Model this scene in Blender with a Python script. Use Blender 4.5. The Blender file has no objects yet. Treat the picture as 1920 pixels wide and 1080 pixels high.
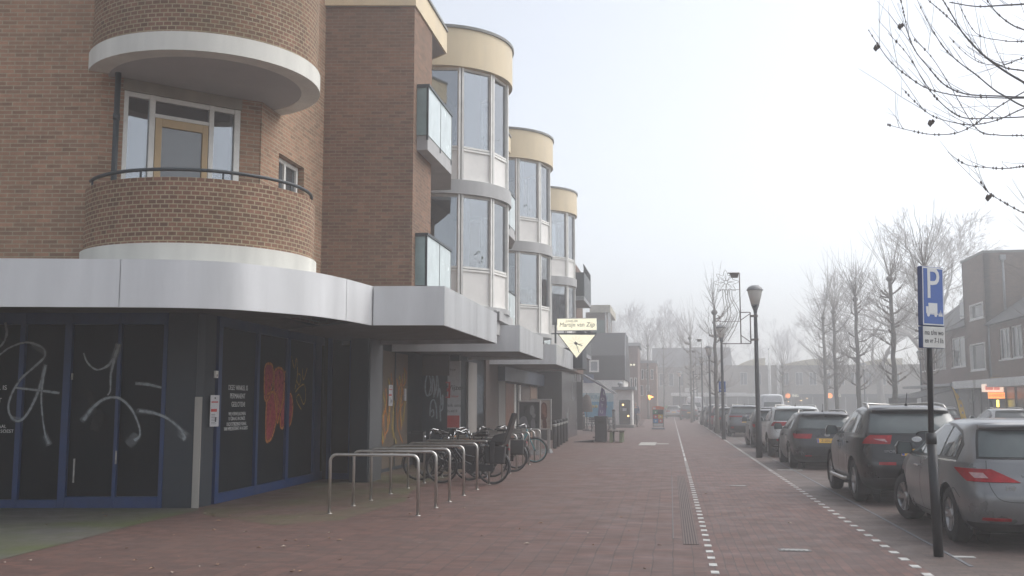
import bpy, bmesh, math, random
from math import sin, cos, pi, radians, atan2, hypot, sqrt
from mathutils import Vector, Matrix
random.seed(7)
scene = bpy.context.scene
C = scene.collection

# ---------------------------------------------------------------- camera
FPX, CAM_H = 1900.0, 1.65
PITCH = math.atan(217 / FPX)
YAW = math.atan(297 / FPX * cos(PITCH))
cam_d = bpy.data.cameras.new('camera')
cam_d.sensor_width = 36.0
cam_d.lens = 36.0 * FPX / 1920
cam_d.clip_start, cam_d.clip_end = 0.1, 3000
cam = bpy.data.objects.new('camera', cam_d)
C.objects.link(cam)
cam.location = (0, 0, CAM_H)
cam.rotation_euler = (pi / 2 + PITCH, 0, YAW)
scene.camera = cam
# ---------------------------------------------------------------- world, sun, exposure
SUN_EL, SUN_AZ = radians(50), radians(66)
w = bpy.data.worlds.new('World')
scene.world = w
w.use_nodes = True
nt = w.node_tree
nt.nodes.clear()
sky = nt.nodes.new('ShaderNodeTexSky')
sky.sky_type = 'NISHITA'
sky.sun_disc = False
sky.sun_elevation = SUN_EL
sky.sun_rotation = SUN_AZ
sky.air_density, sky.dust_density, sky.ozone_density = 1.0, 2.0, 1.0
hsv = nt.nodes.new('ShaderNodeHueSaturation')
hsv.inputs['Saturation'].default_value = 0.36
bg = nt.nodes.new('ShaderNodeBackground')
bg.inputs['Strength'].default_value = 0.11
wo = nt.nodes.new('ShaderNodeOutputWorld')
nt.links.new(sky.outputs[0], hsv.inputs['Color'])
nt.links.new(hsv.outputs[0], bg.inputs[0])
nt.links.new(bg.outputs[0], wo.inputs[0])
sl = bpy.data.lights.new('sun', 'SUN')
sl.energy = 1.1
sl.angle = radians(60)
sl.color = (1, 0.97, 0.93)
so = bpy.data.objects.new('sun', sl)
C.objects.link(so)
so.rotation_euler = (pi / 2 - SUN_EL, 0, pi - SUN_AZ)
scene.view_settings.view_transform = 'Standard'
scene.view_settings.look = 'None'
scene.view_settings.exposure = 1.05
scene.view_settings.gamma = 1.0
scene.cycles.use_denoising = True
scene.cycles.max_bounces = 6
scene.cycles.diffuse_bounces = 3
scene.cycles.glossy_bounces = 3
scene.cycles.transmission_bounces = 4
scene.cycles.transparent_max_bounces = 12
scene.cycles.volume_bounces = 3
scene.cycles.caustics_reflective = False
scene.cycles.caustics_refractive = False
HAZE_DENSITY = 0.0052

# ---------------------------------------------------------------- measuring helpers: where a sight line meets a real surface
FW = Vector((-sin(YAW) * cos(PITCH), cos(YAW) * cos(PITCH), sin(PITCH)))
RT = Vector((cos(YAW), sin(YAW), 0))
UP = RT.cross(FW)
EYE = Vector((0, 0, CAM_H))
def ray(x, y): return FW * FPX + RT * (x - 960) + UP * (540 - y)
def gp(x, y, z=0.0):
    d = ray(x, y); return EYE + d * ((z - CAM_H) / d.z)
def atY(x, y, Y):
    d = ray(x, y); return EYE + d * (Y / d.y)
def atX(x, y, X):
    d = ray(x, y); return EYE + d * (X / d.x)

# ---------------------------------------------------------------- materials
def new_mat(name):
    m = bpy.data.materials.new(name); m.use_nodes = True
    n = m.node_tree.nodes
    return m, m.node_tree, n['Principled BSDF']
def N(t, kind, **kw):
    n = t.nodes.new(kind)
    for k, v in kw.items():
        if k in n.inputs: n.inputs[k].default_value = v
        else: setattr(n, k, v)
    return n
def rgb(c): return (c[0], c[1], c[2], 1)
def mixc(t, a, b, fac, mode='MIX'):
    m = t.nodes.new('ShaderNodeMix'); m.data_type = 'RGBA'; m.blend_type = mode
    for sock, v in ((0, fac), (6, a), (7, b)):
        if hasattr(v, 'is_output'): t.links.new(v, m.inputs[sock])
        else: m.inputs[sock].default_value = v if sock == 0 else rgb(v)
    return m.outputs[2]
def ramp(t, src, p0, p1, c0=0, c1=1):
    r = t.nodes.new('ShaderNodeMapRange')
    r.inputs[1].default_value, r.inputs[2].default_value = p0, p1
    r.inputs[3].default_value, r.inputs[4].default_value = c0, c1
    t.links.new(src, r.inputs[0]); return r.outputs[0]
def noise(t, scale, coord='Object', detail=4, sx=(1, 1, 1), rough=.55):
    tc = t.nodes.new('ShaderNodeTexCoord'); mp = t.nodes.new('ShaderNodeMapping')
    mp.inputs['Scale'].default_value = sx
    t.links.new(tc.outputs[coord], mp.inputs[0])
    n = N(t, 'ShaderNodeTexNoise', Scale=scale, Detail=detail, Roughness=rough)
    t.links.new(mp.outputs[0], n.inputs['Vector'])
    return n.outputs['Fac']
MATS = {}
def plain(name, col, rough=.6, metal=0, var=.18, vs=3.0, spec=.5, ior=None, coat=0, emit=None, es=1, streak=False, bump=0, bs=60):
    if name in MATS: return MATS[name]
    m, t, p = new_mat(name)
    p.inputs['Roughness'].default_value = rough
    p.inputs['Metallic'].default_value = metal
    p.inputs['Specular IOR Level'].default_value = spec
    if ior: p.inputs['IOR'].default_value = ior
    if coat: p.inputs['Coat Weight'].default_value = coat; p.inputs['Coat Roughness'].default_value = .06
    if var:
        f = noise(t, vs, sx=(1, 1, .12) if streak else (1, 1, 1), detail=5)
        f = ramp(t, f, .3, .72)
        dark = tuple(c * (1 - var) for c in col); lite = tuple(min(1, c * (1 + var * .6)) for c in col)
        t.links.new(mixc(t, dark, lite, f), p.inputs['Base Color'])
        if rough > .1:
            t.links.new(ramp(t, f, 0, 1, rough * .85, min(1, rough * 1.15)), p.inputs['Roughness'])
    else:
        p.inputs['Base Color'].default_value = rgb(col)
    if bump:
        b = N(t, 'ShaderNodeBump', Strength=bump, Distance=.01)
        t.links.new(noise(t, bs, detail=3), b.inputs['Height']); t.links.new(b.outputs[0], p.inputs['Normal'])
    if emit:
        p.inputs['Emission Color'].default_value = rgb(emit); p.inputs['Emission Strength'].default_value = es
    MATS[name] = m
    return m
def brick(name, c1, c2, mortar, bw=.232, rh=.066, ms=.0055, dirt=.35, uv=True, bump=.25, offs=.5, tint=(.10, .095, .06), tf=.3):
    if name in MATS: return MATS[name]
    m, t, p = new_mat(name)
    tc = t.nodes.new('ShaderNodeTexCoord')
    bt = N(t, 'ShaderNodeTexBrick', Scale=1.0, Bias=0.0)
    bt.offset = offs
    bt.inputs['Color1'].default_value = rgb(c1); bt.inputs['Color2'].default_value = rgb(c2); bt.inputs['Mortar'].default_value = rgb(mortar)
    bt.inputs['Mortar Size'].default_value = ms; bt.inputs['Mortar Smooth'].default_value = .25
    bt.inputs['Brick Width'].default_value = bw; bt.inputs['Row Height'].default_value = rh
    t.links.new(tc.outputs['UV'], bt.inputs['Vector'])
    # per-brick extra variation with a second, hue shifted lookup
    bt2 = N(t, 'ShaderNodeTexBrick', Scale=1.0, Bias=-.35); bt2.offset = offs
    bt2.inputs['Color1'].default_value = (1, 1, 1, 1); bt2.inputs['Color2'].default_value = (.52, .50, .52, 1); bt2.inputs['Mortar'].default_value = (.9, .9, .9, 1)
    bt2.inputs['Mortar Size'].default_value = ms
    bt2.inputs['Brick Width'].default_value = bw; bt2.inputs['Row Height'].default_value = rh
    mp = t.nodes.new('ShaderNodeMapping'); mp.inputs['Location'].default_value = (bw * 37, rh * 58, 0)
    t.links.new(tc.outputs['UV'], mp.inputs[0]); t.links.new(mp.outputs[0], bt2.inputs['Vector'])
    col = mixc(t, bt.outputs['Color'], bt2.outputs['Color'], .55, 'MULTIPLY')
    f1 = ramp(t, noise(t, .7, detail=6), .42, .7)
    f2 = ramp(t, noise(t, 9, detail=4), .3, .75)
    col = mixc(t, col, tint, ramp(t, f1, 0, 1, 0, tf))
    d = mixc(t, (1, 1, 1), tuple(1 - dirt for _ in range(3)), f2)
    col = mixc(t, col, d, .8, 'MULTIPLY')
    t.links.new(col, p.inputs['Base Color'])
    p.inputs['Roughness'].default_value = .88
    p.inputs['Specular IOR Level'].default_value = .3
    b = N(t, 'ShaderNodeBump', Strength=bump, Distance=.006); b.invert = True
    t.links.new(bt.outputs['Fac'], b.inputs['Height']); t.links.new(b.outputs[0], p.inputs['Normal'])
    MATS[name] = m
    return m
def clear_glass(name, tint, refl=.10, rough=.02):
    """window glass: tinted see-through, mirroring more towards grazing angles"""
    if name in MATS: return MATS[name]
    m, t, p = new_mat(name); t.nodes.remove(p)
    out = [n for n in t.nodes if n.type == 'OUTPUT_MATERIAL'][0]
    tr = N(t, 'ShaderNodeBsdfTransparent'); tr.inputs[0].default_value = rgb(tint)
    gl = N(t, 'ShaderNodeBsdfGlossy'); gl.inputs['Color'].default_value = (.90, .93, .97, 1); gl.inputs['Roughness'].default_value = rough
    fr = N(t, 'ShaderNodeFresnel', IOR=1.52); mx = N(t, 'ShaderNodeMixShader')
    bp = N(t, 'ShaderNodeBump', Strength=.05, Distance=.02); t.links.new(noise(t, 1.2, detail=1), bp.inputs['Height']); t.links.new(bp.outputs[0], gl.inputs['Normal'])
    t.links.new(ramp(t, fr.outputs[0], 0, 1, refl, 1), mx.inputs[0]); t.links.new(tr.outputs[0], mx.inputs[1]); t.links.new(gl.outputs[0], mx.inputs[2]); t.links.new(mx.outputs[0], out.inputs[0])
    MATS[name] = m; return m
def lamp_glass(name, col):
    m, t, p = new_mat(name); p.inputs['Base Color'].default_value = rgb(col); p.inputs['Roughness'].default_value = .35
    out = [n for n in t.nodes if n.type == 'OUTPUT_MATERIAL'][0]; tl = N(t, 'ShaderNodeBsdfTranslucent'); tl.inputs[0].default_value = rgb(col); mx = N(t, 'ShaderNodeMixShader'); mx.inputs[0].default_value = .35
    t.links.new(p.outputs[0], mx.inputs[1]); t.links.new(tl.outputs[0], mx.inputs[2]); t.links.new(mx.outputs[0], out.inputs[0]); return m
def spray(name, col, soft=True, op=.72):
    """paint sprayed on a surface: opaque along the middle of the stroke, thinning to its edges (UV.x across, 0..1)"""
    if name in MATS: return MATS[name]
    m, t, p = new_mat(name)
    p.inputs['Base Color'].default_value = rgb(col); p.inputs['Roughness'].default_value = .6
    tc = t.nodes.new('ShaderNodeTexCoord'); sx = t.nodes.new('ShaderNodeSeparateXYZ')
    t.links.new(tc.outputs['UV'], sx.inputs[0])
    a = N(t, 'ShaderNodeMath', operation='SUBTRACT'); a.inputs[1].default_value = .5; t.links.new(sx.outputs[0], a.inputs[0])
    b = N(t, 'ShaderNodeMath', operation='ABSOLUTE'); t.links.new(a.outputs[0], b.inputs[0])
    f = ramp(t, b.outputs[0], .5, .16 if soft else .4, 0, op)
    nz = ramp(t, noise(t, 14, detail=6), .3, .62, .55, 1)
    mm = N(t, 'ShaderNodeMath', operation='MULTIPLY'); t.links.new(f, mm.inputs[0]); t.links.new(nz, mm.inputs[1])
    t.links.new(mm.outputs[0], p.inputs['Alpha'])
    MATS[name] = m
    return m

# ---------------------------------------------------------------- mesh builder
OFF = {}
class MB:
    def __init__(s): s.v = []; s.f = []; s.uv = []; s.mi = []; s.sm = []
    def add(s, co): s.v.append(tuple(co)); return len(s.v) - 1
    def fc(s, idx, uv=None, m=0, sm=False):
        s.f.append(tuple(idx)); s.uv.append(uv); s.mi.append(m); s.sm.append(sm)
    def poly(s, pts, uv=None, m=0): s.fc([s.add(p) for p in pts], uv, m)
    def hexa(s, b, t, m=0):
        """b, t: four bottom and four top corners, counter-clockwise seen from above"""
        i = [s.add(p) for p in list(b) + list(t)]
        for q in ((3, 2, 1, 0), (4, 5, 6, 7), (0, 1, 5, 4), (1, 2, 6, 5), (2, 3, 7, 6), (3, 0, 4, 7)): s.fc([i[k] for k in q], None, m)
    def box(s, x0, x1, y0, y1, z0, z1, m=0):
        s.hexa([(x0, y0, z0), (x1, y0, z0), (x1, y1, z0), (x0, y1, z0)], [(x0, y0, z1), (x1, y0, z1), (x1, y1, z1), (x0, y1, z1)], m)
    def prism(s, pl, z0, z1, m=0):
        a = sum(pl[i][0] * pl[(i + 1) % len(pl)][1] - pl[(i + 1) % len(pl)][0] * pl[i][1] for i in range(len(pl)))
        if a < 0: pl = pl[::-1]
        n = len(pl)
        b = [s.add((p[0], p[1], z0)) for p in pl]; t = [s.add((p[0], p[1], z1)) for p in pl]
        s.fc(b[::-1], None, m); s.fc(t, None, m)
        for i in range(n): s.fc((b[i], b[(i + 1) % n], t[(i + 1) % n], t[i]), None, m)
    def grid(s, rows, uv=None, m=0, sm=True, closed=False):
        """rows of points -> shared-vertex quads; uv(i, j) gives texture coordinates"""
        R = [[s.add(p) for p in r] for r in rows]
        for i in range(len(R) - 1):
            k = len(R[i])
            for j in range(k if closed else k - 1):
                j2 = (j + 1) % k
                s.fc((R[i][j], R[i][j2], R[i + 1][j2], R[i + 1][j]),
                     None if uv is None else [uv(i, j), uv(i, j + 1), uv(i + 1, j + 1), uv(i + 1, j)], m, sm)
        return R
    def tube(s, pts, r, n=8, m=0, cap=True, sm=True):
        pts = [Vector(p) for p in pts]
        rs = r if isinstance(r, (list, tuple)) else [r] * len(pts)
        rows = []; ref = None
        for i, p in enumerate(pts):
            d = (pts[min(i + 1, len(pts) - 1)] - pts[max(i - 1, 0)])
            if d.length < 1e-9: d = Vector((0, 0, 1))
            d.normalize()
            if ref is None: ref = d.orthogonal().normalized()
            else:
                ref = ref - d * ref.dot(d)
                ref = ref.normalized() if ref.length > 1e-6 else d.orthogonal().normalized()
            bn = d.cross(ref)
            rows.append([p + (ref * cos(2 * pi * k / n) + bn * sin(2 * pi * k / n)) * rs[i] for k in range(n)])
        R = s.grid(rows, None, m, sm, closed=True)
        if cap: s.fc(R[0][::-1], None, m); s.fc(R[-1], None, m)
    def lathe(s, prof, c=(0, 0, 0), axis='z', n=16, m=0, sm=True, cap=True):
        """prof: list of (radius, height along axis)"""
        rows = []
        for r, h in prof:
            row = []
            for k in range(n):
                a = 2 * pi * k / n
                q = (r * cos(a), r * sin(a), h)
                if axis == 'x': q = (h, q[0], q[1])
                elif axis == 'y': q = (q[1], h, q[0])
                row.append((q[0] + c[0], q[1] + c[1], q[2] + c[2]))
            rows.append(row)
        R = s.grid(rows, None, m, sm, closed=True)
        if cap: s.fc(R[0][::-1], None, m); s.fc(R[-1], None, m)
    def arc(s, c, R0, R1, a0, a1, z0, z1, n=24, m=0, sm=True):
        """a curved wall, inner radius R0, outer R1, angles in degrees; UV runs along the outer face"""
        A = [radians(a0 + (a1 - a0) * k / n) for k in range(n + 1)]
        P = lambda R, z: [(c[0] + R * cos(a), c[1] + R * sin(a), z) for a in A]
        uvf = lambda z: (lambda i, j: (R1 * A[min(j, n)], (z0, z1)[i] if z is None else z[i]))
        s.grid([P(R1, z0), P(R1, z1)], uvf(None), m, sm)
        s.grid([P(R0, z1), P(R0, z0)], lambda i, j: (R0 * A[min(j, n)], (z1, z0)[i]), m, sm)
        s.grid([P(R1, z1), P(R0, z1)], lambda i, j: (R1 * A[min(j, n)], i * (R1 - R0)), m, False)
        s.grid([P(R0, z0), P(R1, z0)], lambda i, j: (R1 * A[min(j, n)], i * (R1 - R0)), m, False)
        for a, fl in ((A[0], 1), (A[-1], 0)):
            q = [(c[0] + R * cos(a), c[1] + R * sin(a), z) for R, z in ((R0, z0), (R1, z0), (R1, z1), (R0, z1))]
            s.poly(q if fl else q[::-1], None, m)
    def wall(s, p0, p1, z0, z1, th, ops=(), m=0, u_off=0):
        """straight wall, outside on the right of p0->p1, with openings (u0, u1, za, zb)"""
        p0 = Vector((p0[0], p0[1])); p1 = Vector((p1[0], p1[1])); L = (p1 - p0).length; e = (p1 - p0) / L; nn = Vector((e.y, -e.x))
        us = sorted({0, L, *[min(max(o[k], 0), L) for o in ops for k in (0, 1)]}); zs = sorted({z0, z1, *[min(max(o[k], z0), z1) for o in ops for k in (2, 3)]})
        op = lambda u, z: any(o[0] < u < o[1] and o[2] < z < o[3] for o in ops)
        P = lambda u, z, o: (p0.x + e.x * u - nn.x * o, p0.y + e.y * u - nn.y * o, z)
        ok = [[not op((us[i] + us[i + 1]) / 2, (zs[j] + zs[j + 1]) / 2) for j in range(len(zs) - 1)] for i in range(len(us) - 1)]
        for i in range(len(us) - 1):
            for j in range(len(zs) - 1):
                if not ok[i][j]: continue
                a, b, c, d = us[i], us[i + 1], zs[j], zs[j + 1]; U = u_off
                s.poly([P(a, c, 0), P(b, c, 0), P(b, d, 0), P(a, d, 0)], [(a + U, c), (b + U, c), (b + U, d), (a + U, d)], m)
                s.poly([P(b, c, th), P(a, c, th), P(a, d, th), P(b, d, th)], [(b, c), (a, c), (a, d), (b, d)], m)
                if i == 0 or not ok[i - 1][j]: s.poly([P(a, c, th), P(a, c, 0), P(a, d, 0), P(a, d, th)], [(-th, c), (0, c), (0, d), (-th, d)], m)
                if i == len(us) - 2 or not ok[i + 1][j]: s.poly([P(b, c, 0), P(b, c, th), P(b, d, th), P(b, d, 0)], [(0, c), (th, c), (th, d), (0, d)], m)
                if j == 0 or not ok[i][j - 1]: s.poly([P(a, c, 0), P(a, c, th), P(b, c, th), P(b, c, 0)], [(a, 0), (a, th), (b, th), (b, 0)], m)
                if j == len(zs) - 2 or not ok[i][j + 1]: s.poly([P(a, d, 0), P(b, d, 0), P(b, d, th), P(a, d, th)], [(a, 0), (b, 0), (b, th), (a, th)], m)
    def build(s, name, mats, parent=None, bevel=0, world=True, weld=False, loc=None):
        me = bpy.data.meshes.new(name)
        base = OFF.get(parent, Vector((0, 0, 0))) if (parent is not None and world) else Vector(loc or (0, 0, 0))
        me.from_pydata([(a - base.x, b - base.y, c - base.z) for a, b, c in s.v], [], s.f)
        ul = me.uv_layers.new(name='UVMap')
        for p, uv, mi, sm in zip(me.polygons, s.uv, s.mi, s.sm):
            p.material_index = mi; p.use_smooth = sm
            if uv is None:
                nn = p.normal
                if abs(nn.z) < .7:
                    tx, ty = -nn.y, nn.x; L = hypot(tx, ty) or 1
                    for li, vi in zip(p.loop_indices, p.vertices):
                        c = s.v[vi]; ul.data[li].uv = ((c[0] * tx + c[1] * ty) / L, c[2])
                else:
                    for li, vi in zip(p.loop_indices, p.vertices): ul.data[li].uv = s.v[vi][:2]
            else:
                for li, q in zip(p.loop_indices, uv): ul.data[li].uv = q
        for mt in (mats if isinstance(mats, (list, tuple)) else [mats]): me.materials.append(mt)
        if weld:
            bm = bmesh.new(); bm.from_mesh(me); bmesh.ops.remove_doubles(bm, verts=bm.verts, dist=1e-5); bm.to_mesh(me); bm.free()
        o = bpy.data.objects.new(name, me); C.objects.link(o)
        if parent is not None:
            o.parent = parent
            OFF[o] = OFF.get(parent, Vector((0, 0, 0)))
        else:
            o.location = base
            OFF[o] = Vector(base)
        if bevel:
            b = o.modifiers.new('bevel', 'BEVEL'); b.width = bevel; b.segments = 2; b.limit_method = 'ANGLE'; b.angle_limit = radians(40)
        return o
def tag(o, label=None, cat=None, group=None, kind=None):
    if label: o['label'] = label
    if cat: o['category'] = cat
    if group: o['group'] = group
    if kind: o['kind'] = kind
    return o
def thing(name, loc, label, cat, group=None, rz=0):
    o = bpy.data.objects.new(name, None); C.objects.link(o)
    o.location = loc; o.rotation_euler = (0, 0, rz); o.empty_display_size = .2
    OFF[o] = Vector(loc)
    return tag(o, label, cat, group)
def dup(o, parent=None, loc=None, rz=None, label=None, group=None, scale=None):
    c = o.copy(); C.objects.link(c)
    if parent is not None: c.parent = parent
    if loc is not None: c.location = loc
    if rz is not None: c.rotation_euler = (c.rotation_euler[0], c.rotation_euler[1], rz)
    if scale is not None: c.scale = (scale,) * 3 if not isinstance(scale, tuple) else scale
    if label: c['label'] = label
    if group: c['group'] = group
    for ch in list(o.children): dup(ch, c)
    return c
class Fr:
    """a vertical plane through two ground points: P(u along, z, out of the face)"""
    def __init__(s, p0, p1):
        s.p0 = Vector((p0[0], p0[1])); d = Vector((p1[0], p1[1])) - s.p0; s.L = d.length; s.e = d / s.L; s.n = Vector((s.e.y, -s.e.x))
    def P(s, u, z, o=0): return (s.p0.x + s.e.x * u + s.n.x * o, s.p0.y + s.e.y * u + s.n.y * o, z)
    def box(s, mb, u0, u1, z0, z1, o0, o1, m=0):
        P = s.P
        mb.hexa([P(u0, z0, o1), P(u1, z0, o1), P(u1, z0, o0), P(u0, z0, o0)], [P(u0, z1, o1), P(u1, z1, o1), P(u1, z1, o0), P(u0, z1, o0)], m)
    def hit(s, x, y):
        d = ray(x, y); t = ((s.p0.x - EYE.x) * s.n.x + (s.p0.y - EYE.y) * s.n.y) / (d.x * s.n.x + d.y * s.n.y)
        q = EYE + d * t
        return ((q.x - s.p0.x) * s.e.x + (q.y - s.p0.y) * s.e.y, q.z)
    def stroke(s, mb, pts, wd, o=.004, m=0, n=6):
        """a flat ribbon of given width along (u, z) points smoothed with a spline"""
        q = spline([Vector((a, b, 0)) for a, b in pts], n)
        ws = wd if isinstance(wd, (list, tuple)) else [wd] * 2
        rows = []
        for i, p in enumerate(q):
            d = (q[min(i + 1, len(q) - 1)] - q[max(i - 1, 0)]); d = d.normalized() if d.length > 1e-9 else Vector((1, 0, 0))
            t = i / (len(q) - 1); k = t * (len(ws) - 1); a = int(min(k, len(ws) - 2)); wdt = ws[a] + (ws[a + 1] - ws[a]) * (k - a)
            nn = Vector((-d.y, d.x, 0)) * wdt / 2
            rows.append([s.P(p.x + nn.x * c, p.y + nn.y * c, o) for c in (1, 0, -1)])
        mb.grid(rows, lambda i, j: (j / 2, i * .3), m, False)
def spline(P, n=6):
    if len(P) < 3: return [P[0].lerp(P[-1], k / n) for k in range(n + 1)]
    out = []
    for i in range(len(P) - 1):
        a, b, c, d = P[max(i - 1, 0)], P[i], P[i + 1], P[min(i + 2, len(P) - 1)]
        for k in range(n):
            t = k / n
            out.append(.5 * ((2 * b) + (c - a) * t + (2 * a - 5 * b + 4 * c - d) * t * t + (3 * b - a - 3 * c + d) * t ** 3))
    out.append(P[-1]); return out
def text(name, body, size, mat, O, ex, ey, parent=None, depth=.004, align='CENTER', sx=1.0, space=1.0, label=None, shear=0):
    """lettering as a mesh: O origin, ex and ey the unit directions of the line and of its height"""
    cu = bpy.data.curves.new('lettering', 'FONT')
    cu.body = body; cu.size = size; cu.align_x = align; cu.align_y = 'CENTER'; cu.extrude = depth / 2; cu.space_character = space; cu.shear = shear
    cu.resolution_u = 3
    t = bpy.data.objects.new('lettering', cu); C.objects.link(t)
    dg = bpy.context.evaluated_depsgraph_get()
    me = bpy.data.meshes.new_from_object(t.evaluated_get(dg))
    bpy.data.objects.remove(t); bpy.data.curves.remove(cu)
    ex = Vector(ex).normalized(); ey = Vector(ey).normalized(); ez = ex.cross(ey)
    base = OFF.get(parent, Vector((0, 0, 0))) if parent is not None else Vector((0, 0, 0))
    M = Matrix(((ex.x * sx, ey.x, ez.x, O[0] - base.x), (ex.y * sx, ey.y, ez.y, O[1] - base.y), (ex.z * sx, ey.z, ez.z, O[2] - base.z), (0, 0, 0, 1)))
    me.transform(M); me.materials.clear(); me.materials.append(mat); me.name = name
    o = bpy.data.objects.new(name, me); C.objects.link(o)
    if parent is not None: o.parent = parent
    OFF[o] = base
    if label: o['label'] = label
    return o
def structure(mb, name, mat, **kw): return tag(mb.build(name, mat, **kw), kind='structure')
# ================================================================ GROUND
def paving(name, c1, c2, mortar, bw, rh, rot, green=.0, wet=.0, joint=.006):
    m, t, p = new_mat(name)
    tc = t.nodes.new('ShaderNodeTexCoord'); mp = t.nodes.new('ShaderNodeMapping')
    mp.inputs['Rotation'].default_value = (0, 0, radians(rot))
    t.links.new(tc.outputs['Object'], mp.inputs[0])
    # laid by hand: joints wander a little
    wv = N(t, 'ShaderNodeTexNoise', Scale=.9, Detail=2); t.links.new(tc.outputs['Object'], wv.inputs['Vector'])
    ad = N(t, 'ShaderNodeMixRGB', blend_type='LINEAR_LIGHT'); ad.inputs[0].default_value = .035
    t.links.new(mp.outputs[0], ad.inputs[1]); t.links.new(wv.outputs['Color'], ad.inputs[2])
    bt = N(t, 'ShaderNodeTexBrick', Scale=1, Bias=0); bt.offset = .5
    for k, v in (('Color1', rgb(c1)), ('Color2', rgb(c2)), ('Mortar', rgb(mortar)), ('Mortar Size', joint), ('Mortar Smooth', .3), ('Brick Width', bw), ('Row Height', rh)): bt.inputs[k].default_value = v
    t.links.new(ad.outputs[0], bt.inputs['Vector'])
    n1 = ramp(t, noise(t, .23, detail=5), .35, .68); n2 = ramp(t, noise(t, 2.1, detail=6), .3, .75); n3 = ramp(t, noise(t, 40, detail=3), .35, .8)
    col = mixc(t, bt.outputs['Color'], (.118, .092, .080), ramp(t, n1, 0, 1, 0, .42))
    col = mixc(t, col, (.80, .80, .80), ramp(t, n2, 0, 1, 0, .75), 'MULTIPLY')
    col = mixc(t, col, (.25, .23, .21), ramp(t, n3, .75, 1, 0, .25))
    tv = N(t, 'ShaderNodeTexVoronoi', Scale=1.7); t.links.new(tc.outputs['Object'], tv.inputs['Vector'])
    col = mixc(t, col, (.26, .24, .22), ramp(t, tv.outputs['Distance'], .045, .03, 0, .55))
    tv2 = N(t, 'ShaderNodeTexVoronoi', Scale=.9); t.links.new(tc.outputs['Object'], tv2.inputs['Vector'])
    col = mixc(t, col, (.04, .035, .03), ramp(t, tv2.outputs['Distance'], .09, .02, 0, .5))
    if green: col = mixc(t, col, (.085, .10, .04), ramp(t, noise(t, .6, detail=6), .40, .62, 0, green))
    t.links.new(col, p.inputs['Base Color'])
    t.links.new(ramp(t, n2, 0, 1, .55 - wet, .8 - wet), p.inputs['Roughness'])
    p.inputs['Specular IOR Level'].default_value = .35
    b = N(t, 'ShaderNodeBump', Strength=.35, Distance=.006); b.invert = True
    t.links.new(bt.outputs['Fac'], b.inputs['Height']); t.links.new(b.outputs[0], p.inputs['Normal'])
    return m
M_pave = paving('red_clay_pavers', (.160, .083, .066), (.098, .057, .049), (.052, .041, .036), .105, .21, 90, green=.0)
M_cycle = paving('cycle_path_clinkers', (.160, .082, .066), (.10, .057, .050), (.053, .042, .038), .21, .105, 90, green=0)
M_park = paving('parking_bay_clinkers', (.135, .098, .085), (.095, .072, .066), (.055, .05, .046), .21, .105, 0, green=.0)
M_moss = paving('mossy_grey_tiles', (.120, .120, .110), (.100, .103, .092), (.055, .06, .045), .3, .3, 0, green=.85)
M_damp = paving('damp_red_pavers', (.15, .09, .072), (.11, .072, .06), (.05, .044, .036), .105, .21, 90, green=.6)
M_asph = plain('asphalt', (.055, .055, .055), .8, var=.25, vs=1.5, bump=.3, bs=120)
M_far = paving('far_pavement_tiles', (.14, .10, .09), (.11, .085, .08), (.06, .05, .045), .3, .3, 0)
M_white = plain('white_road_paint', (.50, .50, .48), .7, var=.4, vs=9)
def sheet(name, pts, z, mat):
    mb = MB(); mb.poly([(x, y, z) for x, y in pts]); return structure(mb, name, mat)
sheet('ground', [(-900, -300), (900, -300), (900, 1500), (-900, 1500)], -.012, M_asph)
sheet('pavement', [(-30, -12), (.33, -12), (.33, 150), (-30, 150)], 0, M_pave)
sheet('cycle_path', [(.33, -12), (2.50, -12), (2.50, 150), (.33, 150)], .0, M_cycle)
sheet('parking_strip', [(2.50, -12), (5.45, -12), (5.45, 150), (2.50, 150)], -.004, M_park)
sheet('road', [(5.45, -12), (11.2, -12), (11.2, 220), (5.45, 220)], -.004, M_asph)
mb = MB(); mb.box(11.2, 40, -12, 130, -.03, .10); structure(mb, 'far_pavement', M_far)
sheet('mossy_pavement', [tuple(gp(x, y)[:2]) for x, y in ((372, 957), (250, 985), (120, 1020), (0, 1050))] + [(-14, 12.6), (-15, 14.1), (-10.6, 14.93), (-7.45, 15.42)], .004, M_moss)
sheet('damp_pavement', [tuple(gp(x, y)[:2]) for x, y in ((380, 965), (520, 985), (640, 975), (760, 940))] + [(-4.9, 19), (-5.0, 27.5), (-6.9, 27.5), (-6.9, 21.8), (-7.5, 21.8), (-7.42, 15.6)], .002, M_damp)
# painted block lines either side of the cycle path
mb = MB(); y = 6.0
while y < 30:
    mb.box(.365, .445, y, y + .16, -.01, .006); y += .48
while y < 140:
    mb.box(.38, .435, y, y + 2.2, -.01, .006); y += 2.75
structure(mb, 'cycle_path_edge_marking', M_white)
mb = MB(); y = 6.0
while y < 95:
    mb.box(2.39, 2.48, y, y + .17, -.01, .006); y += .50 if y < 26 else .36
structure(mb, 'parking_edge_marking', M_white)
M_blue_line = plain('worn_blue_line', (.15, .155, .165), .7, var=.45, vs=14)
mb = MB()
mb.box(2.99, 3.03, 11.2, 70, -.01, .0015)
structure(mb, 'parking_zone_line', M_blue_line)
mb = MB()
a = gp(1790, 1045); mb.box(a.x, a.x + .22, a.y, a.y + .1, -.01, .003)
for x, y in ((1425, 835), (1462, 881)):
    a = gp(x, y); mb.box(a.x - .05, a.x + .55, a.y - .05, a.y + .09, -.01, .003)
structure(mb, 'parking_bay_marking', M_white)
mb = MB()
mb.box(5.42, 5.52, -5, 150, -.01, .0005); structure(mb, 'road_gutter', plain('gutter_concrete', (.25, .24, .23), .8))
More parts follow.
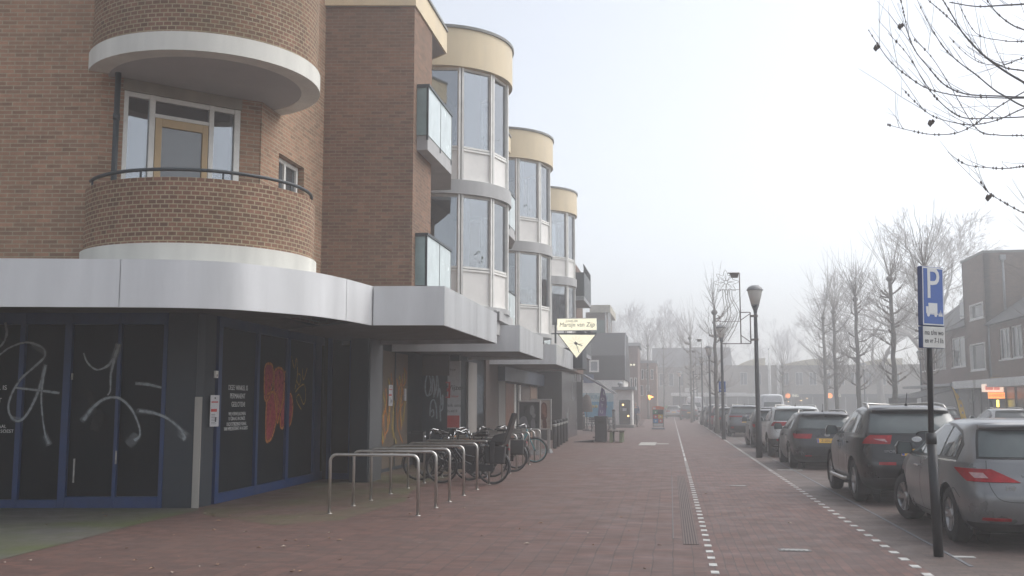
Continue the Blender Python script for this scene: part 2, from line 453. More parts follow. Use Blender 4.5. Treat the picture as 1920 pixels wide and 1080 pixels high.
# slot drain beside the line: an iron grate things can be lifted out of
M_iron = plain('cast_iron', (.10, .095, .09), .5, metal=.6, var=.3, vs=20)
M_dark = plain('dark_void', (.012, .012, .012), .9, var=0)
t = thing('drain_grate', (.2, 18, 0), 'long slotted iron drain grate set in the paving beside the white block line', 'drain')
mb = MB()
for k in range(6):
    x = .125 + k * .031; mb.box(x, x + .021, 12.4, 24, -.01, .005)
for y in [12.4 + 1.0 * k for k in range(12)]: mb.box(.125, .299, y, y + .02, -.01, .0045)
mb.build('grate', plain('worn_grate_iron', (.135, .098, .088), .75, metal=.0, var=.3, vs=14), t)
mb = MB(); mb.box(.12, .304, 12.39, 24.02, -.02, .003); mb.build('channel', M_dark, t)
mb = MB(); mb.box(.0, .012, 12.9, 24, -.01, .002); mb.box(.0, .10, 12.88, 12.895, -.01, .002); mb.build('joint', M_iron, t)
# manhole covers
M_steel_dull = plain('worn_steel', (.36, .35, .33), .45, metal=.7, var=.35, vs=10)
def manhole(x, y, wx, wy, label):
    t = thing('manhole_cover', (x, y, 0), label, 'manhole', 'manhole covers in the cycle path')
    mb = MB(); mb.box(x - wx, x + wx, y - wy, y + wy, -.01, .004); mb.build('frame', M_iron, t)
    mb = MB(); mb.box(x - wx * .82, x + wx * .82, y - wy * .62, y + wy * .62, -.01, .008)
    for k in range(5): mb.box(x - wx * .7 + k * wx * .3, x - wx * .6 + k * wx * .3, y - wy * .5, y + wy * .5, .004, .012)
    mb.build('lid', M_steel_dull, t)
a = gp(1490, 1032); manhole(a.x, a.y, .18, .10, 'worn steel manhole cover nearest the camera between the two dotted lines')
a = gp(1384, 911); manhole(a.x, a.y, .17, .12, 'faint manhole cover further along the cycle path past the silver cover')
M_conc = plain('pale_concrete', (.42, .41, .38), .85, var=.2, vs=6, bump=.2)
a = gp(1215, 832)
t = thing('paving_slab', (a.x, a.y, 0), 'pair of pale concrete slabs lying flush in the red pavement', 'paving slab')
mb = MB(); mb.box(a.x - .35, a.x + .32, a.y - 1.6, a.y - .05, -.01, .006); mb.build('slab', M_conc, t)
mb = MB(); mb.box(a.x - .33, a.x + .34, a.y + .05, a.y + 1.5, -.01, .006); mb.build('slab', M_conc, t)
mb = MB(); mb.box(a.x + .36, a.x + .85, a.y - .3, a.y + .3, -.01, .005); mb.build('strip', M_conc, t)
# fallen leaves and scraps
lf = MB(); rnd = random.Random(3)
spots = [gp(rnd.uniform(0, 640), rnd.uniform(960, 1075)) for _ in range(45)] + [gp(rnd.uniform(600, 1500), rnd.uniform(880, 1075)) for _ in range(40)]
for q in spots:
    a, r = rnd.uniform(0, 6.3), rnd.uniform(.012, .045)
    P = lambda da, rr, h: (q.x + rr * cos(a + da), q.y + rr * sin(a + da), .006 + h)
    lf.poly([P(0, r, .004), P(1.4, r * .55, .012), P(3.1, r * .9, .003), P(4.6, r * .5, .014)], m=rnd.choice((0, 0, 1, 2)))
tag(lf.build('fallen_leaves', [plain('leaf_tan', (.32, .20, .12), .8), plain('leaf_brown', (.16, .09, .055), .8), plain('leaf_pale', (.5, .42, .34), .8)]), 'brown and tan leaf scraps scattered over the paving', 'leaves', kind='stuff')
# ================================================================ THE CORNER BUILDING ON THE LEFT
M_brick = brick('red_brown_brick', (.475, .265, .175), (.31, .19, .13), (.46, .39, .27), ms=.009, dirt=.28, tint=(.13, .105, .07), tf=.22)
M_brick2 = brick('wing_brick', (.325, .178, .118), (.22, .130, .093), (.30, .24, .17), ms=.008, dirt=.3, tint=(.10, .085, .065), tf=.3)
M_brickh = brick('header_bond_brick', (.315, .165, .108), (.205, .116, .08), (.44, .37, .25), bw=.122, rh=.066, ms=.009, dirt=.3, tint=(.085, .08, .04), tf=.45)
M_white_conc = plain('painted_white_concrete', (.70, .69, .63), .7, var=.16, vs=2.5, streak=True)
M_soffit = plain('grey_soffit', (.40, .39, .38), .8, var=.1)
M_ring = plain('pale_grey_band', (.42, .42, .415), .65, var=.18, vs=3, streak=True)
M_cream = plain('cream_panel', (.68, .56, .37), .55, var=.10, vs=3, streak=True)
M_silver = plain('silver_fascia_sheet', (.66, .67, .675), .45, metal=.1, var=.16, vs=2.0, streak=True)
M_silver2 = plain('silver_fascia_weathered', (.50, .51, .515), .45, metal=.25, var=.22, vs=2.5, streak=True)
M_dsoff = plain('brown_soffit_boards', (.085, .068, .06), .7, var=.15)
M_blue = plain('blue_painted_frame', (.002, .030, .12), .4, var=.2, vs=4)
M_panel = plain('black_window_film', (.006, .011, .014), .4, var=.3, vs=.8, spec=.08)
M_dpanel = plain('dark_slate_panel', (.013, .023, .033), .5, var=.2, vs=1.2)
M_frame = plain('white_window_frame', (.78, .77, .73), .5, var=.12, vs=5)
M_spandrel = plain('white_spandrel_panel', (.80, .78, .74), .45, var=.07, vs=4)
M_tan = plain('tan_door_paint', (.52, .37, .20), .5, var=.1, vs=5)
M_glass = plain('window_glass', (.06, .07, .078), .06, var=.5, vs=.6, ior=1.9)
M_glass2 = plain('window_glass_curtained', (.20, .22, .225), .12, var=.3, vs=1.4, ior=1.7, streak=True)
M_blind = plain('window_glass_blind', (.36, .38, .39), .15, var=.12, vs=2, ior=1.6)
M_clear = clear_glass('clear_window_glass', (.72, .75, .77), .20)
M_room = plain('room_wall_plaster', (.50, .47, .42), .8, var=.15)
M_curt = plain('net_curtain', (.72, .72, .70), .8, var=.15, vs=14)
M_curt2 = plain('grey_curtain', (.26, .26, .26), .8, var=.2, vs=14)
M_leaf = plain('house_plant', (.03, .06, .02), .7, var=.4, vs=20)
M_frost = plain('frosted_balcony_glass', (.58, .66, .66), .25, var=.12, vs=2)
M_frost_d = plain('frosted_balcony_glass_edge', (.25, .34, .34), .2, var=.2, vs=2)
M_rail = plain('dark_painted_rail', (.035, .045, .05), .45, var=.2, vs=8)
M_cap = plain('dark_roof_edge', (.20, .20, .185), .6, var=.2)
M_steel_w = plain('brushed_steel_guard', (.36, .34, .31), .4, metal=.5, var=.12, vs=4, streak=True)
M_pale = plain('pale_stone_pier', (.22, .205, .19), .7, var=.2, vs=4, streak=True)
M_rust = plain('rust_brown_panel', (.20, .085, .045), .6, var=.15)
M_taupe = plain('taupe_panel', (.24, .155, .11), .7, var=.15)
M_brown = plain('dark_brown_brick_pier', (.085, .062, .052), .8, var=.2)
M_paper = plain('white_paper', (.62, .62, .64), .6, var=.08, vs=10)
M_redpr = plain('red_print', (.55, .06, .05), .6, var=.1)
M_inkw = plain('white_vinyl_letters', (.78, .79, .78), .6, var=.35, vs=18)
M_inkk = plain('black_print', (.03, .03, .035), .6, var=0)
M_orange_spray = spray('orange_spray', (.66, .24, .04))
M_yellow_spray = spray('ochre_spray', (.48, .33, .06))
M_mar_spray = spray('maroon_spray', (.34, .03, .045), soft=False, op=1)
M_white_spray = spray('white_spray', (.42, .46, .48))
M_black_spray = spray('black_spray', (.008, .008, .009), soft=False)
M_blue_spray = spray('pale_blue_spray', (.65, .74, .80), soft=False)

B = thing('apartment_building', (-8, 16, 0), 'brown brick apartment building with round corner balcony over closed dark shopfronts', 'building')
e = Vector((cos(YAW), sin(YAW))); nin = Vector((-sin(YAW), cos(YAW)))
# ---- upper brick walls
pL0, pL1 = (-22.0, 12.18), (-8.72, 14.24)
mb = MB()
mb.wall(pL0, pL1, 3.18, 12.0, .25)
mb.wall(pL1, (-8.41, 14.39), 3.18, 12.0, .2)
mb.wall((-7.07, 15.74), (-6.80, 15.93), 3.18, 12.0, .25)
sw_ops = ((.78, 1.99, 5.25, 6.07),)
mb.wall((-6.78, 15.94), (-6.74, 18.98), 3.18, 12.0, .25, sw_ops)
mb.build('brick_wall', M_brick, B)
mb = MB()
mb.wall((-6.74, 18.92), (-4.965, 19.17), 3.2, 9.63, .25, u_off=.1)
mb.wall((-4.965, 19.17), (-4.965, 20.7), 3.2, 9.63, .25)
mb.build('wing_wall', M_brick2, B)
mb = MB()     # chamfer wall above the recess on the upper floor
mb.wall((-8.41, 14.39), (-7.07, 15.74), 7.03, 12.0, .2)
mb.build('recess_wall', M_brick, B)
# a lighter repaired strip of bricks
# ---- recessed window with the tan door
F = Fr((-8.41, 14.39), (-7.07, 15.74))
mb = MB()
for u0, u1 in ((0, .07), (.40, .49), (1.37, 1.45), (1.80, 1.90)): F.box(mb, u0, u1, 3.92, 6.56, -.10, 0)
for u0, u1, z0, z1 in ((.07, .40, 6.48, 6.56), (.49, 1.37, 6.48, 6.56), (1.45, 1.80, 6.48, 6.56), (.49, 1.37, 6.21, 6.27), (.07, .40, 3.92, 4.3), (1.45, 1.80, 3.92, 4.3)): F.box(mb, u0, u1, z0, z1, -.08, -.01)
win = mb.build('balcony_window', M_frame, B, bevel=.006)
for u0, u1, z0, z1, mt in ((.07, .40, 4.3, 6.48, M_clear), (1.45, 1.80, 4.3, 6.48, M_clear), (.49, 1.37, 6.27, 6.48, M_clear)):
    mb = MB(); F.box(mb, u0, u1, z0, z1, -.07, -.045); mb.build('pane', mt, win)
mb = MB()
for u0, u1, z0, z1 in ((.50, .605, 3.95, 6.205), (1.265, 1.36, 3.95, 6.205), (.605, 1.265, 6.07, 6.205), (.605, 1.265, 3.95, 4.75)): F.box(mb, u0, u1, z0, z1, -.075, .0)
dr = mb.build('balcony_door', M_tan, B, bevel=.006)
mb = MB(); F.box(mb, .605, 1.265, 4.75, 6.07, -.06, -.035); mb.build('pane', M_glass, dr)
mb = MB(); F.box(mb, 1.30, 1.33, 5.0, 5.2, 0, .05); mb.build('handle', M_steel_dull, dr)
mb = MB(); F.box(mb, -.02, 1.92, 6.565, 6.76, -.1, .01); mb.build('lintel', plain('beige_lintel', (.30, .26, .20), .7), win)
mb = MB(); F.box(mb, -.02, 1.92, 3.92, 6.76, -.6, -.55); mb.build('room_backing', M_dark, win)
# ---- small casement in the side wall
F = Fr((-6.78, 15.94), (-6.74, 18.98))
mb = MB()
for u0, u1 in ((.79, .86), (1.32, 1.40), (1.90, 1.97)): F.box(mb, u0, u1, 5.26, 6.06, -.20, -.12)
F.box(mb, .86, 1.90, 5.99, 6.06, -.195, -.125); F.box(mb, .86, 1.90, 5.26, 5.32, -.195, -.125)
win = mb.build('casement_window', M_frame, B)
for u0, u1 in ((.86, 1.32), (1.40, 1.90)):
    mb = MB(); F.box(mb, u0, u1, 5.32, 5.99, -.18, -.16); mb.build('pane', M_glass, win)
# ---- the two round balconies
BC = (-7.35, 15.05)
def disk(mb, R, z0, z1, a0, a1, n=40):
    pl = [(BC[0] + R * cos(radians(a0 + (a1 - a0) * k / n)), BC[1] + R * sin(radians(a0 + (a1 - a0) * k / n))) for k in range(n + 1)]
    mb.prism(pl, z0, z1)
for z, lower in ((3.64, True), (6.75, False)):
    mb = MB(); mb.arc(BC, 1.50, 1.80, -142, 74, z, z + .28, 48)
    bal = mb.build('round_balcony', M_white_conc, B)
    mb = MB(); disk(mb, 1.50, z + .006, z + .20, -180, 180); mb.build('floor_slab', M_soffit, bal)
    mb = MB(); mb.arc(BC, 1.58, 1.76, -141, 73, z + .28, z + (1.24 if lower else 2.4), 48); mb.build('brick_parapet', M_brickh, bal)
    if lower:
        mb = MB(); mb.tube([(BC[0] + 1.70 * cos(radians(a)), BC[1] + 1.70 * sin(radians(a)), z + 1.365) for a in range(-139, 73, 4)], .028, 8)
        for a in (-135, -95, -55, -15, 25, 60):
            q = (BC[0] + 1.70 * cos(radians(a)), BC[1] + 1.70 * sin(radians(a)))
            mb.tube([(q[0], q[1], z + 1.2), (q[0], q[1], z + 1.36)], .016, 6)
        mb.build('hand_rail', M_rail, bal)
mb = MB(); mb.tube([(-8.37, 14.12, 3.9), (-8.37, 14.12, 6.75)], .045, 10); mb.tube([(-8.37, 14.12, 6.0), (-8.37, 14.12, 6.1)], .055, 10)
mb.build('downpipe', M_rail, B)
# ---- eaves over the wing, then three rounded bays going up the street
def eaves(dy):
    mb = MB(); pl = [(-6.9, 18.80), (-4.93, 19.12), (-4.93, 22.0), (-5.42, 22.4), (-6.9, 22.4)]
    mb.prism([(x, y + dy) for x, y in pl], 9.63, 10.14)
    ev = mb.build('eaves_box', M_cream, B)
    mb = MB(); mb.prism([(x + (.03 if x > -5.5 else 0), y + dy - (.03 if y < 20 else 0)) for x, y in pl], 10.14, 10.20); mb.build('roof_edge', M_cap, ev)
    mb = MB(); mb.prism([(x - (.04 if x > -5.5 else 0), y + dy + (.04 if y < 20 else -.04)) for x, y in pl], 9.622, 9.63); mb.build('soffit', M_soffit, ev)
BAYC = (-5.9, 25.5)
def bay(dy, z0, zs0, zs1, zg1, first, mats):
    cx, cy = BAYC[0], BAYC[1] + dy; R = 1.80
    A = [-95, -60, -30, 0, 30, 60, 90]
    P = lambda a, r: (cx + r * cos(radians(a)), cy + r * sin(radians(a)))
    mb = MB()
    for k, a in enumerate(A):          # mullions, doubled posts standing proud
        for s in (-1, 1):
            q = P(a + s * 1.35, R + .01); d = radians(a); ex, ey = -sin(d), cos(d); hw = .028
            c = [(q[0] + ex * i * hw + cos(d) * j, q[1] + ey * i * hw + sin(d) * j) for i, j in ((-1, .03), (1, .03), (1, -.07), (-1, -.07))]
            mb.hexa([(x, y, z0) for x, y in c], [(x, y, zg1) for x, y in c])
    for i in range(6):
        f = Fr(P(A[i], R), P(A[i + 1], R))
        for za, zb, o in ((z0, z0 + .05, .015), (zs0, zs0 + .05, .03), (zs1 - .05, zs1, .02), (zg1 - .06, zg1, .015)): f.box(mb, .06, f.L - .06, za, zb, -.05, o)
    w_ = mb.build('bay_window', M_frame, B)
    for i in range(6):
        f = Fr(P(A[i], R), P(A[i + 1], R))
        mb = MB(); f.box(mb, .05, f.L - .05, zs1, zg1 - .05, -.035, -.015); mb.build('pane', M_clear, w_)
        mb = MB(); f.box(mb, .05, f.L - .05, z0 + .04, zs0 + .01, -.03, -.005); mb.build('spandrel_panel', M_spandrel, w_)
    return w_
def bay_inside(w_, dy, zs1, zg1, seed):
    rnd = random.Random(seed); cx, cy = BAYC[0], BAYC[1] + dy
    mb = MB(); mb.box(cx + .02, cx + .06, cy - 1.72, cy + 1.72, zs1 - .9, zg1); mb.build('room_wall', M_room, w_)
    def drape(a0, a1, z0, mat, R=1.68):
        n = max(4, int((a1 - a0) / 2)); rows = []
        for z in (z0, zg1 - .03): rows.append([(cx + (R + .025 * (k % 2)) * cos(radians(a0 + (a1 - a0) * k / n)), cy + (R + .025 * (k % 2)) * sin(radians(a0 + (a1 - a0) * k / n)), z) for k in range(n + 1)])
        m_ = MB(); m_.grid(rows); m_.build('curtain', mat, w_)
    for a0, a1, z0, mt in {0: ((-58, -50, zs1, M_curt), (-6, 2, zs1, M_curt2), (-93, -86, zs1, M_curt)), 1: ((-58, -40, zs1, M_curt2), (-29, -20, zs1, M_curt), (-4, 12, zs1, M_curt)), 2: ((-59, -31, zg1 - 1.25, M_curt), (-29, -2, zg1 - 1.5, M_curt), (-93, -84, zs1, M_curt2)), 3: ((-62, -50, zs1, M_curt), (-8, 10, zs1, M_curt2)), 4: ((-59, -31, zg1 - .5, M_curt), (-26, -2, zs1, M_curt)), 5: ((-93, -70, zs1, M_curt), (-20, 5, zs1, M_curt2))}[seed]: drape(a0, a1, z0, mt)
    for a in ((-42,), (-70, -15), (-20,), (-48,), (-66,), (-38,))[seed]:
        m_ = MB(); p = (cx + 1.45 * cos(radians(a)), cy + 1.45 * sin(radians(a)))
        for _ in range(40):
            q = Vector((rnd.gauss(0, .13), rnd.gauss(0, .13), abs(rnd.gauss(.18, .14)))); r = rnd.uniform(.03, .07); d = Vector((rnd.gauss(0, 1), rnd.gauss(0, 1), rnd.gauss(0, 1))).normalized(); e2 = d.orthogonal().normalized()
            c0 = Vector((p[0], p[1], zs1 + .05)) + q; m_.poly([c0 - d * r, c0 + e2 * r * .4, c0 + d * r, c0 - e2 * r * .4])
        m_.lathe([(.07, zs1 - .1), (.1, zs1 + .08)], (p[0], p[1], 0), n=8); m_.build('house_plant', M_leaf, w_)
def unit(k):
    dy = 9.45 * k
    cx, cy = BAYC[0], BAYC[1] + dy
    if k:
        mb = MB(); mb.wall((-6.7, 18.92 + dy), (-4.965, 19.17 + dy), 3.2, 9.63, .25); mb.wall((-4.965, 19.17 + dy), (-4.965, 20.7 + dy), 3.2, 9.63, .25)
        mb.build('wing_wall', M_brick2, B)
    eaves(dy)
    # wall behind balcony and between bays
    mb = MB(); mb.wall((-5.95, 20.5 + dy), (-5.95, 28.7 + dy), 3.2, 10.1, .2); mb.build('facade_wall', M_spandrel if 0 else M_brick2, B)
    for fl, (z0, zs0, zs1, zg1) in enumerate(((4.02, 4.86, 4.98, 6.75), (7.10, 7.85, 7.97, 9.95))):
        w_ = bay(dy, z0, zs0, zs1, zg1, fl == 0, [M_glass, M_glass2 if k == 0 else M_glass, M_blind if (k == 1 and fl) else M_glass, M_glass2, M_glass, M_glass]); bay_inside(w_, dy, zs1, zg1, k * 2 + fl)
    mb = MB(); mb.arc((cx, cy), 1.5, 1.90, -97, 92, 6.75, 7.10, 40); mb.build('floor_band', M_ring, B)
    mb = MB(); mb.prism([(cx + 1.5 * cos(radians(a)), cy + 1.5 * sin(radians(a))) for a in range(-97, 94, 6)], 6.75, 7.1); mb.prism([(cx + 1.5 * cos(radians(a)), cy + 1.5 * sin(radians(a))) for a in range(-97, 94, 6)], 3.9, 4.02)
    mb.prism([(cx + 1.6 * cos(radians(a)), cy + 1.6 * sin(radians(a))) for a in range(-97, 94, 6)], 9.97, 10.3); mb.build('floor_slab', M_soffit, B)
    mb = MB(); mb.arc((cx, cy), 1.6, 1.93, -100, 94, 9.95, 10.92, 40); ct = mb.build('cream_crown_band', M_cream, B)
    mb = MB(); mb.arc((cx, cy), 1.5, 1.97, -100, 94, 10.92, 10.99, 40); mb.build('roof_edge', M_cap, ct)
    mb = MB(); mb.arc((cx, cy), 1.4, 1.86, -97, 92, 3.90, 4.02, 32); mb.build('sill_band', M_ring, B)
    # glass fronted balconies between wing and bay
    for z in (3.86, 6.73):
        mb = MB(); mb.prism([(-5.9, 19.45 + dy), (-4.74, 19.45 + dy), (-4.74, 21.7 + dy), (-5.1, 23.3 + dy), (-5.9, 23.3 + dy)], z, z + (.30 if z > 5 else .1))
        bl = mb.build('street_balcony', M_ring, B)
        zt = z + (.30 if z > 5 else .12)
        mb = MB(); mb.box(-5.02, -4.75, 19.42 + dy, 19.44 + dy, zt, zt + .98); mb.build('end_glass', M_frost_d, bl)
        mb = MB()
        for a in range(2): mb.box(-4.745, -4.725, 19.46 + dy + a * 1.09, 20.52 + dy + a * 1.09, zt, zt + 1.0)
        mb.build('front_glass', M_frost, bl)
        mb = MB(); mb.box(-4.78, -4.70, 19.40 + dy, 21.66 + dy, zt + 1.0, zt + 1.05); mb.box(-5.04, -4.78, 19.40 + dy, 19.46 + dy, zt + .98, zt + 1.05)
        for y in (19.42, 20.53, 21.62): mb.box(-4.765, -4.722, y + dy, y + .03 + dy, zt - .1, zt + 1.0)
        mb.build('rail', M_rail, bl)
for k in range(3): unit(k)
# ---- street canopy: curved corner then boxes
CS = .90
Z0, Z1, ZS = CAM_H + 1.45 * CS, CAM_H + 2.185 * CS, 3.10
can = [(-22.0, 11.35), (-9.93, 13.81), (-8.22, 14.16), (-7.4, 14.37), (-6.71, 14.75), (-6.32, 15.27), (-5.99, 15.81), (-5.79, 16.26), (-5.60, 17.07), (-5.46, 18.24)]
sp = [Vector((a * CS, b * CS, 0)) for a, b in can]
sm = [sp[0], sp[1]] + spline(sp[2:9], 6)[0:] + [sp[9]]
def offs(P, d):
    out = []
    for i, p in enumerate(P):
        t_ = (P[min(i + 1, len(P) - 1)] - P[max(i - 1, 0)]).normalized(); out.append(p + Vector((-t_.y, t_.x, 0)) * d)
    return out
inn = offs(sm, .05)
mb = MB()
def fascia(i0, i1, z0, z1):
    a = sm[i0:i1 + 1]; b = inn[i0:i1 + 1]
    mb.grid([[(p.x, p.y, z0) for p in a], [(p.x, p.y, z1) for p in a]]); mb.grid([[(p.x, p.y, z1) for p in a], [(p.x, p.y, z1) for p in b]], sm=False)
    mb.grid([[(p.x, p.y, z0) for p in b], [(p.x, p.y, z0) for p in a]], sm=False); mb.grid([[(p.x, p.y, z1) for p in b], [(p.x, p.y, z0) for p in b]])
fascia(0, 2, Z0, Z1)
jt = len(sm) - 2
# second panel starts 15 mm after the first
keep = sm[2].copy(); sm[2] = sm[2].lerp(sm[3], .10); inn[2] = inn[2].lerp(inn[3], .10)
fascia(2, jt, Z0, Z1); sm[jt] = sm[jt].lerp(sm[jt + 1], .012); fascia(jt, jt + 1, Z0, Z1)
cano = mb.build('corner_canopy', M_silver, B)
mb = MB(); pl = [(p.x, p.y) for p in inn] + [(-6.7, 16.6), (-6.7, 21.5), (-8.6, 21.5), (-22, 16.5)]
mb.prism(pl, ZS + .02, ZS + .06); mb.build('soffit', M_dsoff, cano)
mb = MB(); mb.prism([(p.x, p.y) for p in offs(sm, .051)] + [(-6.9, 18.9), (-22, 13.0)], Z1 - .07, Z1 - .04); mb.build('top_sheet', M_silver2, cano)
def box_canopy(dy, y1, sign=False):
    P = [(-5.44, 18.19), (-4.13, 18.39), (-4.13, 24.2), (-5.95, 24.2), (-5.95, 19.4)]
    P = [(x * CS, (y + dy) * CS) for x, y in P]; y1 *= CS; P[2] = (P[2][0], y1); P[3] = (P[3][0], y1)
    P[3] = (-7.2, P[3][1]); P[4] = (-7.2, P[4][1] + 1)
    if dy: P[0] = (-6.9, P[0][1] - .28); P[4] = (-6.9, P[4][1])
    mb = MB(); mb.wall(P[0], P[1], Z0, Z1, .04); c = mb.build('box_canopy', M_silver, B)
    mb = MB(); mid = (P[1][0], P[1][1] + 2.9)
    mb.wall((P[1][0] + .001, P[1][1]), mid, Z0, Z1, .04); mb.wall((mid[0] + .001, mid[1] + .012), (P[2][0] + .001, P[2][1]), Z0, Z1, .04); mb.wall(P[2], P[3], Z0, Z1, .04)
    mb.build('side_fascia', M_silver2, c)
    ins = [(P[0][0], P[0][1] + .05), (P[1][0] - .05, P[1][1] + .05), (P[2][0] - .05, P[2][1] - .05), (P[3][0], P[3][1] - .05), P[4]]
    mb = MB(); mb.prism(ins, ZS - .05 - .01, ZS - .02); mb.build('soffit', M_dsoff, c)
    mb = MB(); mb.prism(ins, Z1 - .06, Z1 - .03); mb.build('top_sheet', M_silver2, c)
    return c
box_canopy(0, 24.2)
box_canopy(9.6, 33.3)
box_canopy(18.9, 45.5)
mb = MB(); mb.box(-4.5, -4.2, 24.6, 25.1, 3.35, 3.95); mb.box(-4.55, -4.10, 24.4, 26.6, 3.68, 3.90); mb.build('bay_bracket', M_ring, B)
# sun blind reflection of the clock lamp on the second canopy is left to the light
# ---- ground floor, front
F = Fr((-10.55, 14.95), (-8.04, 15.34))
U = lambda x, y=840: F.hit(x, y)[0]
uR = U(363)
mb = MB(); F.box(mb, -12, uR, 0, 3.12, -.3, -.09)
sf = mb.build('shop_front', M_panel, B)
mb = MB()
F.box(mb, U(306.5), uR, 0, 3.12, -.088, -.02); mb.build('slate_panel', M_dpanel, sf)
mb = MB()
posts = [(26, 36), (111, 125), (212, 218.5), (298.6, 306.5)]
step = U(118) - U(31)
for k in range(1, 6): posts.append(None)
for k, pq in enumerate(posts):
    if pq: a, b = U(pq[0]), U(pq[1])
    else: a = U(26) - step * 2.05 * (k - 3); b = a + .09
    F.box(mb, a, b, 0, 3.12, -.088, .0)
F.box(mb, -12, U(111) - .001, 0, .13, -.087, -.004); F.box(mb, U(125), U(298.6), 0, .18, -.087, -.006); F.box(mb, -12, U(298.6), 2.93, 3.12, -.087, -.006)
mb.build('blue_frame', M_blue, sf, bevel=.006)
for x, y0, y1 in ((135.5, 700, 712), (138, 860, 905), (217.5, 845, 870)):
    mb = MB(); u, za = F.hit(x, y1); zb = F.hit(x, y0)[1]; F.box(mb, u - .012, u + .012, za, zb, 0, .02); mb.build('door_handle', M_steel_dull, sf)
def gstroke(fr, mb, pts, wd, o=.006, m=0): fr.stroke(mb, [fr.hit(x, y) for x, y in pts], [q * .95 for q in wd], o, m)
g = MB()
gstroke(F, g, [(-30, 690), (0, 665), (22, 650), (52, 642), (80, 652), (84, 668), (68, 685), (40, 710), (22, 740), (16, 765), (24, 785), (40, 788), (58, 765), (75, 725), (84, 690), (86, 684)], [.05, .06, .07, .06, .08, .1])
gstroke(F, g, [(29, 727), (65, 731), (112, 737)], [.06, .07, .075], .009)
gstroke(F, g, [(86, 684), (80, 720), (78, 755), (84, 808), (92, 832)], [.09, .07, .05, .045, .08], .010)
gstroke(F, g, [(157, 662), (165, 681), (182, 693), (202, 686), (216, 668), (223, 645)], [.05, .06, .06, .11, .12])
gstroke(F, g, [(223, 645), (213, 680), (208, 705), (207, 732), (202, 741)], [.11, .08, .05, .045], .009)
gstroke(F, g, [(157, 788), (175, 764), (197, 748), (222, 746), (243, 762), (258, 790), (263, 815), (252, 826)], [.09, .09, .07, .075, .06, .055, .09], .010)
gstroke(F, g, [(254, 719), (278, 721), (303, 727)], [.085, .08, .06])
gstroke(F, g, [(261, 770), (290, 775), (315, 785), (338, 804), (347, 820), (343, 824)], [.085, .07, .07, .06, .1], .009)
gstroke(F, g, [(10, 605), (13, 625), (5, 645), (-12, 660)], [.08, .07, .05])
mb_bl = MB(); gstroke(F, mb_bl, [(152, 733), (168, 740), (172, 760)], [.10, .13, .07], .007); gstroke(F, mb_bl, [(182, 765), (184, 785), (176, 808)], [.12, .24, .18], .0075)
for x0, y0, x1, y1, wd in ((240, 835, 258, 815, .22), (338, 822, 350, 808, .24), (84, 815, 93, 835, .17), (214, 672, 224, 645, .17), (60, 645, 84, 660, .14), (152, 790, 178, 764, .15), (20, 785, 45, 785, .10), (256, 770, 290, 774, .13)):
    gh = MB(); gstroke(F, gh, [(x0, y0), ((x0 + x1) / 2, (y0 + y1) / 2), (x1, y1)], [wd, wd], .0045); gh.build('overspray', spray('thin_white_overspray', (.42, .46, .48), True, .30), sf)
gs = g.build('graffiti', M_white_spray, sf); gs['label'] = 'looping white spray painted strokes'
gs = mb_bl.build('graffiti', M_black_spray, sf); gs['label'] = 'black sprayed blotch'
ex3 = (F.e.x, F.e.y, 0); up3 = (0, 0, 1)
def words(fr, sf, rows, mat, o=.006):
    for body, x, y, size, sx in rows:
        u, z = fr.hit(x, y); text('lettering', body, size, mat, fr.P(u, z, o), (fr.e.x, fr.e.y, 0), up3, sf, .003, sx=sx)
words(F, sf, [('DEZE WINKEL IS', -36, 727, .105, 1), ('PERMANENT', -36, 751, .105, 1), ('GESLOTEN', -36, 775, .105, 1), ('DICHTSTBIJZIJNDE FILIAAL', -42, 800, .075, .95), ('VAN WEEDESTRAAT 14-16 SOEST', -44, 809, .075, 1)], M_inkw, -.07)
# steel guard on the corner
mb = MB(); F.box(mb, uR + .0, uR + .11, 0, 1.76, -.02, .02); mb.build('corner_guard', M_steel_w, B, bevel=.004)
# corner pier and side shopfront, along the street
cu = F.P(uR, 0, -.02)
mb = MB(); mb.prism([(cu[0], cu[1] + .02), (-7.50, 15.62), (-7.47, 15.95), (-8.3, 16.2), (cu[0] - .3, cu[1] + .4)], 0, 3.12)
mb.build('corner_pier', M_dpanel, B)
S = Fr((-7.47, 15.95), (-7.62, 21.9))
US = lambda x, y=840: S.hit(x, y)[0]
mb = MB(); S.box(mb, 0, S.L, 0, 3.12, -.3, -.06); ss = mb.build('shop_front', M_panel, B)
mb = MB()
for a, b in ((405, 412), (479, 483.5), (536, 541), (588, 600)): S.box(mb, US(a), US(b), 0, 3.12, -.055, 0)
S.box(mb, US(412), S.L, 0, .16, -.054, -.004); S.box(mb, US(412), S.L, 2.95, 3.12, -.054, -.004)
mb.build('blue_frame', M_blue, ss)
words(S, ss, [('DEZE WINKEL IS', 451, 727.5, .125, .95), ('PERMANENT', 450, 743, .125, .95), ('GESLOTEN!', 451, 758.5, .125, .95), ('WIJ VERWELKOMEN', 449, 776, .088, .95), ('U GRAAG IN ONZE', 448.5, 785, .088, .95), ('DICHTSTBIJZIJNDE FILIAAL', 448, 795, .088, .84), ('VAN WEEDESTRAAT 14-16 SOEST', 447, 803.5, .088, .80)], M_inkw, -.04)
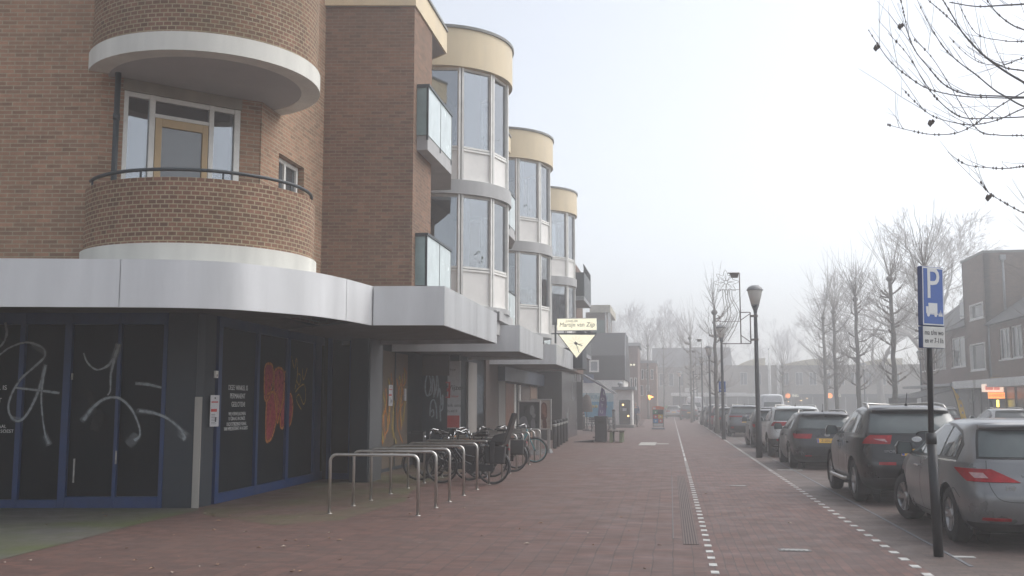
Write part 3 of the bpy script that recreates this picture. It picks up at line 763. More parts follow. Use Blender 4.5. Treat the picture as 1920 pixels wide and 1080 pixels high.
# tall maroon tag with ochre outline
mr = MB(); yl = MB()
def blob(fr, mb, pts, o=-.05):
    q = spline([Vector((*fr.hit(x, y), 0)) for x, y in pts] , 4)
    c = sum((p for p in q), Vector()) / len(q)
    for i in range(len(q)):
        a, b = q[i], q[(i + 1) % len(q)]
        mb.poly([fr.P(c.x, c.y, o), fr.P(a.x, a.y, o), fr.P(b.x, b.y, o)], [(.5, .5)] * 3)
blobs = [[(501, 690), (505, 682), (514, 684), (517, 700), (515, 722), (508, 748), (501, 748), (500, 715)], [(505, 740), (516, 735), (523, 745), (523, 780), (516, 815), (508, 827), (503, 822), (503, 780)],
         [(519, 695), (527, 690), (536, 698), (537, 740), (529, 775), (524, 792), (521, 760), (518, 730)], [(538, 697), (546, 700), (547, 735), (543, 770), (536, 800), (530, 798), (531, 765), (536, 740)], [(544, 740), (550, 740), (553, 760), (551, 785), (546, 799), (542, 795), (543, 765)]]
for q in blobs:
    blob(S, mr, q); S.stroke(yl, [S.hit(x, y) for x, y in q + q[:1]], .10, -.046)
for q in ([(506, 702), (507, 725), (504, 745)], [(526, 702), (525, 740), (529, 770)], [(549, 772), (545, 774)], [(512, 760), (510, 790), (511, 800)]): S.stroke(yl, [S.hit(x, y) for x, y in q], .05, -.044)
gs = mr.build('graffiti', M_mar_spray, ss); gs['label'] = 'tall maroon bubble letters'
gs = yl.build('graffiti', M_orange_spray, ss); gs['label'] = 'ochre outlines of the bubble letters'
yl = MB()
for q in ([(551, 668), (556, 690), (560, 672), (562, 700), (557, 730)], [(558, 735), (566, 725), (575, 722), (577, 745), (573, 758), (565, 740), (560, 750), (569, 768)], [(562, 700), (568, 705), (565, 722), (560, 712)], [(571, 690), (573, 712), (580, 690)]): S.stroke(yl, [S.hit(x, y) for x, y in q], .07, -.046)
gs = yl.build('graffiti', M_yellow_spray, ss); gs['label'] = 'thin ochre scribble beside the bubble letters'
# return wall, pillar, painted doors
mb = MB(); mb.box(-7.62, -6.74, 21.75, 22.0, 0, 3.12); rt = mb.build('return_panel', M_panel, B)
mb = MB()
for x in (-7.52, -7.02): mb.box(x, x + .1, 21.71, 21.752, 0, 3.12)
mb.box(-7.42, -7.02, 21.715, 21.75, 0, .14); mb.build('blue_frame', M_blue, rt)
mb = MB(); mb.box(-6.74, -6.34, 20.93, 21.95, 0, 3.12); pr = mb.build('pillar', M_dpanel, B, bevel=.01)
mb = MB(); mb.box(-6.34, -6.32, 20.98, 21.9, 0, 3.1); mb.build('pillar_cladding', plain('dull_grey_cladding', (.10, .105, .11), .5, metal=.2, var=.2, vs=4, streak=True), pr)
DY0 = 21.95
D = Fr((-6.85, DY0), (-6.95, 28.4))
UD = lambda x: D.hit(x, 780)[0]
mb = MB(); D.box(mb, 0, D.L, 0, 3.12, -.25, -.05); dd = mb.build('door_panels', M_panel, B)
mb = MB(); D.box(mb, .02, UD(765), .08, 2.95, -.048, -.02); gsp = mb.build('boarded_doors', plain('painted_boards', (.115, .085, .055), .6, var=.35, vs=2, streak=True), dd)
mb = MB(); D.box(mb, .02, UD(772), 0, .08, -.048, .0); D.box(mb, UD(741) - .03, UD(741) + .03, .08, 2.95, -.019, -.0); D.box(mb, UD(716) - .03, UD(716) + .03, .08, 2.95, -.019, -.0); mb.build('door_edge', M_dpanel, dd)
o1 = MB(); y1 = MB(); rnd = random.Random(5)
for k in range(11):
    x0 = 709 + k * 5; yb = rnd.uniform(690, 760); pts = [(x0, yb), (x0 + rnd.uniform(-3, 5), yb + 30), (x0 + rnd.uniform(-4, 4), yb + 55), (x0 + rnd.uniform(-3, 5), min(yb + 95, 832))]
    D.stroke(o1 if k % 2 else y1, [D.hit(x, y) for x, y in pts], rnd.uniform(.12, .3) if k % 2 == 0 else .14, -.012 + .001 * k)
for q in ([(757, 690), (762, 700), (760, 718), (754, 722), (756, 700)], [(745, 745), (752, 720), (757, 750), (749, 770), (746, 800), (755, 830)], [(716, 800), (722, 770), (728, 800), (722, 815)], [(712, 830), (713, 790), (711, 760)]): D.stroke(o1, [D.hit(x, y) for x, y in q], .11, .0)
gs = o1.build('graffiti', M_orange_spray, dd); gs['label'] = 'orange wavy spray lines'
gs = y1.build('graffiti', M_yellow_spray, dd); gs['label'] = 'ochre spray fill'
# wall with the silver tag, then the banner, below the second canopy
Wl = Fr((-7.0, 28.4), (-6.30, 28.52))
mb = MB(); Wl.box(mb, 0, Wl.L, 0, 2.45, -.3, 0); tw = mb.build('tagged_pier', M_dpanel, B)
mb = MB(); Wl.box(mb, -.1, Wl.L + .05, 2.45, 3.12, -.3, .03); mb.build('pier_head', M_brown, tw)
g = MB()
for q in ([(803, 696), (798, 715), (798, 735), (803, 742), (808, 722), (803, 696)], [(803, 742), (810, 735), (811, 705), (815, 725), (813, 745), (818, 728), (819, 703), (822, 725), (820, 745)], [(820, 745), (824, 728), (826, 745), (827, 760), (830, 740), (830, 765), (824, 772)], [(806, 780), (808, 755), (814, 750), (818, 765), (819, 785)], [(809, 782), (813, 778), (812, 768), (808, 772)], [(825, 760), (826, 790)]):
    Wl.stroke(g, [Wl.hit(x, y) for x, y in q], .045, .006)
gs = g.build('graffiti', M_blue_spray, tw); gs['label'] = 'silver white looping tag'
# long shop side beyond
Q = Fr((-5.95, 28.7), (-5.95, 52))
UQ = lambda x: Q.hit(x, 740)[0]
mb = MB(); Q.box(mb, 0, Q.L, 0, 3.12, -.3, -.05); qs = mb.build('shop_front', M_panel, B)
for x0, x1, z1, mt, nm in ((877, 893, 2.9, M_pale, 'pale_pier'), (910, 933, 3.1, M_brown, 'brick_pier'), (934, 947, 2.45, M_pale, 'pale_pier'), (947.5, 963, 2.4, M_rust, 'rust_panel'), (964, 967, 2.4, M_frame, 'white_frame'), (973, 976, 2.4, M_frame, 'white_frame'), (976.5, 993, 2.35, M_brown, 'shop_door'), (994, 1006, 2.4, M_taupe, 'taupe_pier'), (1018, 1020, 2.6, M_frame, 'white_frame')):
    mb = MB(); Q.box(mb, UQ(x0), UQ(x1), 0, z1, -.049, .02); mb.build(nm, mt, qs)
mb = MB(); Q.box(mb, UQ(934), UQ(1016), 2.45, 2.95, -.04, .25); mb.build('sign_panel', plain('dark_blue_sign_panel', (.03, .045, .075), .4), qs)
g = MB(); rnd = random.Random(9)
for k in range(9):
    x = 895 + k * 1.5; Q.stroke(g, [Q.hit(x, 700 + rnd.uniform(0, 10)), Q.hit(x + 2, 725), Q.hit(x - 1, 745 + rnd.uniform(0, 20)), Q.hit(x + 1, 775)], .16, -.04)
gs = g.build('graffiti', spray('grey_spray', (.13, .16, .19)), qs); gs['label'] = 'grey scribble on dark glass'
mb = MB(); mb.box(-30, -7.4, 22.1, 60, 0, 9.5); mb.box(-7.4, -6.3, 29, 53, 0, 9.5); mb.box(-22, -9.0, 17.2, 22.1, 0, 11.5); core = mb.build('inner_core', M_dark, B)
# ---------------------------------------------------------------- things fixed to the building
def notice(fr, x0, y0, x1, y1, label, par=None):
    u0, za = fr.hit(x0, y1); u1, zb = fr.hit(x1, y0)
    t = thing('notice', fr.P((u0 + u1) / 2, (za + zb) / 2, 0), label, 'notice')
    mb = MB(); fr.box(mb, u0, u1, za, zb, .004, .008); mb.build('sheet', M_paper, t)
    h = zb - za; wd = u1 - u0
    mb = MB(); fr.box(mb, u0 + wd * .1, u1 - wd * .15, za + h * .76, za + h * .80, .008, .0095); mb.build('red_print', M_redpr, t); mb = MB(); fr.box(mb, u0 + wd * .08, u1 - wd * .25, za + h * .47, za + h * .56, .008, .0095); mb.build('red_print', M_redpr, t)
    mb = MB(); rnd = random.Random(int(x0))
    for k in range(7):
        a = za + h * (.08 + .05 * k); fr.box(mb, u0 + wd * .15, u0 + wd * rnd.uniform(.5, .85), a, a + h * .012, .008, .009)
    fr.box(mb, u0 + wd * .55, u0 + wd * .7, za + h * .15, za + h * .3, .008, .0095); fr.box(mb, u0 + wd * .45, u0 + wd * .58, za + h * .88, za + h * .93, .008, .0095); mb.build('black_print', M_inkk, t)
CP = Fr((-7.62, 15.36), (-7.48, 15.66))
cp0 = Fr((cu[0], cu[1] + .02), (-7.50, 15.62))
notice(cp0, 392.5, 741, 411, 800, 'narrow white paper notice with red print on the dark corner pier')
notice(D, 728, 722, 736, 761, 'small white paper notice taped over orange graffiti')
u, z = cp0.hit(403.5, 702)
t = thing('junction_box', cp0.P(u, z), 'small cream wall box above the notice on the dark corner pier', 'wall box')
mb = MB(); cp0.box(mb, u - .035, u + .035, z - .06, z + .06, .0, .04); mb.build('cover', M_frame, t, bevel=.006)
mb = MB(); cp0.box(mb, u - .012, u + .012, z - .04, z + .0, .04, .045); mb.build('key_slot', M_steel_dull, t)
a = D.hit(757.5, 740); mb = MB(); D.box(mb, a[0] - .07, a[0] + .07, a[1] - .16, a[1] + .16, 0, .05)
tag(mb.build('letter_box', M_paper, None, bevel=.01), 'little white box on the dark wall right of the orange graffiti', 'letter box')
# banner
Bn = Fr((-6.27, 28.55), (-5.55, 28.66))
u0, za = Bn.hit(833, 803); u1, zb = Bn.hit(864, 677)
t = thing('shop_banner', Bn.P((u0 + u1) / 2, 0), 'tall white banner with a red emblem beside the silver graffiti wall', 'banner')
mb = MB(); Bn.box(mb, u0, u1, max(za, .1), zb, -.02, .02); mb.build('board', M_paper, t)
mb = MB(); Bn.box(mb, u0 + .01, u1 - .03, max(za, .1) + .02, Bn.hit(840, 779)[1], .02, .024); mb.build('red_footer', M_redpr, t)
mb = MB(); c = Bn.hit(838, 731); s_ = .2
for dx in (-.09, .07): Bn.box(mb, c[0] + dx - .03, c[0] + dx + .03, c[1] - .22, c[1] + .22, .02, .025)
Bn.box(mb, c[0] - .06, c[0] + .04, c[1] - .05, c[1] + .05, .0201, .0255); Bn.box(mb, c[0] - .12, c[0] + .1, c[1] + .19, c[1] + .23, .0202, .026); Bn.box(mb, c[0] - .12, c[0] + .1, c[1] - .23, c[1] - .19, .0202, .026)
mb.build('emblem', M_redpr, t)
for body, x, y, sz, mt in (('Wijzer', 852, 727, .20, M_inkk), ('in kleur', 850, 743, .10, M_redpr), ('bereik ons', 846, 760, .13, M_inkk), ('035-6015', 846, 771, .09, M_inkk), ('te huur', 846, 693, .09, M_inkk)):
    c = Bn.hit(x, y); text('lettering', body, sz, mt, Bn.P(c[0], c[1], .022), (Bn.e.x, Bn.e.y, 0), up3, t, .003)
# ---------------------------------------------------------------- clock sign hanging over the pavement
M_lit = plain('lit_sign_face', (.62, .60, .45), .5, var=0, emit=(1, .95, .72), es=.42)
M_gold = plain('sign_script', (.035, .03, .01), .5, var=.2)
K = Y_SIGN = 36.0
t = thing('clock_sign', atY(1081, 640, Y_SIGN), 'lit triangular clock below a lit name board, hung over the pavement', 'clock sign')
q0 = atY(1043, 600, Y_SIGN); sg = Fr((q0.x, q0.y), (q0.x + 1, q0.y))
u0, za = sg.hit(1045, 619.5); u1, zb = sg.hit(1118, 597)
mb = MB(); sg.box(mb, u0, u1, za, zb, -.12, 0); mb.build('name_board', M_lit, t)
mb = MB(); sg.box(mb, u0 - .02, u1 + .02, za - .02, za, -.13, .01); sg.box(mb, u0 - .02, u1 + .02, zb, zb + .02, -.13, .01); mb.build('board_edge', M_silver2, t)
c = sg.hit(1082, 609); text('lettering', 'Martijn van Zijp', .215, M_gold, sg.P(c[0], c[1], .003), (1, 0, 0), up3, t, .004, sx=.93, shear=.15)
c = sg.hit(1072, 602.5); text('lettering', 'JUWELIER', .10, M_gold, sg.P(c[0], c[1], .003), (1, 0, 0), up3, t, .004)
A_ = [sg.hit(1048, 627.5), sg.hit(1116, 628), sg.hit(1081, 671)]
def tri(sc, o0, o1, m, nm):
    cx = sum(a for a, b in A_) / 3; cz = sum(b for a, b in A_) / 3; mb = MB()
    q = [(cx + (a - cx) * sc, cz + (b - cz) * sc) for a, b in A_]
    f = [mb.add(sg.P(a, b, o1)) for a, b in q]; k = [mb.add(sg.P(a, b, o0)) for a, b in q]
    mb.fc(f[::-1]); mb.fc(k)
    for i in range(3): mb.fc((f[i], f[(i + 1) % 3], k[(i + 1) % 3], k[i]))
    return mb.build(nm, m, t)
tri(1.07, -.13, -.01, M_rail, 'clock_case'); tri(1.0, -.12, .004, M_lit, 'clock_face')
c = sg.hit(1080, 644)
mb = MB()
def hand(a, L, wd):
    d = Vector((sin(radians(a)), cos(radians(a)))); p = Vector((d.y, -d.x)) * wd
    q = [Vector(c) + p - d * .08, Vector(c) - p - d * .08, Vector(c) - p * .6 + d * L, Vector(c) + p * .6 + d * L]
    f = [mb.add(sg.P(a_.x, a_.y, .012)) for a_ in q]; mb.fc(f); mb.fc([mb.add(sg.P(a_.x, a_.y, .008)) for a_ in q][::-1])
hand(108, .24, .022); hand(162, .36, .012)
mb.lathe([(.05, -.004), (.05, .008)], sg.P(c[0], c[1], .01), 'y', 12)
mb.build('clock_hands', M_inkk, t)
mb = MB()
for k in range(12):
    a = radians(30 * k); d = (sin(a), cos(a)); r0, r1 = .12, .26
    q0 = (c[0] + d[0] * r0, c[1] + d[1] * r0); q1 = (c[0] + d[0] * r1, c[1] + d[1] * r1); p = (d[1] * .004, -d[0] * .004)
    mb.poly([sg.P(q0[0] + p[0], q0[1] + p[1], .006), sg.P(q0[0] - p[0], q0[1] - p[1], .006), sg.P(q1[0] - p[0], q1[1] - p[1], .006), sg.P(q1[0] + p[0], q1[1] + p[1], .006)])
mb.build('hour_marks', plain('ochre_marks', (.45, .38, .12), .6), t)
mb = MB(); q = sg.hit(1040, 628); mb.box(-5.9, sg.P(u1, 0)[0], Y_SIGN - .06 + .12, Y_SIGN + .10, q[1] + .03, q[1] + .07); mb.box(sg.P(sg.hit(1041, 620)[0], 0)[0] - .03, sg.P(sg.hit(1041, 620)[0], 0)[0] + .03, Y_SIGN + .06, Y_SIGN + .12, q[1] - .3, zb - .1)
for x in (1058, 1074, 1078, 1082, 1086): mb.tube([sg.P(sg.hit(x, 620)[0], za, -.06), sg.P(sg.hit(x, 628)[0], A_[0][1], -.06)], .012, 6)
mb.build('bracket', M_rail, t)
# smaller lit letter sign on the dark canopy beyond
t = thing('shop_sign', atY(1060, 668, 39.5), 'dark box sign with lit white letters below the clock', 'shop sign')
a = atY(1038, 685, 39.5); b = atY(1092, 652, 39.5)
mb = MB(); mb.box(a.x, b.x, 39.5, 41.5, a.z - .12, b.z); mb.build('sign_box', M_dpanel, t)
c = atY(1059, 669, 39.48); text('lettering', 'HN', .34, M_lit, c, (1, 0, 0), up3, t, .05, sx=.7)
c = atY(1041, 666, 39.46); mb = MB(); mb.lathe([(.05, 0), (.05, .03)], c, 'y', 12); mb.build('lamp', plain('red_lamp', (.5, .05, .02), .5, var=0, emit=(1, .12, .05), es=1.2), t)
# ================================================================ STREET FURNITURE
M_ss = plain('brushed_stainless', (.50, .48, .45), .33, metal=.85, var=.15, vs=6, streak=True)
M_black = plain('black_powder_coat', (.018, .019, .022), .45, var=.25, vs=8)
M_green_moss = plain('mossy_concrete', (.11, .125, .065), .9, var=.4, vs=5)
# ---- bike hoops
def hoop_mesh(parent):
    mb = MB(); r = .10; W = .70; H = .885; t_ = .024
    pts = [(-W, 0, 0), (-W, 0, H - r)] + [(-W + r - r * cos(radians(a)), 0, H - r + r * sin(radians(a))) for a in (22, 45, 68)] + [(-W + r, 0, H), (W - r, 0, H)] + [(W - r + r * sin(radians(a)), 0, H - r + r * cos(radians(a))) for a in (22, 45, 68)] + [(W, 0, H - r), (W, 0, 0)]
    mb.tube(pts, t_, 10); mb.build('hoop', M_ss, parent, world=False)
    for s in (-1, 1):
        mb = MB(); mb.lathe([(.045, 0), (.045, .008), (.027, .012)], (s * W, 0, 0), 'z', 12); mb.build('foot_ring', M_ss, parent, world=False)
spots = [(14.93, 'bike hoop of brushed steel nearest the camera at the end of its row'), (16.1, 'second bike hoop of the empty near row, one behind the end hoop'), (17.1, 'third bike hoop of the near row, counted from the camera'),
         (18.32, 'fourth bike hoop of the near row, just before the first parked bicycle'), (19.6, 'fifth bike hoop, its top crossing the black bicycle in front of the shopfront'), (20.92, 'sixth bike hoop, its outer leg in front of the black bicycle wheel'),
         (22.6, 'bike hoop hidden halfway behind the bicycle with the child seat'), (24.2, 'bike hoop straight after the child seat bicycle'), (25.4, 'bike hoop in the far row, between child seat bicycle and turquoise bicycle'), (26.5, 'bike hoop in the middle of the far row'),
         (27.7, 'bike hoop in the far row beside the turquoise bicycle frame'), (28.8, 'bike hoop in the far row crossing the turquoise bicycle wheel'), (30.1, 'last bike hoop of the row, nearest the poster stands')]
h0 = None
for i, (y, lb) in enumerate(spots):
    x = -4.42 + (-.10 if y > 23 else 0)
    if h0 is None:
        h0 = thing('bike_hoop', (x, y, 0), lb, 'bike rack', 'steel bike hoops along the shopfronts', rz=radians(-4)); hoop_mesh(h0)
    else: dup(h0, None, (x, y, 0), radians(-4 + (i * 37 % 5 - 2) * .6), lb)
# ---- bicycles
M_tyre = plain('rubber_tyre', (.018, .018, .019), .8, var=.2, vs=10)
M_chrome = plain('chrome', (.55, .55, .55), .2, metal=.95, var=.1)
M_saddle = plain('black_saddle', (.02, .018, .017), .5, var=.2)
M_orange_pl = plain('orange_plastic', (.55, .20, .03), .45, var=.1)
M_red_pl = plain('red_reflector', (.45, .02, .015), .25, var=0, coat=.5)
M_rimdk = plain('dull_alloy_rim', (.16, .16, .16), .45, metal=.5, var=.2)
M_spoke = plain('dull_spokes', (.13, .13, .13), .5, metal=.5, var=.1)
def wheel(parent, cx, rim_m, fender=None):
    mb = MB(); R = .335
    rows = []
    for k in range(32):
        a = 2 * pi * k / 32
        rows.append([((R + .018 * cos(b)) * cos(a) + cx, .02 * sin(b), (R + .018 * cos(b)) * sin(a) + .353) for b in [2 * pi * j / 6 for j in range(6)]])
    rows.append(rows[0]); mb.grid(rows, None, 0, True, True)
    wl = mb.build('wheel', M_tyre, parent, world=False)
    mb = MB(); rows = []
    for k in range(33):
        a = 2 * pi * k / 32
        rows.append([(r * cos(a) + cx, y, r * sin(a) + .353) for r, y in ((.318, -.013), (.318, .013), (.302, .006), (.302, -.006))])
    mb.grid(rows, None, 0, True, True); mb.build('rim', rim_m, wl, world=False)
    mb = MB()
    for k in range(24):
        a = 2 * pi * k / 24; s = .03 if k % 2 else -.03
        mb.tube([(cx, s, .353), (cx + .305 * cos(a), 0, .353 + .305 * sin(a))], .0016, 3, cap=False)
    mb.lathe([(.025, -.045), (.03, -.03), (.02, 0), (.03, .03), (.025, .045)], (cx, 0, .353), 'y', 10)
    mb.build('spokes', M_spoke, wl, world=False)
    if fender is not None:
        mb = MB(); a0, a1 = fender; rows = []
        for k in range(15):
            a = radians(a0 + (a1 - a0) * k / 14)
            rows.append([((.375 + d) * cos(a) + cx, y, (.375 + d) * sin(a) + .353) for y, d in ((-.03, -.012), (-.018, .003), (.018, .003), (.03, -.012))])
        mb.grid(rows); mb.build('mudguard', M_black, parent, world=False)
def bicycle(loc, rz, label, fm, step=True, seat_child=False, bags=False, basket=False, crate=False, rim=None, lean=4):
    t = thing('bicycle', loc, label, 'bicycle', 'bicycles parked in the hoops', rz); t.rotation_euler = (radians(lean), 0, rz)
    wheel(t, -.54, rim or M_rimdk, (20, 200)); wheel(t, .56, rim or M_rimdk, (-10, 130))
    mb = MB(); bb = (-.07, 0, .29); st = (-.27, 0, .86); hd0 = (.36, 0, .80); hd1 = (.33, 0, .93); ra = (-.54, 0, .353)
    mb.tube([bb, st], .017, 8); mb.tube([hd0, hd1], .021, 8)
    if step: mb.tube([(-.1, 0, .38), (.1, 0, .47), (.27, 0, .68), (.355, 0, .82)], .02, 8); mb.tube([(-.16, 0, .55), (.12, 0, .60), (.345, 0, .87)], .013, 8)
    else: mb.tube([bb, hd0], .02, 8); mb.tube([(-.24, 0, .80), (.335, 0, .89)], .017, 8)
    for s in (-.05, .05):
        mb.tube([(-.08, s * .5, .29), (ra[0], s, ra[2])], .010, 6); mb.tube([(-.25, s * .3, .80), (ra[0], s, ra[2])], .008, 6)
    mb.build('frame', fm, t, world=False)
    mb = MB()
    for s in (-.045, .045): mb.tube([(.37, s * .6, .78), (.45, s, .60), (.52, s, .44), (.56, s, .353)], .011, 6)
    mb.build('fork', fm, t, world=False)
    mb = MB(); mb.tube([(.33, 0, .92), (.30, 0, 1.06)], .014, 6)
    mb.tube([(.06, -.30, 1.03), (.17, -.28, 1.06), (.28, -.15, 1.10), (.31, 0, 1.07), (.28, .15, 1.10), (.17, .28, 1.06), (.06, .30, 1.03)], .011, 6); hb = mb.build('handlebar', M_chrome, t, world=False)
    for s in (-1, 1): mb = MB(); mb.tube([(.04, s * .305, 1.025), (.16, s * .283, 1.058)], .017, 8); mb.build('grip', M_saddle, hb, world=False)
    mb = MB(); mb.tube([st, (-.30, 0, .98)], .013, 6)
    rows = [[(-.44, y, 1.01 + z) for y, z in ((-.10, 0), (-.06, .03), (0, .022), (.06, .03), (.10, 0), (0, -.03))], [(-.34, y, 1.01 + z) for y, z in ((-.085, 0), (-.05, .028), (0, .02), (.05, .028), (.085, 0), (0, -.03))], [(-.2, y, 1.0 + z) for y, z in ((-.035, 0), (-.02, .025), (0, .026), (.02, .025), (.035, 0), (0, -.025))], [(-.13, y, .995 + z) for y, z in ((-.018, 0), (-.01, .012), (0, .014), (.01, .012), (.018, 0), (0, -.015))]]
    R = mb.grid(rows, None, 0, True, True); mb.fc(R[0][::-1]); mb.fc(R[-1]); mb.build('saddle', M_saddle, t, world=False)
    mb = MB()
    for s in (-.07, 0, .07): mb.tube([(-.30, s, .76), (-.86, s, .75)], .006, 5)
    for s in (-.07, .07): mb.tube([(-.80, s, .75), (-.56, s, .36)], .006, 5)
    rk = mb.build('luggage_rack', M_black, t, world=False)
    mb = MB(); mb.box(-.885, -.87, -.035, .035, .70, .74); mb.build('rear_reflector', M_red_pl, t, world=False)
    mb = MB(); mb.lathe([(.03, -.03), (.04, 0), (.035, .02)], (.44, 0, .93), 'x', 10); mb.build('headlamp', M_chrome, t, world=False)
    mb = MB(); mb.lathe([(.09, -.01), (.09, .01)], (-.07, .045, .29), 'y', 16); mb.box(-.56, -.05, .035, .065, .26, .40); mb.build('chain_case', M_black, t, world=False)
    for s in (-1, 1):
        mb = MB(); mb.tube([(-.07, s * .07, .29), (-.07 + s * .13, s * .09, .22)], .009, 5); mb.box(-.12 + s * .13, -.02 + s * .13, s * .13 - .04, s * .13 + .04, .205, .23); mb.build('pedal', M_black, t, world=False)
    mb = MB(); mb.tube([(-.42, .05, .33), (-.47, .14, .02)], .008, 5); mb.build('kickstand', M_chrome, t, world=False)
    if bags:
        for s in (-1, 1):
            mb = MB(); y = s * .15; mb.hexa([(-.82, y - .07, .42), (-.42, y - .07, .42), (-.42, y + .07, .42), (-.82, y + .07, .42)], [(-.84, y - .05, .77), (-.38, y - .05, .77), (-.38, y + .05, .77), (-.84, y + .05, .77)]); mb.build('pannier_bag', M_saddle, t, world=False, bevel=.02)
    if basket:
        mb = MB()
        for k in range(5): z = .76 + k * .06; mb.tube([(.42, -.16, z), (.70, -.18, z), (.70, .18, z), (.42, .16, z), (.42, -.16, z)], .005, 4)
        for k in range(7):
            y = -.18 + .06 * k; mb.tube([(.42, y * .9, .76), (.42, y * .9, 1.0)], .004, 4); mb.tube([(.70, y, .76), (.70, y, 1.0)], .004, 4); mb.tube([(.42, y * .9, .76), (.70, y, .76)], .004, 4)
        mb.build('basket', M_black, t, world=False)
    if crate:
        mb = MB(); mb.box(.44, .78, -.22, .22, .80, .82)
        for a in ((.44, .455, -.22, .22), (.765, .78, -.22, .22), (.455, .765, -.22, -.205), (.455, .765, .205, .22)): mb.box(*a, .82, 1.04)
        mb.build('crate', M_saddle, t, world=False)
    if seat_child:
        mb = MB()
        mb.hexa([(-.78, -.17, .80), (-.46, -.17, .80), (-.46, .17, .80), (-.78, .17, .80)], [(-.80, -.18, .88), (-.44, -.18, .88), (-.44, .18, .88), (-.80, .18, .88)])
        mb.hexa([(-.82, -.18, .82), (-.75, -.19, .82), (-.75, .19, .82), (-.82, .18, .82)], [(-1.02, -.14, 1.46), (-.95, -.15, 1.46), (-.95, .15, 1.46), (-1.02, .14, 1.46)])
        for s in (-1, 1): mb.hexa([(-.80, s * .18 - .02, .84), (-.48, s * .18 - .02, .84), (-.48, s * .18 + .02, .84), (-.80, s * .18 + .02, .84)], [(-.86, s * .18 - .02, 1.06), (-.60, s * .18 - .02, 1.0), (-.60, s * .18 + .02, 1.0), (-.86, s * .18 + .02, 1.06)])
        cs = mb.build('child_seat', M_saddle, t, world=False, bevel=.02)
        for s in (-1, 1): mb = MB(); mb.box(-.62, -.5, s * .2 - .03, s * .2 + .03, .42, .86); mb.build('foot_well', M_saddle, cs, world=False, bevel=.02)
    return t
M_bk_black = plain('black_bike_paint', (.02, .022, .027), .35, var=.2, vs=8)
M_bk_teal = plain('turquoise_bike_paint', (.05, .28, .32), .35, var=.12, vs=6)
M_bk_orange = plain('orange_bike_paint', (.42, .16, .025), .35, var=.12, vs=6)
M_bk_blue = plain('dull_blue_bike_paint', (.03, .06, .10), .4, var=.15)
bicycle((-4.18, 20.9, 0), radians(176), 'black step-through bicycle with child seat, nearest in the hoops', M_bk_black, True, seat_child=True, bags=True)
bicycle((-4.85, 21.75, 0), radians(187), 'black bicycle with a crate at its handlebar, its front wheel toward the shopfronts', M_bk_black, True, crate=True, bags=True, lean=-4)
bicycle((-4.55, 22.9, 0), radians(183), 'orange framed bicycle squeezed behind the child seat bicycle', M_bk_orange, False)
bicycle((-5.05, 23.4, 0), radians(8), 'dull blue bicycle standing deep in the rack, nearest the silver graffiti wall', M_bk_blue, True, lean=-5)
bicycle((-4.35, 24.7, 0), radians(178), 'black bicycle with pannier bags just past the child seat bicycle', M_bk_black, True, bags=True)
bicycle((-4.75, 22.35, 0), radians(3), 'black bicycle with front basket wedged between the two nearest bicycles', M_bk_black, True, basket=True, lean=3)
bicycle((-4.50, 26.0, 0), radians(5), 'dark blue bicycle with front basket between the far hoops', M_bk_blue, True, basket=True)
bicycle((-4.35, 28.6, 0), radians(4), 'turquoise bicycle in the far hoops by the poster stands', M_bk_teal, True, rim=M_bk_teal)
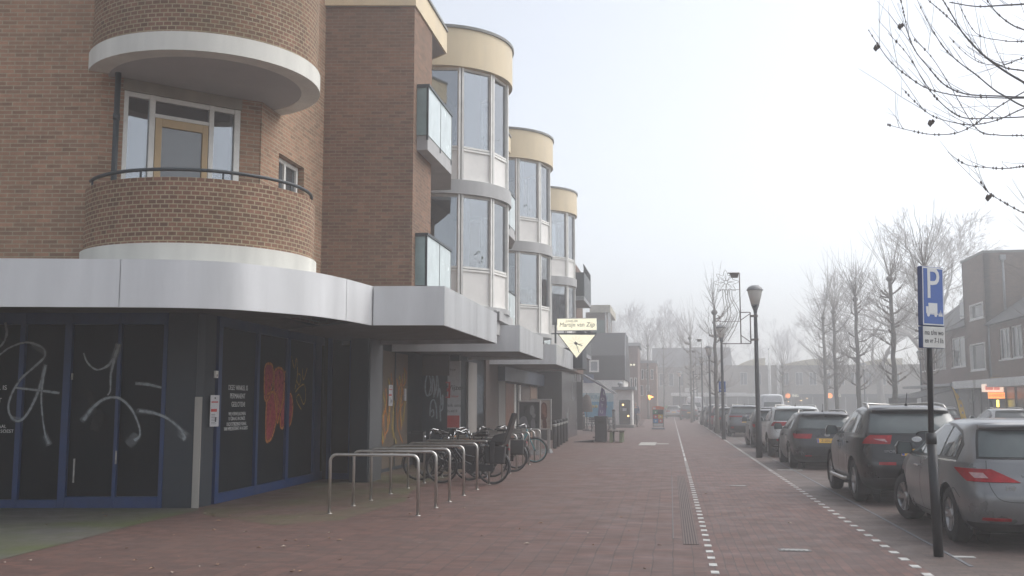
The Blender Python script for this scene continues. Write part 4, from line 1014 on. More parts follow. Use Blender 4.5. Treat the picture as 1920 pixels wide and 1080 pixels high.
# ---- poster stands
def poster(x0, x1, y0, y1, Y, label, kind):
    a = atY(x0, y1, Y); b = atY(x1, y0, Y)
    t = thing('poster_stand', (a.x, Y, 0), label, 'poster stand', 'poster stands outside the shop')
    mb = MB(); wv = .05
    for p in ((a.x, a.x + wv, a.z, b.z), (b.x - wv, b.x, a.z, b.z), (a.x + wv, b.x - wv, b.z - wv, b.z), (a.x + wv, b.x - wv, a.z, a.z + wv)): mb.box(p[0], p[1], Y - .05, Y + .05, p[2], p[3])
    for x in (a.x + .05, b.x - .15): mb.box(x, x + .1, Y - .04, Y + .04, .12, a.z)
    mb.build('frame', plain('pale_alloy_frame', (.42, .40, .38), .4, metal=.4), t, bevel=.01)
    mb = MB(); mb.hexa([(a.x - .02, Y - .35, 0), (b.x + .02, Y - .35, 0), (b.x + .02, Y + .35, 0), (a.x - .02, Y + .35, 0)], [(a.x + .03, Y - .2, .13), (b.x - .03, Y - .2, .13), (b.x - .03, Y + .2, .13), (a.x + .03, Y + .2, .13)]); mb.build('foot', plain('grey_plastic_foot', (.16, .16, .16), .6), t, bevel=.02)
    W, H = b.x - a.x - 2 * wv, b.z - a.z - 2 * wv; X0, Z0_ = a.x + wv, a.z + wv
    yy = [Y - .02]
    def bl(name, mat, pts):
        yy[0] -= .0022; m_ = MB(); q = spline([Vector((X0 + u * W, 0, Z0_ + v * H)) for u, v in pts + pts[:1]], 5)[:-1]
        m_.fc([m_.add((p.x, yy[0], p.z)) for p in q]); m_.build(name, mat, ps)
    m_ = MB(); m_.box(X0, X0 + W, Y - .02, Y + .02, Z0_, Z0_ + H)
    bgm = plain('poster_black', (.022, .022, .024), .3, var=.2) if kind == 'mono' else plain('poster_beige', (.42, .34, .28), .3, var=.1)
    ps = m_.build('poster', bgm, t)
    sk = plain('poster_grey_skin', (.22, .22, .22), .4, var=.3, vs=5) if kind == 'mono' else plain('poster_warm_skin', (.28, .12, .07), .4, var=.3, vs=5)
    hr = plain('poster_hair', (.05, .05, .05), .4, var=.5, vs=9) if kind == 'mono' else plain('poster_auburn', (.14, .035, .02), .4, var=.5, vs=9)
    cl = plain('poster_grey_dress', (.17, .17, .175), .4, var=.3, vs=4) if kind == 'mono' else hr
    bl('printed_hair', hr, [(.45, .35), (.42, .6), (.5, .85), (.65, .93), (.8, .85), (.84, .6), (.80, .35), (.6, .3)])
    bl('printed_dress', cl, [(.02, .02), (.02, .3), (.15, .45), (.35, .42), (.42, .2), (.5, .05)]); bl('printed_dress', cl, [(.60, .02), (.58, .25), (.68, .38), (.78, .3), (.80, .02)])
    bl('printed_face', sk, [(.53, .62), (.55, .80), (.64, .88), (.73, .82), (.76, .64), (.68, .50), (.58, .52)])
    bl('printed_hand', sk, [(.66, .42), (.66, .54), (.74, .58), (.82, .50), (.76, .40)])
poster(971, 1014, 751, 806, 33.2, 'framed black and white poster of a long haired woman', 'mono')
poster(996, 1034, 748, 806, 34.4, 'framed warm toned poster of a red haired figure behind the black and white one', 'warm')
# ---- bollards with a white band
b0 = None
for i, (x, y, lb) in enumerate([(1040, 841, 'black bollard with white band, nearest of the close set line'), (1046, 837.5, 'second black bollard of the close set line of five'), (1051.5, 834, 'middle black bollard in the close set line of five'), (1057, 830.5, 'fourth black bollard from the nearest in the close set line'), (1062, 827.5, 'far end bollard of the close set line, beside the shop window'), (1095, 804, 'lone black bollard with white band in front of the red box')]):
    q = gp(x, y)
    if b0 is None:
        b0 = thing('bollard', (q.x, q.y, 0), lb, 'bollard', 'black bollards with white bands')
        mb = MB(); mb.lathe([(.075, 0), (.075, .80), (.075, .801)], n=14); mb.build('post', M_black, b0, world=False)
        mb = MB(); mb.lathe([(.079, .80), (.079, .90)], n=14); mb.build('white_band', M_white, b0, world=False)
        mb = MB(); mb.lathe([(.08, .90), (.08, .98), (.05, 1.03), (.01, 1.04)], n=14); mb.build('cap', M_black, b0, world=False)
    else: dup(b0, None, (q.x, q.y, 0), 0, lb)
# ---- dark waste cabinet and mossy concrete bench blocks
q = gp(1128, 829)
t = thing('waste_bin', (q.x, q.y, 0), 'dark steel waste bin cabinet at the end of the mossy bench', 'waste bin')
mb = MB(); mb.box(q.x - .27, q.x + .24, q.y - .25, q.y + .25, .05, 1.05); mb.build('cabinet', M_black, t, bevel=.02)
mb = MB(); mb.box(q.x - .29, q.x + .26, q.y - .27, q.y + .27, 1.05, 1.12); mb.build('lid', M_dpanel, t, bevel=.02)
mb = MB(); mb.box(q.x - .15, q.x + .12, q.y - .256, q.y - .25, .8, .92); mb.build('slot', M_dark, t)
mb = MB(); mb.box(q.x - .22, q.x + .2, q.y - .2, q.y + .2, 0, .05); mb.build('plinth', M_iron, t)
t = thing('street_bench', (q.x + .55, q.y + .6, 0), 'low dark bench on green mossy concrete supports', 'bench')
for dx in (.36, .78):
    mb = MB(); mb.hexa([(q.x + dx, q.y - .5, 0), (q.x + dx + .14, q.y - .5, 0), (q.x + dx + .14, q.y + 1.3, 0), (q.x + dx, q.y + 1.3, 0)], [(q.x + dx, q.y - .2, .45), (q.x + dx + .14, q.y - .2, .45), (q.x + dx + .14, q.y + 1.1, .45), (q.x + dx, q.y + 1.1, .45)]); mb.build('support', M_green_moss, t, bevel=.02)
for k in range(3): mb = MB(); mb.box(q.x + .27 + k * .25, q.x + .49 + k * .25, q.y - .25, q.y + 1.15, .45, .51); mb.build('plank', plain('weathered_plank', (.12, .10, .08), .8, var=.3, vs=9), t, bevel=.008)
mb = MB(); mb.hexa([(q.x - 1.2, q.y - .3, .0), (q.x - .3, q.y - .5, .0), (q.x - .3, q.y + .5, .0), (q.x - 1.2, q.y + .5, .0)], [(q.x - 1.18, q.y - .28, .02), (q.x - .32, q.y - .48, .10), (q.x - .32, q.y + .48, .10), (q.x - 1.18, q.y + .48, .02)])
tag(mb.build('rubber_ramp', M_black, None, bevel=.005), 'low black ramp wedge lying left of the waste bin', 'ramp')
# ---- street lamps
M_lampglass = lamp_glass('frosted_lamp_glass', (.85, .83, .78))
M_lamptop = plain('grey_lamp_hood', (.20, .205, .21), .4, var=.15)
def lamp_mesh(t, H=5.35):
    mb = MB(); mb.lathe([(.10, 0), (.10, 1.1), (.075, 1.14), (.055, H - 1.0), (.05, H - .82)], n=12); mb.build('pole', M_black, t, world=False)
    mb = MB(); mb.lathe([(.05, H - .90), (.06, H - .80), (.13, H - .62)], n=14); mb.build('collar', M_black, t, world=False)
    mb = MB(); mb.lathe([(.125, H - .62), (.235, H - .16), (.235, H - .155)], n=20); mb.build('lantern', M_lampglass, t, world=False)
    mb = MB(); mb.lathe([(.255, H - .17), (.26, H - .15), (.20, H - .06), (.12, H - .01), (.0, H)], n=20); mb.build('hood', M_lamptop, t, world=False)
l0 = thing('street_lamp', (2.68, 32.43, 0), 'black lamp post with frosted lantern carrying the big star ornament, nearest lamp', 'street lamp', 'black street lamps along both kerbs')
lamp_mesh(l0)
for x, y, lb in [(2.42, 48.5, 'second lamp post along the parking bays, behind the small blue parking sign'), (2.5, 66, 'third lamp post along the parking bays, by the red tailed cars'), (2.45, 80, 'fourth lamp post up the street, beside the white van'),
                 (2.2, 98, 'fifth lamp post up the street, in front of the white van'), (1.1, 118, 'hazy lamp post behind the folding sign board'), (-1.9, 118, 'hazy lamp post by the walking person in blue'), (3.2, 125, 'faint lamp post far up the street right of the white van'),
                 (17.0, 51.5, 'lamp post across the road in front of the brown brick gable'), (17.2, 74, 'lamp post across the road beside the tall truck parking sign'), (17.4, 96, 'lamp post across the road between bare pollard trees'), (16.2, 110, 'lamp post across the road before the pale vaulted building'), (12.5, 118, 'faint lamp post in front of the pale vaulted shops')]:
    dup(l0, None, (x, y, 0), 0, lb)
# ---- star ornaments on the lamp posts
M_orn = plain('ornament_frame', (.13, .10, .08), .5, metal=.3, var=.2)
M_wire = plain('ornament_light_hose', (.30, .27, .24), .5, var=.1)
def ornament(t):
    # local: x to the left of the pole is negative, z from the ground
    mb = MB(); r = .018
    A, Bx = -.16, -.46
    mb.tube([(Bx, 0, 5.75), (Bx, 0, 3.52)], r, 6); mb.tube([(Bx, 0, 5.75), (Bx - .36, 0, 5.75)], r, 6)
    mb.tube([(A, 0, 4.50), (A, 0, 3.52)], r, 6); mb.tube([(Bx, 0, 4.5), (A, 0, 4.5)], r * .8, 6); mb.tube([(A, 0, 3.52), (Bx - .62, 0, 3.52)], r * .8, 6)
    mb.tube([(A, 0, 4.46), (Bx, 0, 4.25)], r * .7, 6); mb.tube([(A, 0, 3.56), (Bx, 0, 3.78)], r * .7, 6)
    mb.tube([(Bx, 0, 4.22), (Bx - .66, 0, 4.22)], .008, 5); mb.tube([(Bx, 0, 5.22), (Bx - .70, 0, 5.22)], .008, 5)
    mb.build('bracket_frame', M_orn, t, world=False)
    for z in (4.38, 3.64): mb = MB(); mb.box(-.17, .07, -.07, .07, z - .03, z + .03); mb.build('pole_clamp', M_orn, t, world=False)
    mb = MB(); mb.hexa([(Bx - .25, -.06, 5.60), (Bx - .05, -.06, 5.60), (Bx - .05, .06, 5.60), (Bx - .25, .06, 5.60)], [(Bx - .30, -.08, 5.73), (Bx - .02, -.08, 5.73), (Bx - .02, .08, 5.73), (Bx - .30, .08, 5.73)]); mb.build('corner_gusset', M_orn, t, world=False)
    c = (Bx - .42, 5.46)
    mb = MB()
    for k in range(8):
        a = radians(45 * k + 2); d = lambda an, rr: (c[0] + rr * cos(an), 0, c[1] + rr * sin(an))
        mb.tube([d(a - .36, .22), d(a - .12, .34), d(a, .40), d(a + .12, .34), d(a + .36, .22)], .009, 4)
        mb.tube([d(a, .07), d(a - .12, .16), d(a, .27), d(a + .12, .16), d(a, .07)], .008, 4)
    mb.tube([(c[0] + .06 * cos(radians(a)), 0, c[1] + .06 * sin(radians(a))) for a in range(0, 361, 40)], .012, 4)
    mb.build('star', M_wire, t, world=False)
    for k, (x0, x1, x2, z2) in enumerate(((-.55, -.48, -.72, 4.42), (-.47, -.36, -.60, 4.02), (-.40, -.26, -.64, 3.90), (-.33, -.06, -.58, 3.55), (-.26, .02, -.40, 3.60))):
        mb = MB(); P = [Vector((Bx + x0 + .02, 0, 5.22)), Vector((Bx + x0 + .03, 0, 4.95)), Vector((Bx + (x0 + x1) / 2 + .02, 0, 4.70)), Vector((Bx + x1 - .04, 0, 4.42)), Vector((Bx + (x1 + x2) / 2, 0, (4.42 + z2) / 2 - .05)), Vector((Bx + x2, 0, z2))]
        mb.tube(spline(P, 4), .011, 5); mb.build('comet_tail', M_wire, t, world=False)
o0 = thing('star_ornament', (2.68, 32.43, 0), 'wire frame shooting star Christmas ornament on the nearest lamp post', 'ornament', 'shooting star ornaments on the lamp posts'); ornament(o0)
dup(o0, None, (2.5, 66, 0), 0, 'hazy wire star ornament on the lamp post by the red tailed cars')
dup(o0, None, (2.45, 80, 0), 0, 'faint wire star ornament on the lamp post next to the white van')
# ---- parking signs
M_sgn_blue = plain('traffic_sign_blue', (.018, .085, .34), .4, var=.08)
M_sgn_edge = plain('sign_edge_blue', (.02, .05, .17), .45, var=.1)
M_sgn_white = plain('sign_white', (.62, .63, .63), .45, var=.06)
# leaning post
p0 = gp(1760, 1043); Yp = p0.y
top = atY(1740, 505, Yp)
t = thing('parking_sign', p0, 'tall blue parking sign with truck symbol on a leaning black post, nearest the camera', 'traffic sign')
mb = MB(); kk = atY(1746, 815, Yp)
mb.tube([(p0.x, Yp, 0), (p0.x + (kk.x - p0.x), Yp, kk.z)], .052, 12); mb.tube([(kk.x, Yp, kk.z - .002), (top.x, Yp, top.z - .02)], .030, 12)
mb.tube([(kk.x - .001, Yp, kk.z - .1), (kk.x - .003, Yp, kk.z + .02)], .056, 12); mb.build('post', M_black, t)
# board faces obliquely: its normal points to the camera's left-front
ba = radians(38); bx = Vector((cos(ba), sin(ba), 0)); bn = Vector((sin(ba), -cos(ba), 0)); ax = (top - Vector((kk.x, Yp, kk.z))).normalized()
if bn.dot(EYE - top) < 0: bn = -bn
cen = atY(1741, 556, Yp) + bn * .06
BW, BH = .37, .66
def sq(mb, u0, u1, v0, v1, o0, o1, c=None):
    c = c or cen
    P = lambda u, v, o: c + bx * u + ax * v + bn * o
    a, b = [P(u0, v0, o1), P(u1, v0, o1), P(u1, v0, o0), P(u0, v0, o0)], [P(u0, v1, o1), P(u1, v1, o1), P(u1, v1, o0), P(u0, v1, o0)]
    mb.hexa(a, b)
mb = MB(); sq(mb, -BW / 2, BW / 2, -.335, .33, -.06, 0); bd = mb.build('board', M_sgn_edge, t, bevel=.01)
mb = MB(); sq(mb, -BW / 2 + .012, BW / 2 - .012, -.325, .32, .0005, .002); mb.build('white_border', M_sgn_white, bd)
mb = MB(); sq(mb, -BW / 2 + .026, BW / 2 - .026, -.311, .306, .0025, .004); mb.build('blue_face', M_sgn_blue, bd)
text('letter', 'P', .50, M_sgn_white, cen + bx * -.01 + ax * .125 + bn * .005, bx, ax, bd, .002, sx=.92)
mb = MB()
sq(mb, -.085, .06, -.195, -.08, .0045, .006); sq(mb, -.125, -.088, -.195, -.12, .0045, .006)
sq(mb, -.115, .075, -.207, -.197, .0045, .006)
for u in (-.09, .03):
    P = [cen + bx * (u + .024 * cos(a)) + ax * (-.21 + .024 * sin(a)) + bn * .0065 for a in [2 * pi * k / 10 for k in range(10)]]; mb.fc([mb.add(p) for p in P])
for u, h in ((.09, .05), (.115, .075), (.135, .05)):
    P = [cen + bx * (u - .014) + ax * -.225 + bn * .006, cen + bx * (u + .014) + ax * -.225 + bn * .006, cen + bx * u + ax * (-.225 + h) + bn * .006]; mb.fc([mb.add(p) for p in P])
mb.build('truck_symbol', M_sgn_white, bd)
mb = MB(); sq(mb, -BW / 2, BW / 2, -.58, -.34, -.06, 0); bp = mb.build('time_plate', M_sgn_edge, t, bevel=.01)
mb = MB(); sq(mb, -BW / 2 + .006, BW / 2 - .004, -.575, -.343, .0005, .003); mb.build('white_face', plain('sign_plate_white', (.55, .55, .53), .5, var=.12, vs=6), bp)
text('lettering', 'ma t/m wo', .082, M_inkk, cen + ax * -.41 + bn * .0045, bx, ax, bp, .002, sx=.86); text('lettering', 'en vr 7-11h', .082, M_inkk, cen + ax * -.50 + bn * .0045, bx, ax, bp, .002, sx=.80)
# second sign further on
p1 = gp(1352, 821); Y1 = p1.y - .6; s0 = atY(1347.5, 715, Y1); s1 = atY(1361, 735, Y1)
t = thing('parking_sign', (s0.x + .15, Y1, 0), 'small blue parking sign with arrow beside the second lamp post', 'traffic sign')
xc = (s0.x + s1.x) / 2
mb = MB(); mb.tube([(xc, Y1 + .05, 0), (xc - .02, Y1 + .05, s0.z)], .025, 8); mb.build('post', M_black, t)
mb = MB(); mb.box(s0.x, s1.x, Y1, Y1 + .03, s1.z, s0.z); bd = mb.build('board', M_sgn_blue, t, bevel=.01)
text('letter', 'P', .36, M_sgn_white, (xc, Y1 - .003, (s0.z * .62 + s1.z * .38)), (1, 0, 0), up3, bd, .004)
mb = MB(); z = s1.z + .11; mb.box(xc - .08, xc + .11, Y1 - .005, Y1 - .001, z - .014, z + .014); mb.fc([mb.add(p) for p in ((xc - .13, Y1 - .005, z), (xc - .05, Y1 - .005, z - .05), (xc - .05, Y1 - .005, z + .05))]); mb.build('arrow', M_sgn_white, bd)
mb = MB(); mb.box(s0.x, s1.x, Y1, Y1 + .03, s1.z - .22, s1.z - .03); bp = mb.build('under_plate', M_sgn_white, t)
text('lettering', 'ma-za', .10, M_inkk, (xc, Y1 - .003, s1.z - .12), (1, 0, 0), up3, bp, .004)
# ---- folding advertising board
q = gp(1233, 805); Yq = q.y; a0_ = atY(1224, 800, Yq); a1_ = atY(1244, 768, Yq)
t = thing('pavement_sign', (q.x, Yq, 0), 'pavement sign board with coloured squares and an orange top', 'sign board')
xl, xr, zb, zt = a0_.x, a1_.x, .22, a1_.z
mb = MB(); mb.box(xl, xl + .04, Yq - .03, Yq + .03, .1, zt); mb.box(xr - .04, xr, Yq - .03, Yq + .03, .1, zt); mb.box(xl + .04, xr - .04, Yq - .02, Yq + .02, zb - .03, zb); mb.build('frame', M_black, t)
mb = MB(); mb.box(xl - .08, xr + .08, Yq - .28, Yq + .28, 0, .10); mb.build('foot', plain('slate_plastic', (.10, .12, .16), .6), t, bevel=.03)
mb = MB(); mb.box(xl + .04, xr - .04, Yq - .015, Yq + .015, zb, zt); pn = mb.build('panel', M_black, t)
wd = (xr - xl - .08) / 2; hh = (zt - zb - .05) / 3.6
cols = [('green', (.03, .20, .10)), ('dark', (.03, .03, .035)), ('red', (.50, .06, .06)), ('yellow', (.62, .42, .04)), ('blue', (.05, .22, .48)), ('rose', (.52, .13, .10))]
for k, (nm, cc) in enumerate(cols):
    c_, r_ = k % 2, k // 2; x = xl + .04 + c_ * wd; z = zt - .03 - (r_ + 1) * hh
    mb = MB(); mb.box(x + .005, x + wd - .005, Yq - .022, Yq - .0155, z + .005, z + hh - .005); sqr = mb.build(nm + '_square', plain('print_' + nm, cc, .4, var=.1), pn)
    mb = MB(); mb.lathe([(hh * .2, -.003), (hh * .2, .0)], (x + wd / 2, Yq - .0225, z + hh / 2), 'y', 10); mb.build('printed_dot', M_sgn_white if k != 1 else M_inkk, sqr)
mb = MB(); mb.box(xl + .045, xr - .045, Yq - .020, Yq - .0152, zb + .005, zb + hh * .55); mb.build('white_footer', M_sgn_white, pn)
mb = MB(); pl = [(xl - .03, zt + .01), (xr + .05, zt + .01), (xr + .03, zt + .17), ((xl + xr) / 2, zt + .24), (xl, zt + .17)]
f = [mb.add((x, Yq - .03, z)) for x, z in pl]; k_ = [mb.add((x, Yq + .03, z)) for x, z in pl]; mb.fc(f); mb.fc(k_[::-1])
for i in range(5): mb.fc((f[(i + 1) % 5], f[i], k_[i], k_[(i + 1) % 5]))
tp = mb.build('top_crest', plain('print_orange', (.66, .16, .05), .4, var=.1), t)
mb = MB(); mb.box(xl + .03, xl + .2, Yq - .034, Yq - .0305, zt + .04, zt + .14); mb.build('white_patch', M_sgn_white, tp)
# ================================================================ CARS
def paint(name, col, metal=.35, rough=.32):
    return plain(name, col, rough, metal=metal, var=.10, vs=1.6, coat=.45)
M_cglass = plain('car_glass', (.030, .038, .040), .04, var=.3, vs=1.5, ior=1.75)
M_cglass2 = plain('car_rear_glass', (.075, .095, .095), .06, var=.3, vs=2.2, ior=1.7)
M_trim = plain('black_trim', (.012, .012, .013), .35, var=.15)
M_plastic = plain('grey_bumper_plastic', (.035, .036, .037), .6, var=.2, vs=6)
M_tail = plain('red_tail_light', (.34, .006, .012), .25, var=.25, vs=14, coat=.15, spec=.3)
M_tailw = plain('clear_tail_light', (.50, .30, .30), .2, var=.2, vs=20, coat=.3)
M_brake = plain('lit_brake_light', (.6, .02, .02), .3, var=0, emit=(1, .05, .04), es=3)
M_alloy = plain('alloy_rim', (.42, .42, .42), .35, metal=.8, var=.15, vs=9)
M_plate = plain('yellow_number_plate', (.62, .36, .03), .45, var=.1)
M_plate_blue = plain('plate_blue_band', (.03, .07, .32), .45, var=0)
M_badge = plain('chrome_badge', (.6, .6, .6), .2, metal=.9, var=.05)
def cr(a, b, c, d, t): return .5 * (2 * b + (c - a) * t + (2 * a - 5 * b + 4 * c - d) * t * t + (3 * b - a - 3 * c + d) * t ** 3)
class Body:
    def __init__(s, keys, nr=6.0, nf=3.2): s.k = keys; s.nr, s.nf = nr, nf; s.cache = {}
    def at(s, t):
        K = s.k; i = min(int(t), len(K) - 2); f = t - i
        P = [K[max(i - 1, 0)], K[i], K[i + 1], K[min(i + 2, len(K) - 1)]]
        return [cr(P[0][j], P[1][j], P[2][j], P[3][j], f) for j in range(4)]
    def t_of(s, z):
        lo, hi = 0.0, len(s.k) - 1.0
        for _ in range(26):
            m = (lo + hi) / 2
            if s.at(m)[0] < z: lo = m
            else: hi = m
        return (lo + hi) / 2
    def outline(s, t):
        """left half of the slice from the rear centre to the front centre: list of (s, x, y)"""
        key = round(t, 5)
        if key in s.cache: return s.cache[key]
        z, yr, yf, w_ = s.at(t); yc = (yr + yf) / 2; h = (yf - yr) / 2; pts = []
        f = lambda q, n: max(0, 1 - q ** n) ** (1 / n)
        for i in range(36): x = .96 * w_ * i / 35; pts.append((-x, yc - h * f(x / w_, s.nr)))
        y0 = pts[-1][1]
        for i in range(1, 60):
            y = y0 + (yc - y0) * i / 60; pts.append((-w_ * f((yc - y) / h, s.nr), y))
        x1 = .93 * w_; y1 = yc + h * f(x1 / w_, s.nf)
        for i in range(61): y = yc + (y1 - yc) * i / 60; pts.append((-w_ * f((y - yc) / h, s.nf), y))
        for i in range(1, 30): x = x1 * (1 - i / 29); pts.append((-x, yc + h * f(x / w_, s.nf)))
        out = []; L = 0
        for i, p in enumerate(pts):
            if i: L += hypot(p[0] - pts[i - 1][0], p[1] - pts[i - 1][1])
            out.append((L, p[0], p[1]))
        s.cache[key] = out; return out
    def P(s, t, q):
        o = s.outline(t); sg = 1 if q >= 0 else -1; q = min(abs(q), o[-1][0])
        lo, hi = 0, len(o) - 1
        while hi - lo > 1:
            m = (lo + hi) // 2
            if o[m][0] <= q: lo = m
            else: hi = m
        a, b = o[lo], o[hi]; f = (q - a[0]) / max(1e-9, b[0] - a[0])
        return Vector((sg * (a[1] + (b[1] - a[1]) * f), a[2] + (b[2] - a[2]) * f, s.at(t)[0]))
    def s_y(s, t, y):
        o = s.outline(t)
        for i in range(20, len(o) - 1):
            if o[i][2] <= y <= o[i + 1][2]: return o[i][0] + (o[i + 1][0] - o[i][0]) * (y - o[i][2]) / max(1e-9, o[i + 1][2] - o[i][2])
        return o[20][0] if y < o[20][2] else o[-1][0]
    def s_x(s, t, x):
        o = s.outline(t)
        for i in range(len(o) - 1):
            if o[i][1] >= -abs(x) >= o[i + 1][1]: return o[i][0] + (o[i + 1][0] - o[i][0]) * (-abs(x) - o[i][1]) / (o[i + 1][1] - o[i][1] - 1e-9)
        return o[40][0]
    def nrm(s, t, q):
        e = .02; a = s.P(t, q + e) - s.P(t, q - e); b = s.P(min(t + e, len(s.k) - 1), q) - s.P(max(t - e, 0), q)
        n = b.cross(a)
        return n.normalized() if n.length > 1e-9 else Vector((0, 0, 1))
    def grid(s, mb, rows, off, depth=.012, m=0):
        """rows of (t, s) -> a raised skin with its rim folded back into the body"""
        R = [[s.P(t, q) + s.nrm(t, q) * off for t, q in r] for r in rows]
        mb.grid(R, None, m, True)
        rim = R[0] + [r[-1] for r in R[1:]] + R[-1][::-1][1:] + [r[0] for r in R[::-1]][1:-1]
        rq = list(rows[0]) + [r[-1] for r in rows[1:]] + list(rows[-1])[::-1][1:] + [r[0] for r in rows[::-1]][1:-1]
        back = [s.P(t, q) + s.nrm(t, q) * (off - depth) for t, q in rq]
        rim.append(rim[0]); back.append(back[0])
        mb.grid([rim, back], None, m, False)
    def side(s, mb, ya, yb, zlo, zhi, off=.006, n=14, nz=6, sgn=1, m=0):
        rows = []
        for i in range(n + 1):
            y = ya + (yb - ya) * i / n; a, b = zlo(y), zhi(y); r = []
            for j in range(nz + 1):
                t = s.t_of(a + (b - a) * j / nz); r.append((t, sgn * s.s_y(t, y)))
            rows.append(r)
        s.grid(mb, rows, off, m=m)
    def rear(s, mb, z0, z1, half, off=.006, nz=6, n=16, m=0):
        """patch across the back: half(z) the half width as a fraction of the slice's"""
        rows = []
        for j in range(nz + 1):
            z = z0 + (z1 - z0) * j / nz; t = s.t_of(z); q = s.s_x(t, half(z) * s.at(t)[3]); rows.append([(t, q * (2 * i / n - 1)) for i in range(n + 1)])
        s.grid(mb, rows, off, m=m)
    def wrap(s, mb, z0, z1, xin, yout, off=.006, nz=5, n=12, sgn=1, m=0):
        """patch round a rear corner from x = xin(z) on the back to y = yout(z) on the side"""
        rows = []
        for j in range(nz + 1):
            z = z0 + (z1 - z0) * j / nz; t = s.t_of(z); a = s.s_x(t, xin(z)); b = s.s_y(t, yout(z)); rows.append([(t, sgn * (a + (b - a) * i / n)) for i in range(n + 1)])
        s.grid(mb, rows, off, m=m)
def lin(a, fa, b, fb): return lambda v: fa + (fb - fa) * (v - a) / (b - a)
def poly1(*pts):
    def f(v):
        if v <= pts[0][0]: return pts[0][1]
        for (a, fa), (b, fb) in zip(pts, pts[1:]):
            if v <= b: return fa + (fb - fa) * (v - a) / (b - a)
        return pts[-1][1]
    return f
def make_wheel(root, x, y, r, side, steer=0, spokes=5, wd=.2):
    """side -1: outer face towards -x"""
    mb = MB(); o = side * wd / 2
    mb.lathe([(r * .62, -wd / 2), (r * .93, -wd / 2), (r, -wd / 2 + .03), (r, wd / 2 - .03), (r * .93, wd / 2), (r * .62, wd / 2)], (0, 0, 0), 'x', 32, cap=False)
    w_ = mb.build('wheel', M_tyre, root, world=False)
    w_.location = (x, y, r); w_.rotation_euler = (0, 0, steer)
    mb = MB(); mb.lathe([(r * .66, o), (r * .64, o * .95), (r * .60, o * .6), (r * .58, -o * .5)], (0, 0, 0), 'x', 28, cap=False)
    for k in range(spokes):
        for d in (-.16, .16):
            a = 2 * pi * k / spokes + d * .8; a2 = 2 * pi * k / spokes + d * 1.25
            ca, sa = cos(a), sin(a); c2, s2 = cos(a2), sin(a2); h = .022
            q0 = [(o * .72, .05 * ca - h * sa * i, .05 * sa + h * ca * i) for i in (-1, 1)]; q1 = [(o * .93, r * .64 * c2 - h * .8 * s2 * i, r * .64 * s2 + h * .8 * c2 * i) for i in (-1, 1)]
            b = [(p[0] - o * .35, p[1], p[2]) for p in (q0[0], q0[1], q1[1], q1[0])]; tt = [q0[0], q0[1], q1[1], q1[0]]
            mb.hexa(b, tt)
    mb.lathe([(.06, o * .4), (.065, o * .85), (.03, o * .95)], (0, 0, 0), 'x', 14)
    mb.build('rim', M_alloy, w_, world=False)
    mb = MB(); mb.lathe([(r * .6, -o * .2), (r * .6, -o * .15)], (0, 0, 0), 'x', 20); mb.build('brake_shield', M_trim, w_, world=False)
